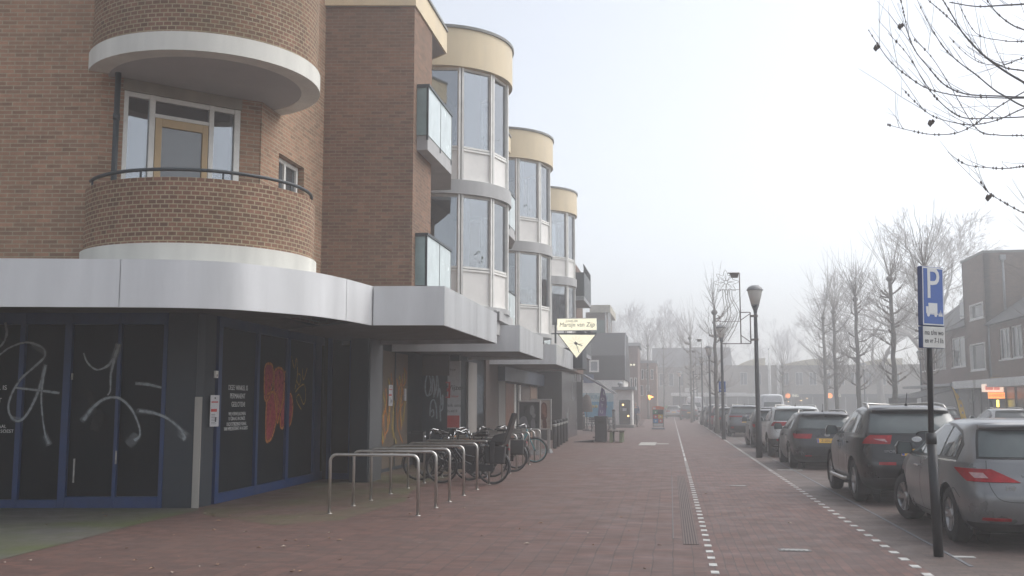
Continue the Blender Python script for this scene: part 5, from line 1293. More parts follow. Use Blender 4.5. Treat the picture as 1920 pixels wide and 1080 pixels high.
def car(name, cat, loc, label, spec, group='cars parked along the bays', rz=0):
    t = thing(name, loc, label, cat, group, rz)
    B_ = Body(spec['keys'], spec.get('nr', 6), spec.get('nf', 3.2)); K = len(spec['keys']) - 1
    r = spec['r']; ra = r + .055; ys = spec['axles']; pm = spec['paint']; Wm = max(k[3] for k in spec['keys']); H = spec['keys'][-1][0]
    lo = spec.get('low', False)
    # --- body skin
    NT, NS = (34, 70) if lo else (60, 150)
    mb = MB(); rows = []
    for i in range(NT + 1):
        tt = K * i / NT; o = B_.outline(tt); L = o[-1][0]
        left = [B_.P(tt, L * j / NS) for j in range(NS + 1)]
        rows.append(left + [Vector((-p.x, p.y, p.z)) for p in left[-2:0:-1]])
    ins = []
    for R in rows:
        q = []
        for j, p in enumerate(R):
            f = False
            if abs(p.x) > .5 * Wm:
                for ya in ys:
                    d = hypot(p.y - ya, p.z - r)
                    if d < ra and p.z < r + ra: f = True; R[j] = (p, Vector((p.x, ya + (p.y - ya) * ra / max(d, .01), r + (p.z - r) * ra / max(d, .01))))
            q.append(f)
        ins.append(q)
    idx = {}
    n = len(rows[0])
    def vid(i, j):
        if (i, j) not in idx:
            p = rows[i][j]; idx[(i, j)] = mb.add(p[1] if isinstance(p, tuple) else p)
        return idx[(i, j)]
    for i in range(NT):
        for j in range(n):
            c = [(i, j), (i, (j + 1) % n), (i + 1, (j + 1) % n), (i + 1, j)]
            if all(ins[a][b] for a, b in c): continue
            mb.fc([vid(a, b) for a, b in c][::-1], None, 0, True)
    mb.fc([vid(NT, j) for j in range(n)][::-1], None, 0, True)
    body = mb.build('body', pm, t, world=False)
    mb = MB(); z0 = spec['keys'][0][0]; zz, yr, yf, ww = spec['keys'][0]
    mb.box(-ww * .93, ww * .93, yr + .12, yf - .12, z0 - .02, z0 + .06)
    for ya in ys:
        for sg in (-1, 1):
            rows2 = [[(x * sg, ya + (ra + .004) * cos(radians(a)), r + (ra + .004) * sin(radians(a))) for a in range(-30, 211, 12)] for x in (Wm - .03, Wm - .40)]
            mb.grid(rows2, None, 0, True); mb.poly([(sg * (Wm - .40), ya + ra * cos(radians(a)), r + ra * sin(radians(a))) for a in range(0, 360, 20)])
    mb.build('underbody', M_dark, t, world=False)
    for ya in ys:
        for sg in (-1, 1): make_wheel(t, sg * (Wm - .135), ya, r, sg, spec.get('steer', 0) if ya == ys[1] else 0, spec.get('spokes', 5))
    # --- glass
    d = spec['dlo']     # y breaks, bottom and top lines of the side glass
    sides = (1, -1)
    for sg in sides:
        mb = MB(); B_.side(mb, d['ys'][0] - .05, d['ys'][-1] + .05, lambda y: d['bot'](y) - .03, lambda y: d['top'](y) + .03, .004, 20, 5, sg); wt = mb.build('window_surround', M_trim, t, world=False)
        for a, b in zip(d['ys'], d['ys'][1:]):
            mb = MB(); B_.side(mb, a + .035, b - .035, d['bot'], d['top'], .008, 9, 5, sg); mb.build('side_window', M_cglass, wt, world=False)
        if spec.get('chrome'):
            mb = MB(); B_.side(mb, d['ys'][0] - .04, d['ys'][-1] + .04, lambda y: d['bot'](y) - .05, lambda y: d['bot'](y) - .03, .007, 16, 1, sg); mb.build('waist_trim', M_badge, wt, world=False)
    rw = spec['rw']     # z0, z1, lower and upper half width fractions
    mb = MB(); B_.rear(mb, rw[0] - .02, rw[1] + .02, lin(rw[0], rw[2] + .03, rw[1], rw[3] + .03), .004); bw = mb.build('rear_window_surround', M_trim, t, world=False)
    mb = MB(); B_.rear(mb, rw[0], rw[1], lin(rw[0], rw[2], rw[1], rw[3]), .009); mb.build('rear_window', M_cglass2, bw, world=False)
    # windscreen
    mb = MB(); rows = []
    for j in range(6):
        z = spec['ws'][0] + (spec['ws'][1] - spec['ws'][0]) * j / 5; tt = B_.t_of(z); L = B_.outline(tt)[-1][0]; wv = spec['ws'][2] * B_.at(tt)[3]; rows.append([(tt, (L - wv) if i == 0 else (L - wv + 2 * wv * i / 10) if False else L - wv * (1 - i / 10)) for i in range(11)])
    for sg in sides: B_.grid(mb, [[(a, sg * b) for a, b in r_] for r_ in rows], .006)
    mb.build('windscreen', M_cglass, t, world=False)
    # --- lights
    for sg in sides:
        for (z0, z1, xi0, xi1, yo0, yo1, mt) in spec['tails']:
            mb = MB(); B_.wrap(mb, z0, z1, lin(z0, xi0, z1, xi1), lin(z0, yo0, z1, yo1), .011 if mt is not M_tailw else .016, sgn=sg); mb.build('tail_light', mt, t, world=False)
        for (x0, x1, z0, z1) in spec.get('reflectors', ()):
            mb = MB(); B_.wrap(mb, z0, z1, lambda z: x0, lambda z: .02 if False else -9, .008, 2, 3, sg) if False else None
            tq = [B_.t_of(z0 + (z1 - z0) * j / 2) for j in range(3)]; B_.grid(mb, [[(q, sg * (B_.s_x(q, x0) + (B_.s_x(q, x1) - B_.s_x(q, x0)) * i / 4)) for i in range(5)] for q in tq], .010); mb.build('reflector', M_tail, t, world=False)
    # --- lower bumper and seams
    for (z0, z1, hf, mt) in spec.get('bumper', ()):
        mb = MB(); B_.wrap(mb, z0, z1, lambda z: .0, lambda z: hf, .006, 4, 18, 1); B_.wrap(mb, z0, z1, lambda z: .0, lambda z: hf, .006, 4, 18, -1); mb.build('bumper_skirt', mt, t, world=False)
    def seam(pts, sg=1, wd=.006, rearf=False):
        rows = []
        for i, p in enumerate(pts):
            tt = B_.t_of(p[1]); q = B_.s_x(tt, p[0]) if rearf else B_.s_y(tt, p[0])
            a = pts[min(i + 1, len(pts) - 1)]; b = pts[max(i - 1, 0)]; dx, dz = a[0] - b[0], a[1] - b[1]; L = hypot(dx, dz) or 1
            ox, oz = -dz / L * wd / 2, dx / L * wd / 2; r_ = []
            for k in (-1, 1):
                t2 = B_.t_of(p[1] + oz * k); r_.append((t2, sg * (B_.s_x(t2, abs(p[0] + ox * k)) if rearf else B_.s_y(t2, p[0] + ox * k))))
            rows.append(r_)
        return rows
    mb = MB()
    if not lo:
        for sg in sides:
            for pts in spec.get('seams', ()):
                pp = [(a.x, a.y) for a in spline([Vector((u, v, 0)) for u, v in pts], 4)]; B_.grid(mb, seam(pp, sg), .0015, .004)
            for pts in spec.get('rear_seams', ()):
                pp = [(a.x, a.y) for a in spline([Vector((u, v, 0)) for u, v in pts], 4)]; B_.grid(mb, seam(pp, sg, rearf=True), .0015, .004)
        if mb.f: mb.build('panel_gaps', M_dark, t, world=False)
    # --- small parts
    for sg in sides:
        for (y, z) in spec.get('handles', ()):
            tt = B_.t_of(z); p = B_.P(tt, sg * B_.s_y(tt, y)); mb = MB(); x = abs(p.x); sx = -sg
            mb.box(min(sx * (x + .03), sx * (x + .012)), max(sx * (x + .03), sx * (x + .012)), y - .10, y + .10, z - .014, z + .014)
            for q in (-.085, .085): mb.box(min(sx * (x + .02), sx * (x - .01)), max(sx * (x + .02), sx * (x - .01)), y + q - .015, y + q + .015, z - .011, z + .011)
            mb.build('door_handle', M_badge if spec.get('chrome') else pm, t, world=False, bevel=.005)
        my, mz = spec['mirror']; tt = B_.t_of(mz); x = abs(B_.P(tt, B_.s_y(tt, my)).x); sx = -sg
        mb = MB(); c0, c1 = x + .03, x + .24
        f = lambda y, a: [(sx * c0, y, mz - .03), (sx * (c1 - a), y, mz - .045 + a * .5), (sx * c1, y, mz + .06), (sx * (c1 - .03), y, mz + .135 - a * .5), (sx * (c0 + .03), y, mz + .125 - a * .5), (sx * c0, y, mz + .05)]
        R0 = [f(my - .07, 0), f(my, .0), f(my + .10, .05)]
        if sx > 0: R0 = [q[::-1] for q in R0]
        G = mb.grid(R0, None, 0, True, True); mb.fc(G[0][::-1]); mb.fc(G[-1]); mb.box(min(sx * (x - .02), sx * (x + .06)), max(sx * (x - .02), sx * (x + .06)), my - .02, my + .05, mz - .035, mz + .0)
        mr = mb.build('mirror', spec.get('mirror_mat', pm), t, world=False)
        mb = MB(); q = [(p[0] + (.5 * (c0 + c1) * sx - p[0]) * .14, my - .074, p[2] + (mz + .04 - p[2]) * .14) for p in f(0, 0)]
        mb.fc([mb.add(p) for p in (q if sx > 0 else q[::-1])]); mb.build('mirror_glass', M_cglass2, mr, world=False)
        if spec.get('rails'):
            y0, y1, z = spec['rails']; mb = MB(); pts = []
            for k in range(11):
                y = y0 + (y1 - y0) * k / 10; zz = z - .05 * abs(2 * k / 10 - 1) ** 3; tt = B_.t_of(zz); p = B_.P(tt, sg * B_.s_y(tt, y)); pts.append((p.x * .97, y, zz + (.055 if 0 < k < 10 else .0)))
            mb.tube(pts, .018, 8); mb.build('roof_rail', M_ss, t, world=False)
    # spoiler lip, wiper, aerial, plate
    sp = spec.get('spoiler')
    if sp:
        z, hw, dep = sp; mb = MB(); tt = B_.t_of(z); R1 = []
        for dz, dy in ((.03, .18), (.022, -dep * .6), (0, -dep), (-.028, -dep * .8), (-.03, .12)):
            R1.append([(x, B_.P(B_.t_of(z), B_.s_x(B_.t_of(z), abs(x))).y + dy, z + dz - .02 * (x / hw) ** 2) for x in [hw * (2 * i / 12 - 1) for i in range(13)]])
        G = mb.grid(R1, None, 0, True); mb.fc([g[0] for g in G]); mb.fc([g[-1] for g in G][::-1]); mb.build('roof_spoiler', spec.get('spoiler_mat', pm), t, world=False)
    if spec.get('aerial'):
        x, y, L = spec['aerial']; mb = MB(); mb.lathe([(.03, H - .03), (.022, H + .02), (.008, H + .03)], (x, y, 0), 'z', 10); mb.tube([(x, y, H + .02), (x, y - .10, H + L)], .006, 5); mb.build('aerial', M_trim, t, world=False)
    if spec.get('wiper'):
        z = spec['wiper']; y = B_.P(B_.t_of(z), .1).y; mb = MB(); mb.tube([(.0, y - .03, z - .05), (.04, y - .025, z), (.36, y - .02, z + .03)], .012, 6); mb.build('wiper', M_trim, t, world=False)
    pz = spec['plate'][0]; y = B_.P(B_.t_of(pz), 0.0).y; dy = B_.P(B_.t_of(pz + .06), 0.0).y - B_.P(B_.t_of(pz - .06), 0.0).y
    P = lambda x, v, o: (x, y + dy / .12 * v - o - .004, pz + v)
    mb = MB(); q = lambda o: [P(-.26, -.055, o), P(.26, -.055, o), P(.26, .055, o), P(-.26, .055, o)]
    a, b = [mb.add(p) for p in q(.012)], [mb.add(p) for p in q(-.01)]
    mb.fc(a)
    for i in range(4): mb.fc((a[(i + 1) % 4], a[i], b[i], b[(i + 1) % 4]))
    pl = mb.build('number_plate', M_plate, t, world=False)
    mb = MB(); mb.fc([mb.add(p) for p in (P(-.255, -.05, .0135), P(-.215, -.05, .0135), P(-.215, .05, .0135), P(-.255, .05, .0135))]); mb.build('blue_band', M_plate_blue, pl, world=False)
    if spec['plate'][1]:
        o_ = text('plate_number', spec['plate'][1], .098, M_inkk, P(.02, 0, .014), (1, 0, 0), (0, dy / .12, 1), None, .001, sx=.95); o_.parent = pl
    if spec.get('badge'):
        z = spec['badge'][0]; y = B_.P(B_.t_of(z), 0.0).y; mb = MB(); mb.lathe([(.05, -.016), (.055, -.01), (.05, .01)], (0, y, z), 'y', 18)
        for i, v in enumerate(mb.v): mb.v[i] = (v[0] * spec['badge'][1], v[1], v[2] * .8 + z * .2)
        mb.build('badge', M_badge, t, world=False)
    if spec.get('script'):
        s_, x, z = spec['script']; tt = B_.t_of(z); p = B_.P(tt, B_.s_x(tt, abs(x)) * (1 if x < 0 else -1)); o_ = text('lettering', s_, .065, M_badge, (p.x, p.y - .012, p.z), (1, 0, 0), up3, None, .004, sx=1.2); o_.parent = t
    if spec.get('sidestep'):
        for sg in (-1, 1): mb = MB(); mb.tube([(sg * (Wm - .02), ys[0] + .42, .36), (sg * (Wm + .03), ys[0] + .55, .34), (sg * (Wm + .03), ys[1] - .55, .34), (sg * (Wm - .02), ys[1] - .42, .36)], .035, 10); mb.build('side_step', M_ss, t, world=False)
    return t
# ---- body shapes
WAGON = [(.18, .34, 4.05, .78), (.27, .12, 4.22, .85), (.42, .02, 4.32, .895), (.58, 0, 4.35, .91), (.70, .035, 4.33, .905), (.82, .10, 4.22, .895), (.93, .135, 3.95, .88), (.985, .15, 3.6, .865), (1.06, .20, 3.2, .83), (1.18, .29, 2.92, .775), (1.30, .39, 2.55, .71), (1.385, .43, 2.25, .66), (1.425, .46, 2.05, .615), (1.455, .62, 1.85, .53), (1.47, 1.05, 1.5, .28)]
SUV = [(.23, .36, 4.05, .80), (.33, .12, 4.2, .875), (.48, .02, 4.28, .92), (.66, 0, 4.3, .93), (.80, .05, 4.28, .93), (.95, .10, 4.15, .915), (1.05, .12, 3.8, .90), (1.10, .14, 3.45, .885), (1.19, .19, 3.12, .845), (1.32, .30, 2.82, .79), (1.45, .42, 2.45, .73), (1.54, .47, 2.2, .68), (1.585, .52, 2.0, .62), (1.615, .70, 1.8, .53), (1.63, 1.1, 1.5, .28)]
HATCH = [(a * .985, b, c * .985, d * .99) for a, b, c, d in WAGON]
def dlo(ys, b0, b1, top): return dict(ys=ys, bot=poly1((ys[0], b0), (ys[-1], b1)), top=top)
SEAMS = [[(1.22, .40), (1.30, .60), (1.34, .94)], [(2.17, .30), (2.15, .60), (2.16, .95)], [(3.05, .35), (3.10, .60), (3.02, .93)], [(1.22, .30), (2.1, .27), (3.0, .30)]]
spA = dict(keys=WAGON, r=.325, axles=(.88, 3.34), paint=paint('silver_grey_paint', (.205, .21, .215), .4, .30), steer=radians(16), spokes=5,
           dlo=dlo([.62, 1.22, 2.1, 2.95], 1.015, .985, poly1((.62, 1.14), (.75, 1.29), (1.2, 1.37), (1.9, 1.385), (2.3, 1.33), (2.95, 1.06))), chrome=True, rw=(1.035, 1.325, .80, .86), ws=(1.05, 1.36, .92),
           tails=[(.76, .905, .30, .58, .30, .62, M_tail), (.80, .86, .62, .66, .22, .30, M_tailw)], reflectors=[(.42, .70, .335, .365)], bumper=[(.185, .30, .42, M_plastic)],
           seams=SEAMS + [[(.42, .56), (.60, .66), (.72, .60)]], rear_seams=[[(.62, 1.0), (.63, .82), (.60, .66), (.50, .56), (.2, .545), (.01, .545)]],
           handles=[(1.36, .845), (2.30, .83)], mirror=(2.92, .99), spoiler=(1.40, .60, .10), plate=(.70, 'K-418-TB'), script=('308', -.42, .70), mirror_mat=M_trim, wiper=1.04)
spB = dict(keys=SUV, r=.355, axles=(.86, 3.38), paint=paint('black_car_paint', (.010, .011, .013), .1, .3), spokes=5,
           dlo=dlo([.60, 1.15, 2.05, 2.85], 1.16, 1.10, poly1((.60, 1.26), (.78, 1.43), (1.2, 1.50), (1.9, 1.515), (2.3, 1.46), (2.85, 1.18))), rw=(1.16, 1.475, .84, .88), ws=(1.16, 1.5, .92),
           tails=[(.99, 1.13, .42, .38, .34, .24, M_tail), (1.02, 1.07, .46, .50, .11, .18, M_tailw)], reflectors=[(.36, .62, .655, .70)], bumper=[(.24, .44, .48, M_plastic)],
           seams=[[(a, b + .1) for a, b in q] for q in SEAMS], rear_seams=[[(.68, 1.12), (.69, .95), (.66, .76), (.3, .73), (.01, .73)]], handles=[(1.30, .985), (2.22, .97)], mirror=(2.84, 1.11), spoiler=(1.55, .62, .10), rails=(.70, 2.25, 1.60), aerial=(0, .78, .20),
           plate=(.86, 'Z-527-XK'), badge=(1.07, 1.5), script=('SPORTAGE', -.34, .87), sidestep=True, wiper=1.19, chrome=False)
spC = dict(keys=HATCH, r=.325, axles=(.86, 3.2), paint=paint('anthracite_paint', (.022, .025, .030), .2, .3), spokes=5,
           dlo=dlo([.60, 1.15, 2.05, 2.85], 1.0, .97, poly1((.60, 1.12), (.75, 1.26), (1.2, 1.34), (1.9, 1.36), (2.3, 1.31), (2.85, 1.05))), rw=(1.02, 1.30, .82, .86), ws=(1.04, 1.34, .92),
           tails=[(.77, .89, .40, .36, .30, .40, M_tail)], reflectors=[(.40, .56, .33, .355)], bumper=[(.19, .36, .42, M_plastic)], seams=SEAMS, rear_seams=[[(.62, 1.0), (.62, .8), (.58, .6), (.3, .56), (.01, .56)]],
           handles=[(1.30, .83), (2.2, .82)], mirror=(2.84, .98), spoiler=(1.38, .58, .12), rails=(.75, 2.1, 1.43), aerial=(0, .80, .19), plate=(.72, 'Z-202-KS'), badge=(.86, 1.3), wiper=1.03, low=False)
spD = dict(spB, keys=[(a * .97, b, c, d) for a, b, c, d in SUV], paint=paint('white_car_paint', (.58, .60, .60), .0, .35), spokes=5, sidestep=False, tails=[(.96, 1.08, .34, .30, .34, .26, M_tail)], bumper=[(.24, .56, .55, M_plastic)], reflectors=[(.50, .68, .50, .56)],
           script=None, plate=(.80, 'R-844-VD'), dlo=dlo([.60, 1.15, 2.05, 2.85], 1.13, 1.08, poly1((.60, 1.22), (.78, 1.39), (1.2, 1.46), (1.9, 1.47), (2.3, 1.42), (2.85, 1.15))), rw=(1.14, 1.43, .84, .88), ws=(1.14, 1.46, .92), rails=(.70, 2.25, 1.555), spoiler=(1.50, .62, .10), badge=(1.05, 1.2), wiper=1.17, aerial=(0, .85, .09), chrome=False, handles=[(1.30, .95), (2.22, .94)], mirror=(2.84, 1.08))
spF = dict(spD, paint=paint('steel_grey_paint', (.14, .15, .165), .4, .3), tails=[(.98, 1.045, .18, .18, .32, .30, M_tail)], reflectors=[(.60, .75, .42, .50)], low=True, script=None, plate=(.76, 'TX-812-L'))
CX = lambda x, s: x + max(k[3] for k in s['keys']) - .02
car('estate_car', 'car', (CX(3.30, spA), 13.17 - .88, 0), 'silver grey estate car with steered front wheel, nearest of the parked row', spA)
car('suv', 'car', (CX(3.07, spB), 18.35 - .86, 0), 'black SUV with roof rails and chrome side step, parked before the silver estate', spB)
car('estate_car', 'car', (CX(3.03, spC), 27.6 - .86, 0), 'anthracite estate car with a short roof aerial, between black SUV and white SUV', spC)
car('suv', 'car', (CX(3.03, spD), 33.6 - .86, 0), 'white SUV with dark lower bumper behind the first lamp post', spD)
spE = dict(spC, paint=paint('charcoal_car_paint', (.035, .035, .038), .3, .3), low=True, aerial=None, plate=(.72, ''))
car('hatchback', 'car', (CX(2.98, spE), 39.2, 0), 'charcoal hatchback mostly hidden ahead of the white SUV', spE)
car('suv', 'car', (CX(2.84, spF), 52.6, 0), 'steel grey SUV facing away, alone past the empty parking bay', spF)
far = [('hatchback', spC, paint('dark_green_paint', (.03, .04, .04), .3), 2.50, 58.6, 'dark hatchback with its red tail light right of the third lamp post'), ('hatchback', spC, paint('maroon_paint', (.16, .02, .025), .2), 2.45, 65.5, 'maroon hatchback in the row of cars by the third lamp post'),
       ('suv', spF, paint('slate_car_paint', (.05, .055, .065), .3), 2.40, 73, 'slate coloured SUV in the hazy row before the white van'), ('hatchback', spC, paint('blue_grey_paint', (.07, .08, .10), .3), 2.3, 80, 'blue grey hatchback in the hazy row before the white van'),
       ('suv', spF, paint('black_far_paint', (.02, .022, .026), .2), .95, 104, 'black SUV standing square in front of the white van'), ('hatchback', spC, paint('silver_far_paint', (.42, .44, .46), .3), -.55, 116, 'silver hatchback with red lights left of the black SUV and white van'),
       ('suv', spF, paint('grey_far_paint', (.12, .125, .13), .3), -3.0, 124, 'grey SUV in the mist under the orange shop light')]
for nm, sp, pm, x, y, lb in far: s2 = dict(sp, paint=pm, low=True, aerial=None, script=None, plate=(sp['plate'][0], '')); car(nm, 'car', (CX(x, s2), y, 0), lb, s2)
s2 = dict(spC, paint=paint('dark_driving_paint', (.05, .052, .058), .3), low=True, aerial=None, plate=(.72, ''), tails=[(.77, .89, .40, .36, .30, .40, M_brake)])
car('hatchback', 'car', (6.0, 66, 0), 'dark hatchback with lit brake lights on the road beside the steel grey SUV', s2, group='vehicles on the road')
# parked across the road: only roofs show over the near cars
for x, y, pm, lb in ((14.4, 46, 'white_far_paint', 'white hatchback across the road, its roof just over the silver estate'), (14.5, 57, 'grey_kerb_paint', 'grey hatchback parked across the road by the yellow flag')):
    s2 = dict(spC, paint=paint(pm, (.55, .56, .56) if 'white' in pm else (.2, .2, .21), .1), low=True, aerial=None, plate=(.72, '')); car('hatchback', 'car', (x, y, .0), lb, s2, group='cars parked across the road')
# ---- vans
VAN = [(.26, .20, 4.85, .90), (.45, .04, 4.98, .97), (.80, 0, 5.0, .99), (1.10, .01, 4.85, .99), (1.30, .02, 4.45, .985), (1.60, .04, 4.1, .965), (1.95, .08, 3.75, .92), (2.20, .11, 3.45, .87), (2.32, .16, 3.25, .80), (2.40, .35, 3.0, .66), (2.43, .9, 2.4, .35)]
spV = dict(keys=VAN, nr=9, r=.34, axles=(1.0, 4.0), paint=paint('white_van_paint', (.62, .63, .64), .0, .4), low=True, dlo=dlo([2.9, 3.75], 1.25, 1.25, lambda y: 1.25 + .52 * min(1, max(.1, (4.1 - y) / .5))), rw=(1.30, 1.75, .70, .66), ws=(1.35, 2.0, .9),
           tails=[(.85, 1.25, .86, .86, .12, .14, M_tail)], bumper=[(.27, .42, .3, M_plastic)], mirror=(3.85, 1.3), plate=(.75, ''))
p = gp(1272, 784); car('van', 'van', (2.55, 112, 0), 'big white van standing across the end of the parked row', spV, rz=radians(-4), group='vans')
spV2 = dict(spV, tails=[(.85, 1.2, .86, .86, .12, .14, M_tail)])
car('van', 'van', (8.1, 84, 0), 'white van driving on the road ahead of the braking car', spV2, group='vans')
# ================================================================ BUILDINGS FURTHER ON
M_bfar = brick('brown_brick_far', (.23, .135, .095), (.17, .105, .08), (.15, .13, .11), dirt=.3)
M_bpink = brick('pink_brick_far', (.40, .26, .19), (.34, .22, .17), (.36, .30, .25), dirt=.2)
M_bred = brick('red_brick_far', (.21, .11, .09), (.17, .095, .08), (.18, .15, .13), dirt=.3)
M_bpale = brick('pale_brick_far', (.36, .31, .25), (.31, .27, .22), (.33, .30, .26), dirt=.2)
M_roof = plain('dark_roof_tiles', (.05, .05, .053), .8, var=.25, vs=5)
M_slat = plain('dark_slat_cladding', (.018, .018, .019), .75, var=.2, vs=4)
M_wwall = plain('white_render', (.76, .75, .71), .8, var=.1, vs=2)
M_zinc = plain('zinc_edge', (.30, .31, .32), .5, metal=.4, var=.15)
M_vault = plain('pale_yellow_vault', (.52, .46, .30), .6, var=.1)
M_shopdk = plain('dark_shop_glass', (.035, .036, .04), .25, var=.5, vs=.7)
def window(parent, fr, u0, u1, z0, z1, wall_th=.1, mull=1, fm=None, gm=None, fw=.07, out=0, sill=True):
    mb = MB(); a = -wall_th + .0; b = -wall_th + .07 + out
    fr.box(mb, u0 + .002, u0 + fw, z0 + .002, z1 - .002, a, b); fr.box(mb, u1 - fw, u1 - .002, z0 + .002, z1 - .002, a, b)
    fr.box(mb, u0 + fw, u1 - fw, z1 - fw, z1 - .002, a, b - .003); fr.box(mb, u0 + fw, u1 - fw, z0 + .002, z0 + fw, a, b - .003)
    for k in range(mull): u = u0 + (u1 - u0) * (k + 1) / (mull + 1); fr.box(mb, u - fw * .4, u + fw * .4, z0 + fw, z1 - fw, a, b - .006)
    w_ = mb.build('window', fm or M_frame, parent)
    mb = MB(); fr.box(mb, u0 + fw, u1 - fw, z0 + fw, z1 - fw, a + .01, a + .03); mb.build('pane', gm or M_glass, w_)
    if sill: mb = MB(); fr.box(mb, u0 - .06, u1 + .06, z0 - .07, z0 - .001, -wall_th + .01, .06); mb.build('sill', M_frame, w_)
    return w_
def facade(parent, name, fr, z0, z1, mat, wins, th=.3, mull=1, **kw):
    mb = MB(); a = fr.P(0, 0); b = fr.P(fr.L, 0); mb.wall(a[:2], b[:2], z0, z1, th, [w_ for w_ in wins])
    o = mb.build(name, mat, parent)
    for w_ in wins: window(parent, fr, *w_, wall_th=.14, mull=mull, **kw)
    return o
def hitw(fr, x0, y0, x1, y1):
    a = fr.hit(x0, y1); b = fr.hit(x1, y0); return (a[0], b[0], a[1], b[1])
# ---- right hand row across the road: tall brick block with lower neighbours
XF = 18.0
G = Fr((XF, 130), (XF, 20))           # street face, outside towards -x ... walked from far to near
Yc, Yd = atX(1850, 600, XF).y, atX(1808, 600, XF).y                   # the tall block
t = thing('shop_house', (XF, 60, 0), 'tall brown brick block with flat roof over a lit shop across the road', 'building')
fr = Fr((XF, Yd), (XF, Yc))
w1 = hitw(fr, 1820, 565, 1843, 601); w2 = hitw(fr, 1822, 641, 1847, 695)
ztop = atX(1850, 471, XF).z
facade(t, 'street_wall', fr, 0, ztop, M_bfar, [w1, w2], mull=0, out=.12)
mb = MB(); mb.wall((XF, Yc), (XF + 11, Yc), 0, ztop, .3); mb.wall((XF + 11, Yc), (XF + 11, Yd), 0, ztop, .3); mb.wall((XF + 11, Yd), (XF, Yd), 0, ztop, .3); mb.build('side_wall', M_bfar, t)
mb = MB(); mb.box(XF - .06, XF + 11.1, Yc - .06, Yd + .06, ztop, ztop + .14); mb.build('roof_edge', M_cap, t)
mb = MB(); mb.tube([(XF + 1.0, Yc - .12, ztop - .3), (XF + 1.0, Yc - .12, 6.4)], .07, 8); mb.box(XF + .85, XF + 1.15, Yc - .25, Yc, ztop - .45, ztop - .15); mb.build('downpipe', M_zinc, t)
def shop_strip(t, y0, y1, zf0, zf1, proj, mat):
    mb = MB(); mb.box(XF - proj, XF + .02, y0, y1, zf0, zf1); mb.build('shop_fascia', mat, t)
    mb = MB(); mb.box(XF - .03, XF - .005, y0 + .1, y1 - .1, .12, zf0); o = mb.build('shop_window', M_shopdk, t)
    y = y0 + .1
    while y < y1: mb = MB(); mb.box(XF - .08, XF - .03, y, y + .09, .12, zf0); mb.build('shop_frame', M_rail, o); y += 1.6
shop_strip(t, Yc + .05, Yd - .05, 2.55, 3.0, .9, M_wwall)
# neighbour nearer the camera, lower roof
t2 = thing('shop_house', (XF, 48, 0), 'lower brown brick shop house with wide white framed windows, nearer than the tall block', 'building')
fr2 = Fr((XF, Yc - .31), (XF, 36)); zt2 = atX(1850, 612, XF).z
wn = [hitw(fr2, 1876, 636, 1893, 690), hitw(fr2, 1898, 630, 1916, 690)]
wn = [(a, b, 4.05, 5.75) for a, b, c, d in wn] + [(wn[1][1] + 1.6 + k * 3.4, wn[1][1] + 3.6 + k * 3.4, 4.05, 5.75) for k in range(4)]
facade(t2, 'street_wall', fr2, 0, zt2, M_bfar, [w_ for w_ in wn if w_[1] < fr2.L - .1], mull=1)
mb = MB(); mb.hexa([(XF - .35, 36, zt2), (XF + 9, 36, zt2), (XF + 9, Yc - .32, zt2), (XF - .35, Yc - .32, zt2)], [(XF + 4.2, 36, zt2 + 3.2), (XF + 4.8, 36, zt2 + 3.2), (XF + 4.8, Yc - .32, zt2 + 3.2), (XF + 4.2, Yc - .32, zt2 + 3.2)]); mb.build('roof', M_roof, t2)
mb = MB(); mb.tube([(XF - .1, Yc - .6, zt2), (XF - .1, Yc - .6, 3.1)], .05, 8); mb.build('downpipe', M_zinc, t2)
shop_strip(t2, 36.1, Yc - .4, 2.55, 3.0, .9, M_wwall)
# farther neighbour with a tiled roof and dormer
t3 = thing('shop_house', (XF, 78, 0), 'brown brick shop house with tiled roof and dormer beyond the tall block', 'building')
fr3 = Fr((XF + .3, 79), (XF + .3, Yd + .02)); zt3 = atX(1806, 612, XF).z
wq = [hitw(fr3, 1786, 647, 1809, 696), hitw(fr3, 1752, 650, 1772, 697)]; wq = [(a, b, 4.0, 5.9) for a, b, c, d in wq]
wq += [(wq[1][0] - 4.5 * k - 3.2, wq[1][0] - 4.5 * k - 1.0, 4.0, 5.9) for k in range(3)]
facade(t3, 'street_wall', fr3, 0, zt3, M_bred, [w_ for w_ in wq if w_[0] > .2], mull=1)
mb = MB(); mb.hexa([(XF - .1, Yd + .02, zt3), (XF + 9, Yd + .02, zt3), (XF + 9, 79, zt3), (XF - .1, 79, zt3)], [(XF + 4.4, Yd + .02, zt3 + 3.4), (XF + 5, Yd + .02, zt3 + 3.4), (XF + 5, 79, zt3 + 3.4), (XF + 4.4, 79, zt3 + 3.4)]); mb.build('roof', M_roof, t3)
mb = MB(); mb.box(XF + .9, XF + 3.2, Yd + 1.5, Yd + 4.2, zt3 + .7, zt3 + 2.0); dm = mb.build('dormer', M_wwall, t3)
mb = MB(); mb.box(XF + .86, XF + .9, Yd + 1.7, Yd + 2.8, zt3 + .9, zt3 + 1.8); mb.box(XF + .86, XF + .9, Yd + 2.95, Yd + 4.0, zt3 + .9, zt3 + 1.8); mb.build('dormer_window', M_glass, dm)
mb = MB(); mb.box(XF + .3 - 1.3, XF + .32, Yd + .1, 78.9, 2.75, 2.9); mb.build('shop_canopy', M_zinc, t3)
mb = MB(); mb.box(XF + .27, XF + .295, Yd + .2, 78.8, .12, 2.7); mb.build('shop_window', M_shopdk, t3)
t4 = thing('awning', (XF - .7, 70, 2.6), 'wide dark drop awning over the pavement left of the yellow flag', 'awning')
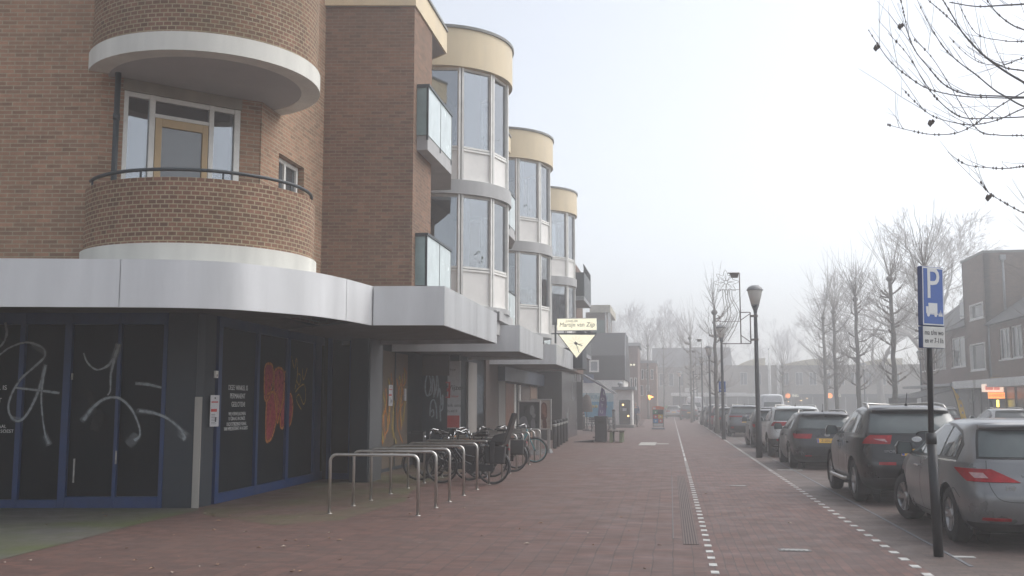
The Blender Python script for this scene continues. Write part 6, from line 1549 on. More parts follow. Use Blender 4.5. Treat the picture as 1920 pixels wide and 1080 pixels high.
mb = MB(); mb.hexa([(XF - 3.0, 66, 1.95), (XF - .15, 66, 2.6), (XF - .15, 74, 2.6), (XF - 3.0, 74, 1.95)], [(XF - 3.0, 66, 2.0), (XF - .15, 66, 2.7), (XF - .15, 74, 2.7), (XF - 3.0, 74, 2.0)]); mb.build('fabric', M_slat, t4)
mb = MB(); mb.box(XF - 3.03, XF - 2.97, 66, 74, 1.6, 2.02); mb.build('valance', M_slat, t4)
# lit signs on the tall block
M_neon_o = plain('lit_orange_sign', (.7, .2, .05), .5, var=0, emit=(1, .30, .07), es=1.0)
M_neon_w = plain('lit_white_sign', (.7, .62, .55), .5, var=0, emit=(1, .80, .66), es=.4)
M_neon_r = plain('lit_red_panel', (.5, .1, .1), .5, var=0, emit=(.8, .30, .22), es=.25)
M_neon_y = plain('lit_yellow_tube', (.8, .6, .1), .5, var=0, emit=(1, .75, .12), es=2.2)
Ys = 59.0
def panel(t, name, x0, y0, x1, y1, Y, mat, th=.12, par=None):
    a = atY(x0, y1, Y); b = atY(x1, y0, Y); mb = MB(); mb.box(a.x, b.x, Y, Y + th, a.z, b.z); return mb.build(name, mat, par or t)
t = thing('shop_sign', atY(1865, 727, Ys), 'wide lit sign box with two reddish panels on the white fascia across the road', 'shop sign')
sb = panel(t, 'sign_box', 1842, 720, 1882, 735, Ys, M_neon_w)
panel(t, 'lit_panel', 1848, 723, 1862, 731, Ys - .03, M_neon_r, .028); panel(t, 'lit_panel', 1864, 722, 1874, 731, Ys - .03, M_neon_r, .028); panel(t, 'dark_end', 1883, 719, 1897, 735, Ys, M_zinc)
t = thing('shop_sign', atY(1875, 741, Ys), 'glowing orange strip sign below the wide lit sign across the road', 'shop sign')
sb = panel(t, 'sign_box', 1854, 736, 1897, 747, Ys - .3, M_neon_o)
c = atY(1868, 741.5, Ys - .31); text('lettering', 'SHARED', .22, plain('sign_dark_red', (.14, .03, .01), .5, var=0), c, (1, 0, 0), up3, t, .01); c = atY(1889, 741.5, Ys - .31); text('lettering', 'FOOD', .16, M_neon_r, c, (1, 0, 0), up3, t, .01)
t = thing('shop_sign', atY(1871, 756, Ys), 'small upright yellow light tube in the shop doorway across the road', 'light'); panel(t, 'tube', 1869.5, 750, 1873, 763, Ys, M_neon_y, .05); panel(t, 'backing', 1868.5, 749, 1874, 764, Ys + .06, M_trim, .05)
t = thing('shop_sign', atY(1870, 710, Ys), 'ochre roof box standing on the white fascia above the lit sign', 'shop sign'); panel(t, 'box', 1859, 707, 1881, 714, Ys, plain('ochre_box', (.38, .24, .08), .6)); panel(t, 'white_strip', 1858, 714.3, 1872, 715.5, Ys, M_lit, .1)
# yellow feather flag
M_flagy = plain('yellow_flag_cloth', (.60, .38, .03), .7, var=.12)
def feather(t, base, H, wd, mat, lean, body, ink, letters=True):
    mb = MB(); pole = [(base.x + lean * (k / 10) ** 2, base.y, H * k / 10) for k in range(11)]; mb.tube(pole, .018, 6); mb.build('pole', M_rail, t)
    rows = []
    for k in range(2, 11):
        q = pole[k]; s_ = wd * min(1, (10.6 - k) / 3.2) ** .6; rows.append([(q[0] + s_ * u, q[1] + .05 * sin(k * .9 + u * 3), q[2] - .12 * u) for u in (0, .33, .66, 1)])
    back = [[(x, y + .012, z) for x, y, z in r] for r in rows]
    mb = MB(); mb.grid(rows); mb.grid(back); fl = mb.build('flag', mat, t)
    if letters:
        for i, ch in enumerate(body):
            k = 9.0 - i * 6.2 / len(body); j = int(k); q = pole[j]; text('letter', ch, wd * .62, ink, (q[0] + wd * .45, base.y - .07, H * k / 10 - .05), (1, 0, -.15), up3, fl, .004)
    mb = MB(); mb.lathe([(.25, 0), (.25, .05), (.04, .08)], (base.x, base.y, 0), n=12); mb.build('foot', M_black, t)
b = Vector((14.0, 46.5, .1)); b = Vector((atY(1804, 780, 48.0).x, 48.0, .1))
t = thing('feather_flag', b, 'yellow feather flag with dark letters across the road', 'flag')
feather(t, b, CAM_H + 32 * 48 / 1900, .27, M_flagy, -.42, 'TABAC', M_sgn_blue)
# ---- long pale shopping block closing the street
t = thing('shopping_block', (12, 120, 0), 'long pale shop block with yellow vaulted roofs closing the street in mist', 'building')
YB = 150.0
fr = Fr((2.0, YB), (37.0, YB))
zc = CAM_H + 70 * YB / 1900
wins = []
for x in range(1388, 1690, 26):
    if 1434 < x < 1462: continue
    wins.append(hitw(fr, x, 698, x + 13, 722))
wins = [(a, b, c, d) for a, b, c, d in wins if a > .2 and b < 34.8]
facade(t, 'upper_wall', fr, 3.0, zc, M_bpale, wins, mull=1, fw=.05, sill=False)
mb = MB(); mb.box(2.0, 37, YB + .35, YB + 12, 0, zc - .1); mb.build('block_core', M_bpale, t)
mb = MB(); mb.box(2.0, 37, YB + .05, YB + .3, 0.1, 2.6); sw = mb.build('shop_windows', M_shopdk, t)
mb = MB(); mb.box(1.5, 37.2, YB - 1.6, YB + .02, 2.6, 3.0); mb.build('shop_canopy', M_dpanel, t)
mb = MB(); mb.box(1.5, 12.0, YB - 1.7, YB - 1.61, 2.65, 3.1); mb.build('white_fascia', M_wwall, t)
for k in range(23): mb = MB(); mb.box(2.0 + 1.5 * k, 2.08 + 1.5 * k, YB - .02, YB + .045, .1, 2.6); mb.build('shop_frame', M_zinc, sw)
for x0, x1 in ((1384, 1434), (1466, 1560), (1600, 1690)):
    a = atY(x0, 690, YB); b = atY(x1, 672, YB); mb = MB(); n = 10; row = []
    for k in range(n + 1):
        u = k / n; row.append((a.x + (b.x - a.x) * u, zc + (b.z - zc) * sin(pi * .5 * min(1, u * 1.15)) ** .9))
    f = [mb.add((x, YB - .5, z)) for x, z in row] + [mb.add((b.x, YB - .5, zc - .05)), mb.add((a.x, YB - .5, zc - .05))]; g_ = [mb.add((mb.v[i][0], YB + 9, mb.v[i][2])) for i in f]
    mb.fc(f[::-1]); mb.fc(g_)
    for i in range(len(f)): j = (i + 1) % len(f); mb.fc((f[i], f[j], g_[j], g_[i]))
    mb.build('vaulted_roof', M_vault, t)
for x in (1440, 1456): a = atY(x, 700, YB); mb = MB(); mb.box(a.x, a.x + .35, YB - .6, YB - .05, 3.0, zc + .3); mb.build('pilaster', M_wwall, t)
M_spot = plain('warm_shop_light', (.8, .6, .3), .5, var=0, emit=(1, .62, .25), es=1.6)
def far_sign(x, lab):
    q = atY(x, 742, YB - 1.75); t = thing('shop_sign', q, lab, 'shop sign')
    mb = MB(); mb.lathe([(.36, -.03), (.36, .03)], q, 'y', 16); mb.build('orange_disc', M_neon_o, t)
    text('lettering', 'ING', .52, M_lit, (q.x + 1.05, q.y - .02, q.z), (1, 0, 0), up3, t, .03)
far_sign(1477, 'glowing orange disc sign with white letters on the far canopy, clear of trunks'); far_sign(1556, 'glowing orange disc sign with white letters, partly behind a pollard trunk')
for i, (x, y) in enumerate(((1502, 751), (1513, 747), (1501, 762), (1455, 752), (1478, 753))):
    q = atY(x, y, YB - .3); mb = MB(); mb.lathe([(.02, -.05), (.10 if i else .22, 0), (.02, .05)], q, 'z', 8); o = mb.build('shop_lamp', M_spot); tag(o, ['tiny warm lamp, rightmost low one inside the far shop window', 'tiny warm lamp glowing highest in the far shop window', 'tiny warm lamp lowest of those in the far shop window', 'tiny warm lamp, leftmost in the far shop windows', 'tiny warm lamp just under the orange disc sign'][i], 'lamp', 'warm lamps in the far shop windows')
# flag pole
q = atY(1447, 785, 100); t = thing('flag_pole', (q.x, 100, 0), 'slim white flagpole before the pale vaulted block', 'flagpole'); mb = MB(); mb.tube([(q.x, 100, 0), (q.x - .1, 100, CAM_H + 98 * 100 / 1900)], [.08, .05], 8); mb.build('mast', M_wwall, t); mb = MB(); mb.lathe([(.02, 0), (.09, .06), (.02, .14)], (q.x - .1, 100, CAM_H + 98 * 100 / 1900), n=8); mb.build('finial', M_zinc, t)
# ---- far end of the street, left part
def simple_house(name, x0, x1, ytop, yeave, Y, label, wall, roofm, wins, mull=0, depth=9, gable=False):
    a = atY(x0, 757, Y); b = atY(x1, 757, Y); ze = CAM_H + (757 - yeave) * Y / 1900; zt = CAM_H + (757 - ytop) * Y / 1900
    t = thing(name, ((a.x + b.x) / 2, Y, 0), label, 'building'); fr = Fr((a.x, Y), (b.x, Y))
    facade(t, 'front_wall', fr, 0, ze, wall, [hitw(fr, *w_) for w_ in wins], mull=mull, sill=False)
    mb = MB(); mb.box(a.x + .0, b.x - .0, Y + .31, Y + depth, 0, ze); mb.build('side_walls', wall, t)
    mb = MB(); m_ = (a.x + b.x) / 2
    if gable: mb.hexa([(a.x - .2, Y - .2, ze), (b.x + .2, Y - .2, ze), (b.x + .2, Y + depth, ze), (a.x - .2, Y + depth, ze)], [(m_ - .1, Y - .2, zt), (m_ + .1, Y - .2, zt), (m_ + .1, Y + depth, zt), (m_ - .1, Y + depth, zt)])
    elif zt - ze > .3: mb.hexa([(a.x - .2, Y - .4, ze), (b.x + .2, Y - .4, ze), (b.x + .2, Y + depth, ze), (a.x - .2, Y + depth, ze)], [(a.x - .2, Y + depth * .4, zt), (b.x + .2, Y + depth * .4, zt), (b.x + .2, Y + depth * .6, zt), (a.x - .2, Y + depth * .6, zt)])
    else: mb.box(a.x - .1, b.x + .1, Y - .1, Y + depth, ze, zt + .05)
    mb.build('roof', roofm, t); return t, fr
simple_house('town_house', 1160, 1197, 640, 650, 104, 'red brick house end with three small lights, behind the dark clad house', M_bred, M_roof, [(1181, 708, 1186, 726), (1189, 708, 1194, 726)])
q = atY(1183, 684, 103.8); t = thing('wall_lights', q, 'row of three tiny white lights high on the red brick house end', 'lights')
for k in range(3): mb = MB(); mb.lathe([(.01, -.04), (.11, 0), (.01, .04)], (q.x - .3 + .3 * k, q.y, q.z), 'y', 8); mb.build('light', M_lit, t)
simple_house('town_house', 1196, 1232, 678, 682, 112, 'pink lit house front with tall windows above an arched passage', M_bpink, M_zinc, [(1202, 692, 1207, 712), (1211, 692, 1216, 712), (1220, 692, 1225, 712), (1200, 722, 1206, 742), (1212, 722, 1218, 742)])
simple_house('shop_house', 1226, 1372, 652, 690, 165, 'long misty shop house with a big dark roof at the end of the street', M_bpale, M_roof, [(x, 700, x + 9, 724) for x in range(1236, 1366, 18)])
t = thing('shop_canopy', (3, 128, 3), 'long white shop canopy behind the white van', 'canopy'); panel(t, 'fascia', 1258, 736, 1400, 742, 148, M_wwall, 1.5); panel(t, 'sign', 1284, 727, 1308, 735, 128, M_wwall, .3)
panel(t, 'glazing', 1262, 743, 1398, 790, 150.5, M_shopdk, .2)
t = thing('shop_light', atY(1219, 768, 108), 'bright orange flame shaped light in the misty street', 'light'); q = atY(1219, 744.5, 108)
mb = MB(); f = [(q.x - .22, q.z + .20), (q.x + .05, q.z + .14), (q.x + .36, q.z - .0), (q.x + .02, q.z - .10), (q.x - .05, q.z - .32), (q.x - .16, q.z - .10)]
i0 = [mb.add((x, 108, z)) for x, z in f]; i1 = [mb.add((x, 108.1, z)) for x, z in f]; mb.fc(i0); mb.fc(i1[::-1])
for i in range(6): mb.fc((i0[(i + 1) % 6], i0[i], i1[i], i1[(i + 1) % 6]))
mb.build('lamp', plain('orange_lamp', (.8, .25, .03), .5, var=0, emit=(1, .30, .05), es=4), t); mb = MB(); mb.tube([(q.x, 108.15, q.z + .1), (q.x - .1, 108.6, q.z + .6), (q.x - .1, 109.2, q.z + .6)], .03, 6); mb.build('arm', M_rail, t)
# ---- left side, past the apartments
t = thing('balcony_house', (-5, 47, 0), 'dark clad house end with black balcony railings past the last bay', 'building')
mb = MB(); mb.box(-9, -4.55, 46.4, 54, 3.2, CAM_H + 280 * 47 / 1900); mb.build('wall', M_bfar, t)
mb = MB(); mb.box(-9, -4.9, 46.4, 54, 0, 3.2); mb.build('shop_base', M_shopdk, t)
for z0, z1 in ((6.6, 7.7), (4.0, 5.0)):
    mb = MB(); mb.box(-4.55, -3.86, 46.5, 46.56, z0, z1); mb.box(-3.90, -3.84, 46.56, 50.5, z0, z1); bl = mb.build('balcony_screen', M_rail, t)
    mb = MB(); mb.box(-4.55, -3.85, 46.5, 50.5, z0 - .2, z0 - .01); mb.build('balcony_slab', M_zinc, bl)
    mb = MB(); mb.tube([(-3.87, 46.5, z1 + .35), (-3.87, 50.5, z1 + .35)], .03, 5)
    for k in range(14): y = 46.6 + .3 * k; mb.tube([(-3.87, y, z1), (-3.87, y + .15, z1 + .18), (-3.87, y, z1 + .33)], .018, 4)
    mb.build('railing', M_rail, bl)
t = thing('penthouse_block', (-4.6, 82, 0), 'cream flat roofed upper storey with green glass behind the dark clad house', 'building')
a, b = atY(1098, 573, 82), atY(1145, 640, 82)
mb = MB(); mb.box(a.x, b.x - .35, 82, 90, 0, a.z - .55); mb.build('wall', M_bfar, t)
mb = MB(); mb.box(a.x + .35, b.x + .02, 81.6, 90, a.z - .60, a.z); mb.build('roof_box', plain('cream_roof_edge', (.46, .42, .33), .6), t)
p = atY(1112, 600, 81.9); q = atY(1134, 640, 81.9); mb = MB(); mb.box(p.x, q.x, 81.9, 81.98, 4.5, p.z); mb.build('glazing', plain('green_glass', (.10, .16, .14), .12, ior=1.7, var=.2), t)
for x in (1136, 1141, 1144): p = atY(x, 600, 81.8); mb = MB(); mb.box(p.x - .05, p.x + .05, 81.75, 81.89, 4.0, a.z - .61); mb.build('post', M_wwall, t)
# dark clad house with white shop below
YH = 77.0
t = thing('clad_house', (-4.6, YH, 0), 'dark slat clad house over a white walled antiques shop', 'building')
a, b = atY(1085, 622, YH), atY(1172, 712, YH); zs = atY(1130, 668, YH).z
mb = MB(); mb.hexa([(a.x - 3, YH, b.z), (b.x, YH, b.z), (b.x, YH + 9, b.z), (a.x - 3, YH + 9, b.z)], [(a.x - 3, YH, zs), (b.x, YH, zs), (b.x, YH + 9, zs), (a.x - 3, YH + 9, zs)])
k = b.z + .12
while k < zs - .02: mb.box(a.x - 3, b.x, YH - .03, YH, k, k + .11); k += .16
cl = mb.build('slat_wall', M_slat, t)
mb = MB(); mb.hexa([(a.x - 3, YH - .02, zs), (b.x - .02, YH - .02, zs), (b.x - .02, YH + 9, zs), (a.x - 3, YH + 9, zs)], [(a.x - 3, YH + 1.6, a.z), (b.x - .02, YH + 1.6, a.z), (b.x - .02, YH + 7, a.z), (a.x - 3, YH + 7, a.z)]); mb.build('roof', M_roof, t)
mb = MB(); mb.box(b.x - .0, b.x + .06, YH - .08, YH + .1, b.z - .1, zs); mb.hexa([(b.x, YH - .08, zs), (b.x + .06, YH - .08, zs), (b.x + .06, YH + .1, zs), (b.x, YH + .1, zs)], [(b.x, YH + 1.55, a.z), (b.x + .06, YH + 1.55, a.z), (b.x + .06, YH + 1.7, a.z), (b.x, YH + 1.7, a.z)]); mb.build('barge_board', M_zinc, t)
fr = Fr((a.x - 3, YH - .032), (b.x, YH - .032)); w_ = hitw(fr, 1105, 675, 1123, 698); window(t, fr, *w_, wall_th=.0, mull=0, fw=.12, out=.06, gm=M_blind, sill=False)
mb = MB(); mb.box(a.x - 3, b.x - .1, YH + .05, YH + 8, 0, b.z - .01); mb.build('shop_wall', M_wwall, t)
# shop hoarding with lettering
Yh = YH - .02
panel(t, 'hoarding', 1082, 737, 1150, 753, Yh - .05, plain('pale_blue_board', (.40, .50, .52), .5), .06); hb = panel(t, 'blue_hoarding', 1082, 753.2, 1150, 782, Yh - .05, plain('sky_blue_board', (.03, .26, .42), .5, var=.08), .06)
c = atY(1108, 745, Yh - .06); text('lettering', 'ANTIEKBeurs', .44, plain('teal_letters', (.05, .22, .30), .5, var=0), c, (1, 0, 0), up3, t, .01)
for x in (1112, 1118, 1136): c = atY(x, 762, Yh - .06); mb = MB(); mb.lathe([(.05, -.01), (.12, 0), (.05, .01)], c, 'y', 8); mb.build('ochre_spot', plain('ochre_spot', (.4, .32, .05), .6), hb)
p = atY(1108, 686, YH - .1); panel(t, 'blue_sign', 1094, 702, 1113, 718, YH - .3, plain('faded_blue_sign', (.05, .08, .18), .5), .1)
# white shop pavilion with a green sign, nearer
YW = 54.5
t = thing('white_shop', (-5.4, YW, 0), 'white framed shop front under a green and white sign, behind the bollards', 'shop')
for x0, x1, y0, y1, m_, nm in ((1047, 1060, 716, 800, M_frame, 'door_frame'), (1063, 1068, 712, 806, M_frame, 'post'), (1071, 1076, 712, 806, M_frame, 'post')): panel(t, nm, x0, y0, x1, y1, YW, m_, .1)
panel(t, 'door_glass', 1049, 724, 1056, 790, YW - .02, M_glass2, .015); panel(t, 'door_glass', 1057, 722, 1059, 790, YW - .02, M_shopdk, .015); panel(t, 'window_poster', 1050, 745, 1055, 780, YW - .03, plain('teal_poster', (.25, .42, .44), .5), .008)
panel(t, 'white_wall', 1042, 697, 1080, 712, YW - .05, M_wwall, .3); panel(t, 'dark_inside', 1042, 712, 1092, 806, YW + .5, M_shopdk, .1)
sb = panel(t, 'green_sign', 1046, 676, 1076, 696, YW - .06, plain('green_sign', (.05, .22, .06), .5, var=.5, vs=2), .05)
for x, y, wx, wz in ((1050, 693, .12, .10), (1062, 684, .10, .07), (1070, 692, .16, .08)): c = atY(x, y, YW - .07); mb = MB(); mb.box(c.x - wx, c.x + wx, YW - .075, YW - .062, c.z - wz, c.z + wz); mb.build('white_print', M_sgn_white, sb)
panel(t, 'red_box_sign', 1077, 675, 1082, 682, YW - .1, M_neon_r, .1); panel(t, 'white_box_sign', 1083, 675, 1093, 682, YW - .1, M_sgn_white, .1); panel(t, 'oval_sign', 1080, 696, 1088, 716, YW - .2, M_paper, .08)
# awning arm
t = thing('awning', (-4.3, 58, 2.9), 'slanting dark awning edge reaching from the shop toward the kiosk', 'awning')
p, q = atY(1092, 701, 58), atY(1152, 736, 58)
mb = MB(); mb.hexa([(p.x, 58, p.z - .1), (q.x, 58, q.z - .08), (q.x, 61, q.z - .08), (p.x, 61, p.z - .1)], [(p.x, 58, p.z), (q.x, 58, q.z), (q.x, 61, q.z), (p.x, 61, p.z)]); mb.build('fabric', plain('grey_awning_cloth', (.09, .09, .10), .8), t)
mb = MB(); mb.tube([(p.x + .3, 57.97, p.z - .3), (p.x + .9, 57.97, p.z - .42), (q.x - .05, 57.97, q.z - .06)], .03, 6); mb.build('arm', M_zinc, t)
# kiosk
YK = 71.0
t = thing('kiosk', (-3.3, YK, 0), 'small white kiosk with flat grey roof and dark glazed door', 'kiosk')
a, b = atY(1154, 731, YK), atY(1186, 800, YK)
mb = MB(); mb.box(a.x, b.x, YK, YK + 3.0, .18, a.z); mb.build('wall', M_wwall, t)
panel(t, 'roof', 1147, 725, 1191, 730.5, YK - .35, M_zinc, 3.8)
p, q = atY(1161, 750, YK), atY(1182, 796, YK)
mb = MB(); mb.box(p.x, q.x, YK - .05, YK - .002, q.z, p.z); df = mb.build('door_frame', M_rail, t)
mb = MB(); mb.box(p.x + .08, q.x - .08, YK - .06, YK - .051, q.z + .08, p.z - .08); mb.build('door_glass', plain('kiosk_glass', (.09, .085, .075), .15, var=.5, vs=3, ior=1.6), df)
for x, y in ((1168, 759), (1178, 780)): c = atY(x, y, YK - .08); mb = MB(); mb.lathe([(.01, -.02), (.07, 0), (.01, .02)], c, 'y', 8); mb.build('warm_lamp', M_spot, df)
c = atY(1171, 768, YK - .08); mb = MB(); mb.box(c.x - .14, c.x + .14, YK - .07, YK - .061, c.z - .1, c.z + .1); mb.build('paper', M_paper, df)
mb = MB(); mb.box(a.x - .1, b.x + .1, YK - .1, YK + 3.1, 0, .18); mb.build('plinth', M_pale, t)
p = atY(1163, 722, YK + .5); t = thing('roof_vent', p, 'small dome vent on the flat kiosk roof', 'vent'); zr = atY(1160, 725, YK - .35).z; mb = MB(); mb.lathe([(.12, zr), (.12, zr + .15)], (p.x, YK + .5, 0), n=10); mb.build('neck', M_zinc, t); mb = MB(); mb.lathe([(.2, zr + .15), (.17, zr + .28), (.05, zr + .35)], (p.x, YK + .5, 0), n=10); mb.build('cap', M_zinc, t)
# red box, folded parasol, purple flag, black post, chairs
q = gp(1083, 803); t = thing('red_counter', (q.x, q.y, 0), 'dark red counter box outside the antiques shop', 'counter')
a, b = atY(1074, 764, q.y), atY(1093, 803, q.y); mb = MB(); mb.box(a.x, b.x, q.y, q.y + .9, .06, a.z); mb.build('box', plain('dark_red_board', (.20, .025, .035), .6), t, bevel=.01); mb = MB(); mb.box(a.x - .04, b.x + .04, q.y - .04, q.y + .94, a.z, a.z + .05); mb.build('top', M_brown, t); mb = MB(); mb.box(a.x + .05, b.x - .05, q.y + .05, q.y + .85, 0, .06); mb.build('base', M_black, t)
YP = 63.0; p = atY(1100, 740, YP)
t = thing('folded_parasol', (p.x, YP, 0), 'folded brown parasol standing beside the red counter', 'parasol')
mb = MB(); mb.tube([(p.x, YP, 0), (p.x, YP, p.z + .1)], .025, 8); mb.build('pole', M_black, t)
mb = MB(); rows = []
for r, z in ((.33, 1.15), (.30, 1.6), (.2, 2.05), (.08, p.z)):
    rows.append([(p.x + r * (1 + .18 * (k % 2)) * cos(pi * k / 7), YP + r * (1 + .18 * (k % 2)) * sin(pi * k / 7), z) for k in range(14)])
mb.grid(rows, None, 0, True, True); mb.build('canopy', plain('brown_parasol_cloth', (.075, .055, .045), .85, var=.3), t)
mb = MB(); mb.lathe([(.28, 0), (.28, .07), (.05, .1)], (p.x, YP, 0), n=14); mb.build('foot', M_black, t)
YV = 50.0; p = atY(1120, 775, YV); b = Vector((p.x, YV, 0)); t = thing('feather_flag', b, 'purple feather flag with white letters behind the waste bin', 'flag'); feather(t, b, CAM_H + 27 * YV / 1900 + .1, .36, plain('purple_flag_cloth', (.12, .08, .22), .7, var=.15), .22, 'LOTUS', M_sgn_white)
q = gp(1151, 800); t = thing('bollard', (q.x, 66, 0), 'tall plain black post left of the white kiosk', 'post'); xk = atY(1151, 780, 66).x; mb = MB(); mb.lathe([(.11, 0), (.11, 1.2)], (xk, 66, 0), n=12); mb.build('post', M_black, t); mb = MB(); mb.lathe([(.115, 1.2), (.1, 1.27), (.02, 1.3)], (xk, 66, 0), n=12); mb.build('cap', M_black, t)
def chair(loc, rz, label, group):
    t = thing('cafe_chair', loc, label, 'chair', group, rz)
    mb = MB(); mb.box(-.21, .21, -.2, .2, .44, .465); mb.build('seat', M_plastic, t, world=False)
    mb = MB()
    for k in range(3): mb.box(-.2, .2, .19, .21, .58 + .1 * k, .64 + .1 * k)
    mb.build('backrest', M_plastic, t, world=False)
    for sx in (-1, 1):
        mb = MB(); mb.tube([(sx * .2, -.19, 0), (sx * .2, .19, .47), (sx * .2, .22, .88)], .014, 5); mb.build('leg', M_rail, t, world=False)
        mb = MB(); mb.tube([(sx * .19, .22, 0), (sx * .19, -.17, .44)], .014, 5); mb.build('leg', M_rail, t, world=False)
def table(loc, label, group):
    t = thing('cafe_table', loc, label, 'table', group)
    mb = MB(); mb.lathe([(.34, .72), (.34, .75)], n=18); mb.build('table_top', M_plastic, t, world=False)
    mb = MB(); mb.tube([(0, 0, .03), (0, 0, .72)], .03, 8); mb.build('leg', M_rail, t, world=False); mb = MB(); mb.lathe([(.22, 0), (.2, .03)], n=14); mb.build('foot', M_rail, t, world=False)
q = gp(1202, 801); chair((q.x, q.y, 0), radians(70), 'dark slatted folding chair beside the kiosk, nearer the walking person', 'chairs by the kiosk'); table((q.x - .7, q.y + .5, 0), 'small round table between kiosk and folding chair', 'tables on the pavement')
for i, (x, Y, lb) in enumerate(((1106, 61.5, 'dark chair left of the folded parasol by the red counter'), (1115, 60.5, 'dark chair behind the waste bin, before the blue hoarding'), (1139, 62, 'dark chair just right of the waste bin'), (1146, 64, 'dark chair next to the tall black post'))):
    p = atY(x, 790, Y); chair((p.x, Y, 0), radians(40 * i - 30), lb, 'chairs outside the antiques shop')
p = atY(1110, 790, 62.6); table((p.x, 62.6, 0), 'small round dark table by the folded parasol', 'tables on the pavement')
p = atY(1142, 790, 61.3); table((p.x, 61.3, 0), 'small round dark table right of the waste bin', 'tables on the pavement')
# ---- people
M_skin = plain('skin', (.42, .25, .18), .6, var=.08)
def skin_obj(name, chain, mat, parent, sub=2):
    """chain: list of polylines of ((x, y, z), radius); points with equal coordinates are joined"""
    vs, es, rs = [], [], []; ix = {}
    for pl in chain:
        prev = None
        for p, r in pl:
            k = tuple(round(c, 4) for c in p)
            if k not in ix: ix[k] = len(vs); vs.append(p); rs.append(r)
            if prev is not None and prev != ix[k]: es.append((prev, ix[k]))
            prev = ix[k]
    me = bpy.data.meshes.new(name); me.from_pydata(vs, es, [])
    o = bpy.data.objects.new(name, me); C.objects.link(o); o.parent = parent
    sm_ = o.modifiers.new('skin', 'SKIN'); sm_.use_smooth_shade = True
    for i, r in enumerate(rs):
        d = me.skin_vertices[0].data[i]; d.radius = (r, r) if not isinstance(r, tuple) else r; d.use_root = i == 0
    o.modifiers.new('subdivision', 'SUBSURF').levels = sub; o.modifiers['subdivision'].render_levels = sub
    dg = bpy.context.evaluated_depsgraph_get(); m2 = bpy.data.meshes.new_from_object(o.evaluated_get(dg)); o.modifiers.clear(); o.data = m2; m2.name = name
    m2.materials.clear(); m2.materials.append(mat); OFF[o] = Vector((0, 0, 0))
    return o
def person(loc, rz, label, jacket, trousers, hair, arms='down'):
    t = thing('person', loc, label, 'person', None, rz)
    hip = (0, 0, .93)
    L = lambda s: [(hip, (.14, .10)), ((s * .09, 0, .86), .085), ((s * .10, -.02 + s * .10, .49), .06), ((s * .10, s * .20 + .03, .09), .042), ((s * .11, s * .20 - .10, .04), .038)]
    ar = lambda s: [((0, 0, 1.36), (.17, .10)), ((s * .20, 0, 1.40), .055), ((s * .25, .03 - s * .05, 1.13), .044), ((s * .23, -.10 - s * .06, .90), .034), ((s * .22, -.13 - s * .06, .82), .034)]
    if arms == 'front': ar = lambda s: [((0, 0, 1.36), (.17, .10)), ((s * .20, 0, 1.40), .055), ((s * .25, -.02, 1.14), .044), ((s * .16, -.25, 1.05), .034), ((s * .12, -.33, 1.06), .03)]
    body = skin_obj('body', [[(hip, (.14, .10)), ((0, 0, 1.12), (.14, .10)), ((0, 0, 1.36), (.17, .10)), ((0, .01, 1.48), .055), ((0, -.01, 1.56), .062), ((0, -.015, 1.64), (.075, .092)), ((0, -.01, 1.71), .068)], L(1), L(-1), ar(1), ar(-1)], M_skin, t)
    mb = MB()
    for s in (-1, 1): mb.lathe([(.003, -.012), (.012, 0), (.003, .012)], (s * .032, -.098, 1.65), 'y', 8)
    mb.build('eyes', M_inkk, body, world=False)
    for s in (-1, 1):      # fingers and thumb
        hnd = ar(s)[-1][0]
        for k in range(5):
            mb = MB(); dx = (k - 1.5) * .016 if k < 4 else -s * .035; ln = (.06, .075, .07, .055, .045)[k]
            mb.tube([(hnd[0] + dx * .5, hnd[1] + dx * .9, hnd[2] - .02), (hnd[0] + dx * .6, hnd[1] + dx, hnd[2] - .02 - ln * .6), (hnd[0] + dx * .6, hnd[1] + dx - .012, hnd[2] - .02 - ln)], [.009, .008, .006], 5); mb.build('finger', M_skin, body, world=False)
    skin_obj('trousers', [[(hip, (.155, .115)), ((0, 0, 1.0), (.15, .11))], [(a, (r if isinstance(r, tuple) else r + .018)) for a, r in [(hip, (.155, .115))] + L(1)[1:4]], [(a, (r if isinstance(r, tuple) else r + .018)) for a, r in [(hip, (.155, .115))] + L(-1)[1:4]]], trousers, t)
    gr = lambda q: [(a, (tuple(c + .03 for c in r) if isinstance(r, tuple) else r + .022)) for a, r in q[:4]]
    skin_obj('jacket', [[((0, 0, .84), (.185, .14)), ((0, 0, 1.12), (.175, .13)), ((0, 0, 1.36), (.20, .13)), ((0, .01, 1.47), .075)], gr(ar(1)), gr(ar(-1))], jacket, t)
    skin_obj('hair', [[((0, .015, 1.665), (.082, .09)), ((0, .012, 1.72), (.072, .078)), ((0, .0, 1.76), .04)]], hair, t)
    for s in (-1, 1): mb = MB(); y = s * .20; mb.box(s * .11 - .05, s * .11 + .05, y - .19, y + .08, 0, .09); mb.build('shoe', M_black, t, world=False, bevel=.02)
    return t
hair_g = plain('grey_hair', (.30, .28, .26), .8); hair_d = plain('dark_hair', (.035, .025, .02), .8)
person((-2.5, 74.5, 0), radians(8), 'person walking past the white kiosk in a long dark blue jacket and dark trousers', plain('dark_blue_jacket', (.035, .06, .12), .8, var=.2), plain('dark_trousers', (.03, .032, .04), .85), hair_g)
p = gp(1247, 782); person((p.x, p.y, 0), radians(160), 'distant person in a bright green jacket beside the silver hatchback', plain('green_jacket', (.05, .30, .08), .8, var=.15), plain('dark_trousers', (.03, .032, .04), .85), hair_d, 'front')
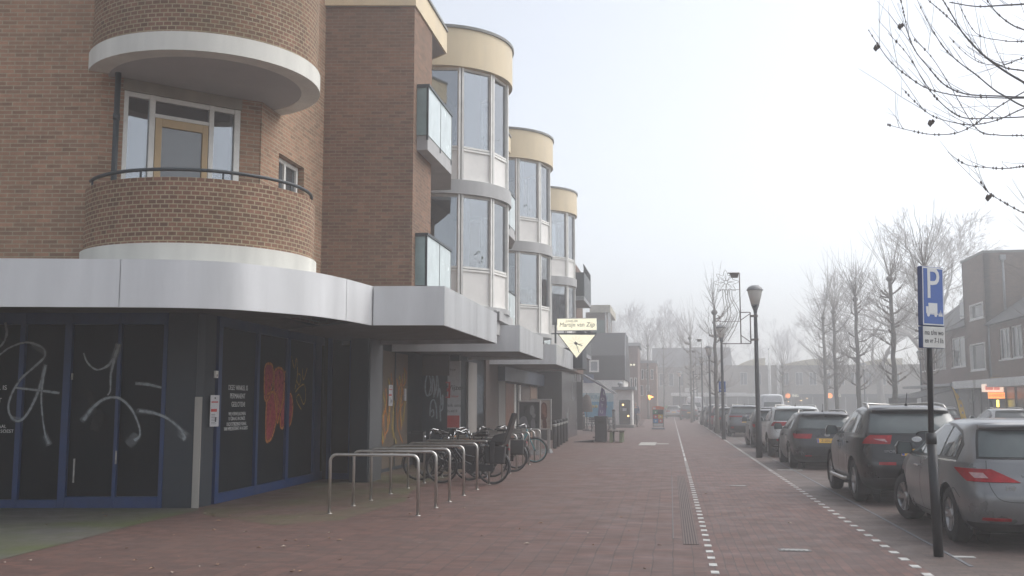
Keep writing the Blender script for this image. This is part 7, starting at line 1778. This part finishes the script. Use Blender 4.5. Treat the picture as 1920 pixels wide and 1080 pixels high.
# ================================================================ TREES
M_bark = plain('grey_brown_bark', (.16, .145, .125), .9, var=.35, vs=6, bump=.4, bs=30)
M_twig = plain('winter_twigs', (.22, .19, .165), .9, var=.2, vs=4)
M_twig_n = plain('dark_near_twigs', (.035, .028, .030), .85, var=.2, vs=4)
M_dead = plain('dry_leaf', (.05, .03, .02), .9)
def limb(mb, p, d, L, r, rnd, seg=4, wob=.18, up=.0, taper=.55, n=5):
    pts = [Vector(p)]; d = Vector(d).normalized(); rs = [r]
    for k in range(seg):
        d = (d + Vector((rnd.gauss(0, wob), rnd.gauss(0, wob), rnd.gauss(0, wob * .6) + up))).normalized()
        pts.append(pts[-1] + d * L / seg); rs.append(r * (1 - (1 - taper) * (k + 1) / seg))
    mb.tube(pts, rs, n, cap=False)
    return pts, rs, d
def spread(mb, p, d, L, r, lev, rnd, kids=(3, 4), ratio=.66, ang=.65, up=.05, rmin=.009, wob=.16):
    pts, rs, dd = limb(mb, p, d, L, r, rnd, 4 if lev > 1 else 3, wob, up, .5, 6 if lev > 3 else (4 if lev > 1 else 3))
    if lev <= 0: return
    nk = rnd.randint(*kids)
    for k in range(nk):
        i = len(pts) - 1 if k == 0 else rnd.randint(max(1, len(pts) - 3), len(pts) - 1)
        ax = Vector((rnd.gauss(0, 1), rnd.gauss(0, 1), rnd.gauss(0, 1))); ax -= dd * ax.dot(dd); ax.normalize()
        a = rnd.uniform(.25, 1) * ang * (.45 if k == 0 else 1)
        nd = dd * cos(a) + ax * sin(a)
        spread(mb, pts[i], nd, L * ratio * rnd.uniform(.75, 1.15), max(rmin, rs[i] * (.78 if k == 0 else .6)), lev - 1, rnd, kids, ratio, ang, up, rmin, wob)
def big_tree(seed, H, trunk_frac=.3, lev=5, r=.38, rmin=.018, ang=.7):
    rnd = random.Random(seed); tb = MB(); pts, rs, d = limb(tb, (0, 0, -.1), (0, 0, 1), H * trunk_frac, r, rnd, 5, .05, .0, .75, 10)
    for a in range(5): tb.tube([(0, 0, .5), (r * 1.9 * cos(a * 1.26), r * 1.9 * sin(a * 1.26), -.1)], [r * .55, r * .3], 5, cap=False)
    cb = MB()
    for k in range(4):
        a = k * 1.57 + rnd.uniform(-.4, .4); tl = rnd.uniform(.25, .75)
        spread(cb, pts[-1] - Vector((0, 0, rnd.uniform(0, H * .06))), (sin(tl) * cos(a), sin(tl) * sin(a), cos(tl)), H * .27, rs[-1] * .7, lev, rnd, ang=ang, rmin=rmin, up=.03)
    return tb, cb
def place_tree(tb, cb, loc, rz, label, group, name='bare_tree', scale=1, tm=None):
    t = thing(name, loc, label, 'tree', group, rz); t.scale = (scale,) * 3
    tb.build('trunk', M_bark, t, world=False); cb.build('crown', M_twig, t, world=False); return t
def pollard(seed, H, whip=2.4, dens=1.0, r=.15):
    rnd = random.Random(seed); tb = MB(); cb = MB()
    pts = []; rs = []
    for k in range(15):
        z = H * k / 14; pts.append((rnd.gauss(0, .02) * (k > 0), rnd.gauss(0, .02) * (k > 0), z)); rs.append(r * (1.25 if k == 0 else 1) * (1 - .38 * k / 14) * rnd.uniform(.92, 1.12))
    tb.tube(pts, rs, 9)
    def whips(p, d, n, L, sp, r0):
        for _ in range(n):
            ax = Vector((rnd.gauss(0, sp), rnd.gauss(0, sp), rnd.gauss(0, sp * .4))); dd = (Vector(d) + ax).normalized(); l = L * rnd.uniform(.45, 1.1)
            q, qr, e_ = limb(cb, p, dd, l, r0 * rnd.uniform(.5, .9), rnd, 5, .12, .10, .35, 3)
            for i in (1, 2, 3):
                if rnd.random() < .55: limb(cb, q[i], (e_ + Vector((rnd.gauss(0, .5), rnd.gauss(0, .5), .1))).normalized(), l * rnd.uniform(.2, .4), r0 * .45, rnd, 2, .08, .08, .5, 3)
    for k in range(int(20 * dens)):
        z = H * rnd.uniform(.30, .97); a = rnd.uniform(0, 6.28); ln = rnd.uniform(.15, .6); p0 = Vector((0, 0, z)); p1 = p0 + Vector((cos(a) * ln, sin(a) * ln, ln * rnd.uniform(.1, .7)))
        cb.tube([p0, p0.lerp(p1, .5) + Vector((0, 0, -.03)), p1], [.05, .045, .055], 5)
        cb.lathe([(.02, -.06), (.075, 0), (.03, .07)], p1, 'z', 6)
        whips(p1, (cos(a) * .7, sin(a) * .7, .55), rnd.randint(3, 6), whip * .75, .35, .017)
    tb.lathe([(.10, -.12), (.19, .0), (.15, .12), (.04, .2)], (pts[-1][0], pts[-1][1], H), 'z', 9)
    whips((0, 0, H + .08), (0, 0, 1), int(16 * dens), whip * 1.15, .38, .024)
    return tb, cb
GP = 'pollarded trees across the road'
rows = [(1745, 46.5, 11, 'pollard tree across the road, its trunk just right of the truck sign post'), (1679, 54.5, 12, 'pollard tree across the road with strong side knuckles, left of the truck sign'), (1611, 65, 13, 'tall straight pollard tree standing behind the black SUV roof'), (1569, 75, 14, 'second pollard tree from the left in the row across the road'), (1549, 83, 15, 'leftmost pollard tree of the row across the road')]
for x, Y, sd, lb in rows:
    q = atY(x, 760, Y); tb, cb = pollard(sd, 1.65 + (CAM_H - 1.65) + .525 * (x - 1257) / 1900 * Y * (1 if x < 1700 else .93), 3.0 * Y / 70 + .6, 1.3); place_tree(tb, cb, (q.x, Y, .05), sd, lb, GP, 'pollard_tree')
tb, cb = pollard(31, 7.6, 3.2, 1.3); place_tree(tb, cb, (atY(1912, 760, 40).x + 1.9, 40, .05), 2, 'pollard tree at the edge of the view in front of the brick shops', GP, 'pollard_tree')
GL = 'pollarded trees along the parking bays'
for x, Y, yh, sd, wl, lb in ((1344, 58.5, 590, 21, 2.6, 'pollard tree directly behind the second lamp post'), (1297, 92, 637, 22, 3.2, 'slender pollard tree beside the white van'), (1216, 112, 650, 23, 3.5, 'hazy slim tree above the misty orange light'), (1246, 126, 655, 24, 3.6, 'very faint slim tree behind the sign board'), (1470, 104, 690, 25, 3.2, 'bare young tree in front of the pale vaulted block')):
    q = atY(x, 770, Y); tb, cb = pollard(sd, CAM_H + (757 - yh) * Y / 1900, wl, .9, .12); place_tree(tb, cb, (q.x, Y, 0), sd, lb, GL, 'pollard_tree')
GB = 'tall bare trees fading in the mist'
protos = [big_tree(s, 17) for s in (41, 42, 43)]
def far_tree(i, x, Y, ytop, rz, lb):
    q = atY(x, 760, Y); H = CAM_H + (757 - ytop) * Y / 1900
    return place_tree(*protos[i], (q.x, Y, 0), rz, lb, GB, scale=H / 17)
first = {}
for i, x, Y, yt, rz, lb in ((0, 1206, 215, 545, .3, 'tall misty tree above the red brick house end, left of its twin'), (1, 1243, 205, 540, 1.2, 'tall misty forked tree right above the folding sign board'), (2, 1160, 235, 570, 2.0, 'faint tree behind the cream roof of the penthouse'), (0, 1300, 240, 580, 4.0, 'faint spreading tree behind the white van'),
                         (1, 1395, 250, 590, 5.0, 'very faint tree behind the nearest star ornament'), (2, 1480, 260, 600, 3.0, 'very faint tree over the pale vaulted block'), (2, 1120, 210, 600, .6, 'faint tree directly behind the cream roofed block')):
    q = atY(x, 760, Y); H = CAM_H + (757 - yt) * Y / 1900
    if i not in first: first[i] = far_tree(i, x, Y, yt, rz, lb)
    else: dup(first[i], None, (q.x, Y, 0), rz, lb, scale=H / 17)
tb, cb = big_tree(54, 28, .26, 6, .75, .020, .9); q = atY(1748, 760, 125); place_tree(tb, cb, (q.x, 125, 0), .5, 'great spreading bare tree left of the tall brick block', GB)
tb, cb = big_tree(57, 19, .28, 6, .5, .017, .75); q = atY(1655, 760, 135); place_tree(tb, cb, (q.x, 135, 0), 1.5, 'broad bare tree behind the middle of the pollard row', GB)
# ---- the near tree: trunk beyond the right edge, boughs hang into view
TX, TY = 9.6, 15.5
t = thing('street_tree', (TX, TY, 0), 'near bare tree whose dark boughs hang into the upper right corner', 'tree')
rnd = random.Random(77)
mb = MB(); limb(mb, (TX, TY, -.1), (0, 0, 1), 4.6, .19, rnd, 6, .03, 0, .8, 12)
pts, rs, d = limb(mb, (TX, TY, 4.3), (0, .05, 1), 5.5, .14, rnd, 6, .05, .0, .3, 8); mb.build('trunk', M_bark, t)
cb = MB(); buds = cb
def bough(px, r0, r1, Y1, z_from, twigs=5, leaf=None):
    """px: sight points along the bough from its outer end back toward the trunk; depth runs from Y1 at the tip to the trunk"""
    P = [];  n = len(px)
    for k, (x, y) in enumerate(px): P.append(atY(x, y, Y1 + (TY - Y1) * (k / (n + 1.0)) ** 1.3))
    d0 = (P[-1] - P[-2]).normalized(); E = Vector((TX, TY + rnd.uniform(-.2, .2), z_from)); L = (E - P[-1]).length
    for q in (.12, .3, .55, .8): P.append((P[n - 1] + d0 * L * q * .9).lerp(P[n - 1].lerp(E, q), min(1, q * 1.3)))
    P.append(E)
    S_ = spline(P, 6); m = len(S_); cb.tube(S_, [r1 * .75 + (r0 * .62 - r1 * .75) * (k / (m - 1)) ** 1.1 for k in range(m)], 6, cap=False)
    for k in range(0, int(m * .55)):
        if rnd.random() < .5:
            q = S_[k]; rr = rnd.uniform(.009, .02); buds.lathe([(.002, -rr * 1.3), (rr, 0), (.002, rr * 1.6)], q, 'z', 5, 1)
    for _ in range(twigs):
        k = rnd.randint(2, int(m * .72)); d_ = (S_[k - 1] - S_[k]).normalized(); dv = (d_ + Vector((rnd.gauss(0, .35), rnd.gauss(0, .5), rnd.uniform(.15, .8)))).normalized()
        q_, _, _ = limb(cb, S_[k], dv, rnd.uniform(.3, 1.1), .0042, rnd, 3, .10, .05, .5, 4)
        if rnd.random() < .6: limb(cb, q_[1], (dv + Vector((rnd.gauss(0, .5), 0, .2))).normalized(), rnd.uniform(.15, .5), .003, rnd, 2, .1, .0, .5, 3)
    if leaf:
        q = atY(leaf[0], leaf[1], Y1); buds.lathe([(.004, -.05), (.035, -.01), (.02, .03), (.004, .05)], q, 'z', 6, 1); buds.lathe([(.004, -.04), (.03, 0), (.004, .03)], q + Vector((.04, .02, .03)), 'z', 6, 1)
BO = [([(1629, 57), (1645, 82), (1672, 118), (1712, 150), (1745, 168), (1800, 180), (1860, 183)], .030, .006, 14.0, 6.6, (1642, 90)),
      ([(1689, 0), (1697, 35), (1704, 68), (1718, 98), (1740, 125), (1770, 158), (1810, 176), (1870, 180)], .032, .006, 14.6, 6.7, (1687, 50)),
      ([(1720, 0), (1735, 32), (1752, 62), (1772, 92), (1800, 118), (1830, 140), (1860, 165), (1880, 178)], .034, .006, 15.2, 6.8, None),
      ([(1665, 62), (1700, 100), (1730, 148), (1752, 180), (1785, 210), (1815, 222), (1870, 221)], .030, .005, 13.6, 6.3, None),
      ([(1768, 0), (1785, 28), (1804, 60), (1830, 90), (1862, 118), (1905, 146)], .05, .012, 15.0, 7.1, None),
      ([(1740, 0), (1775, 30), (1806, 62), (1840, 100), (1880, 125), (1915, 132)], .034, .008, 14.4, 7.0, None),
      ([(1691, 165), (1720, 195), (1750, 218), (1790, 230), (1825, 234), (1870, 225), (1915, 205)], .030, .005, 13.8, 6.2, (1744, 231)),
      ([(1665, 234), (1700, 243), (1745, 252), (1790, 250), (1825, 235), (1865, 205), (1915, 175)], .030, .005, 13.2, 6.3, None),
      ([(1777, 285), (1810, 308), (1850, 314), (1885, 316), (1918, 312)], .024, .006, 14.2, 5.6, None),
      ([(1839, 342), (1855, 362), (1880, 378), (1905, 392), (1918, 398)], .022, .006, 14.4, 5.2, (1852, 371)),
      ([(1780, 4), (1830, 12), (1880, 10), (1915, 8)], .05, .012, 15.6, 7.9, None),
      ([(1795, 2), (1830, 62), (1880, 76), (1915, 78)], .028, .006, 15.4, 7.2, None),
      ([(1850, 0), (1870, 25), (1895, 45), (1918, 55)], .040, .010, 15.8, 7.6, None),
      ([(1715, 75), (1745, 105), (1775, 150), (1830, 240), (1870, 253), (1915, 254)], .026, .005, 14.6, 6.0, None),
      ([(1780, 70), (1810, 100), (1840, 118), (1880, 122), (1915, 110)], .024, .005, 15.0, 6.9, None)]
for px, r0, r1, Y1, zf, lf_ in BO: bough(px, r0 * .85, r1 * .8, Y1, zf, 6, lf_)
for k in range(9):      # the rest of the crown, out of view
    a = rnd.uniform(-1.2, 1.9); spread(cb, pts[rnd.randint(1, 5)], (cos(a), sin(a) * .8, .7), 2.2, .045, 3, rnd, (2, 3), .7, .6, .08, .006, .12)
cr_ = cb.build('crown', [M_twig_n, M_dead], t)
# ================================================================ HAZE: one closed box of even air round everything
mb = MB(); mb.box(-130, 150, -20, 330, -1.2, 27)
hz = mb.build('haze', M_white)
hz.data.materials.clear()
hm = bpy.data.materials.new('haze_air'); hm.use_nodes = True; ht = hm.node_tree; ht.nodes.clear()
pv = ht.nodes.new('ShaderNodeVolumePrincipled'); oo = ht.nodes.new('ShaderNodeOutputMaterial')
pv.inputs['Color'].default_value = (.992, .993, .995, 1)
pv.inputs['Density'].default_value = HAZE_DENSITY
pv.inputs['Anisotropy'].default_value = .6
ht.links.new(pv.outputs[0], oo.inputs['Volume'])
hz.data.materials.append(hm)
tag(hz, 'pale winter mist filling the street', 'mist', kind='stuff')
hz.visible_shadow = True
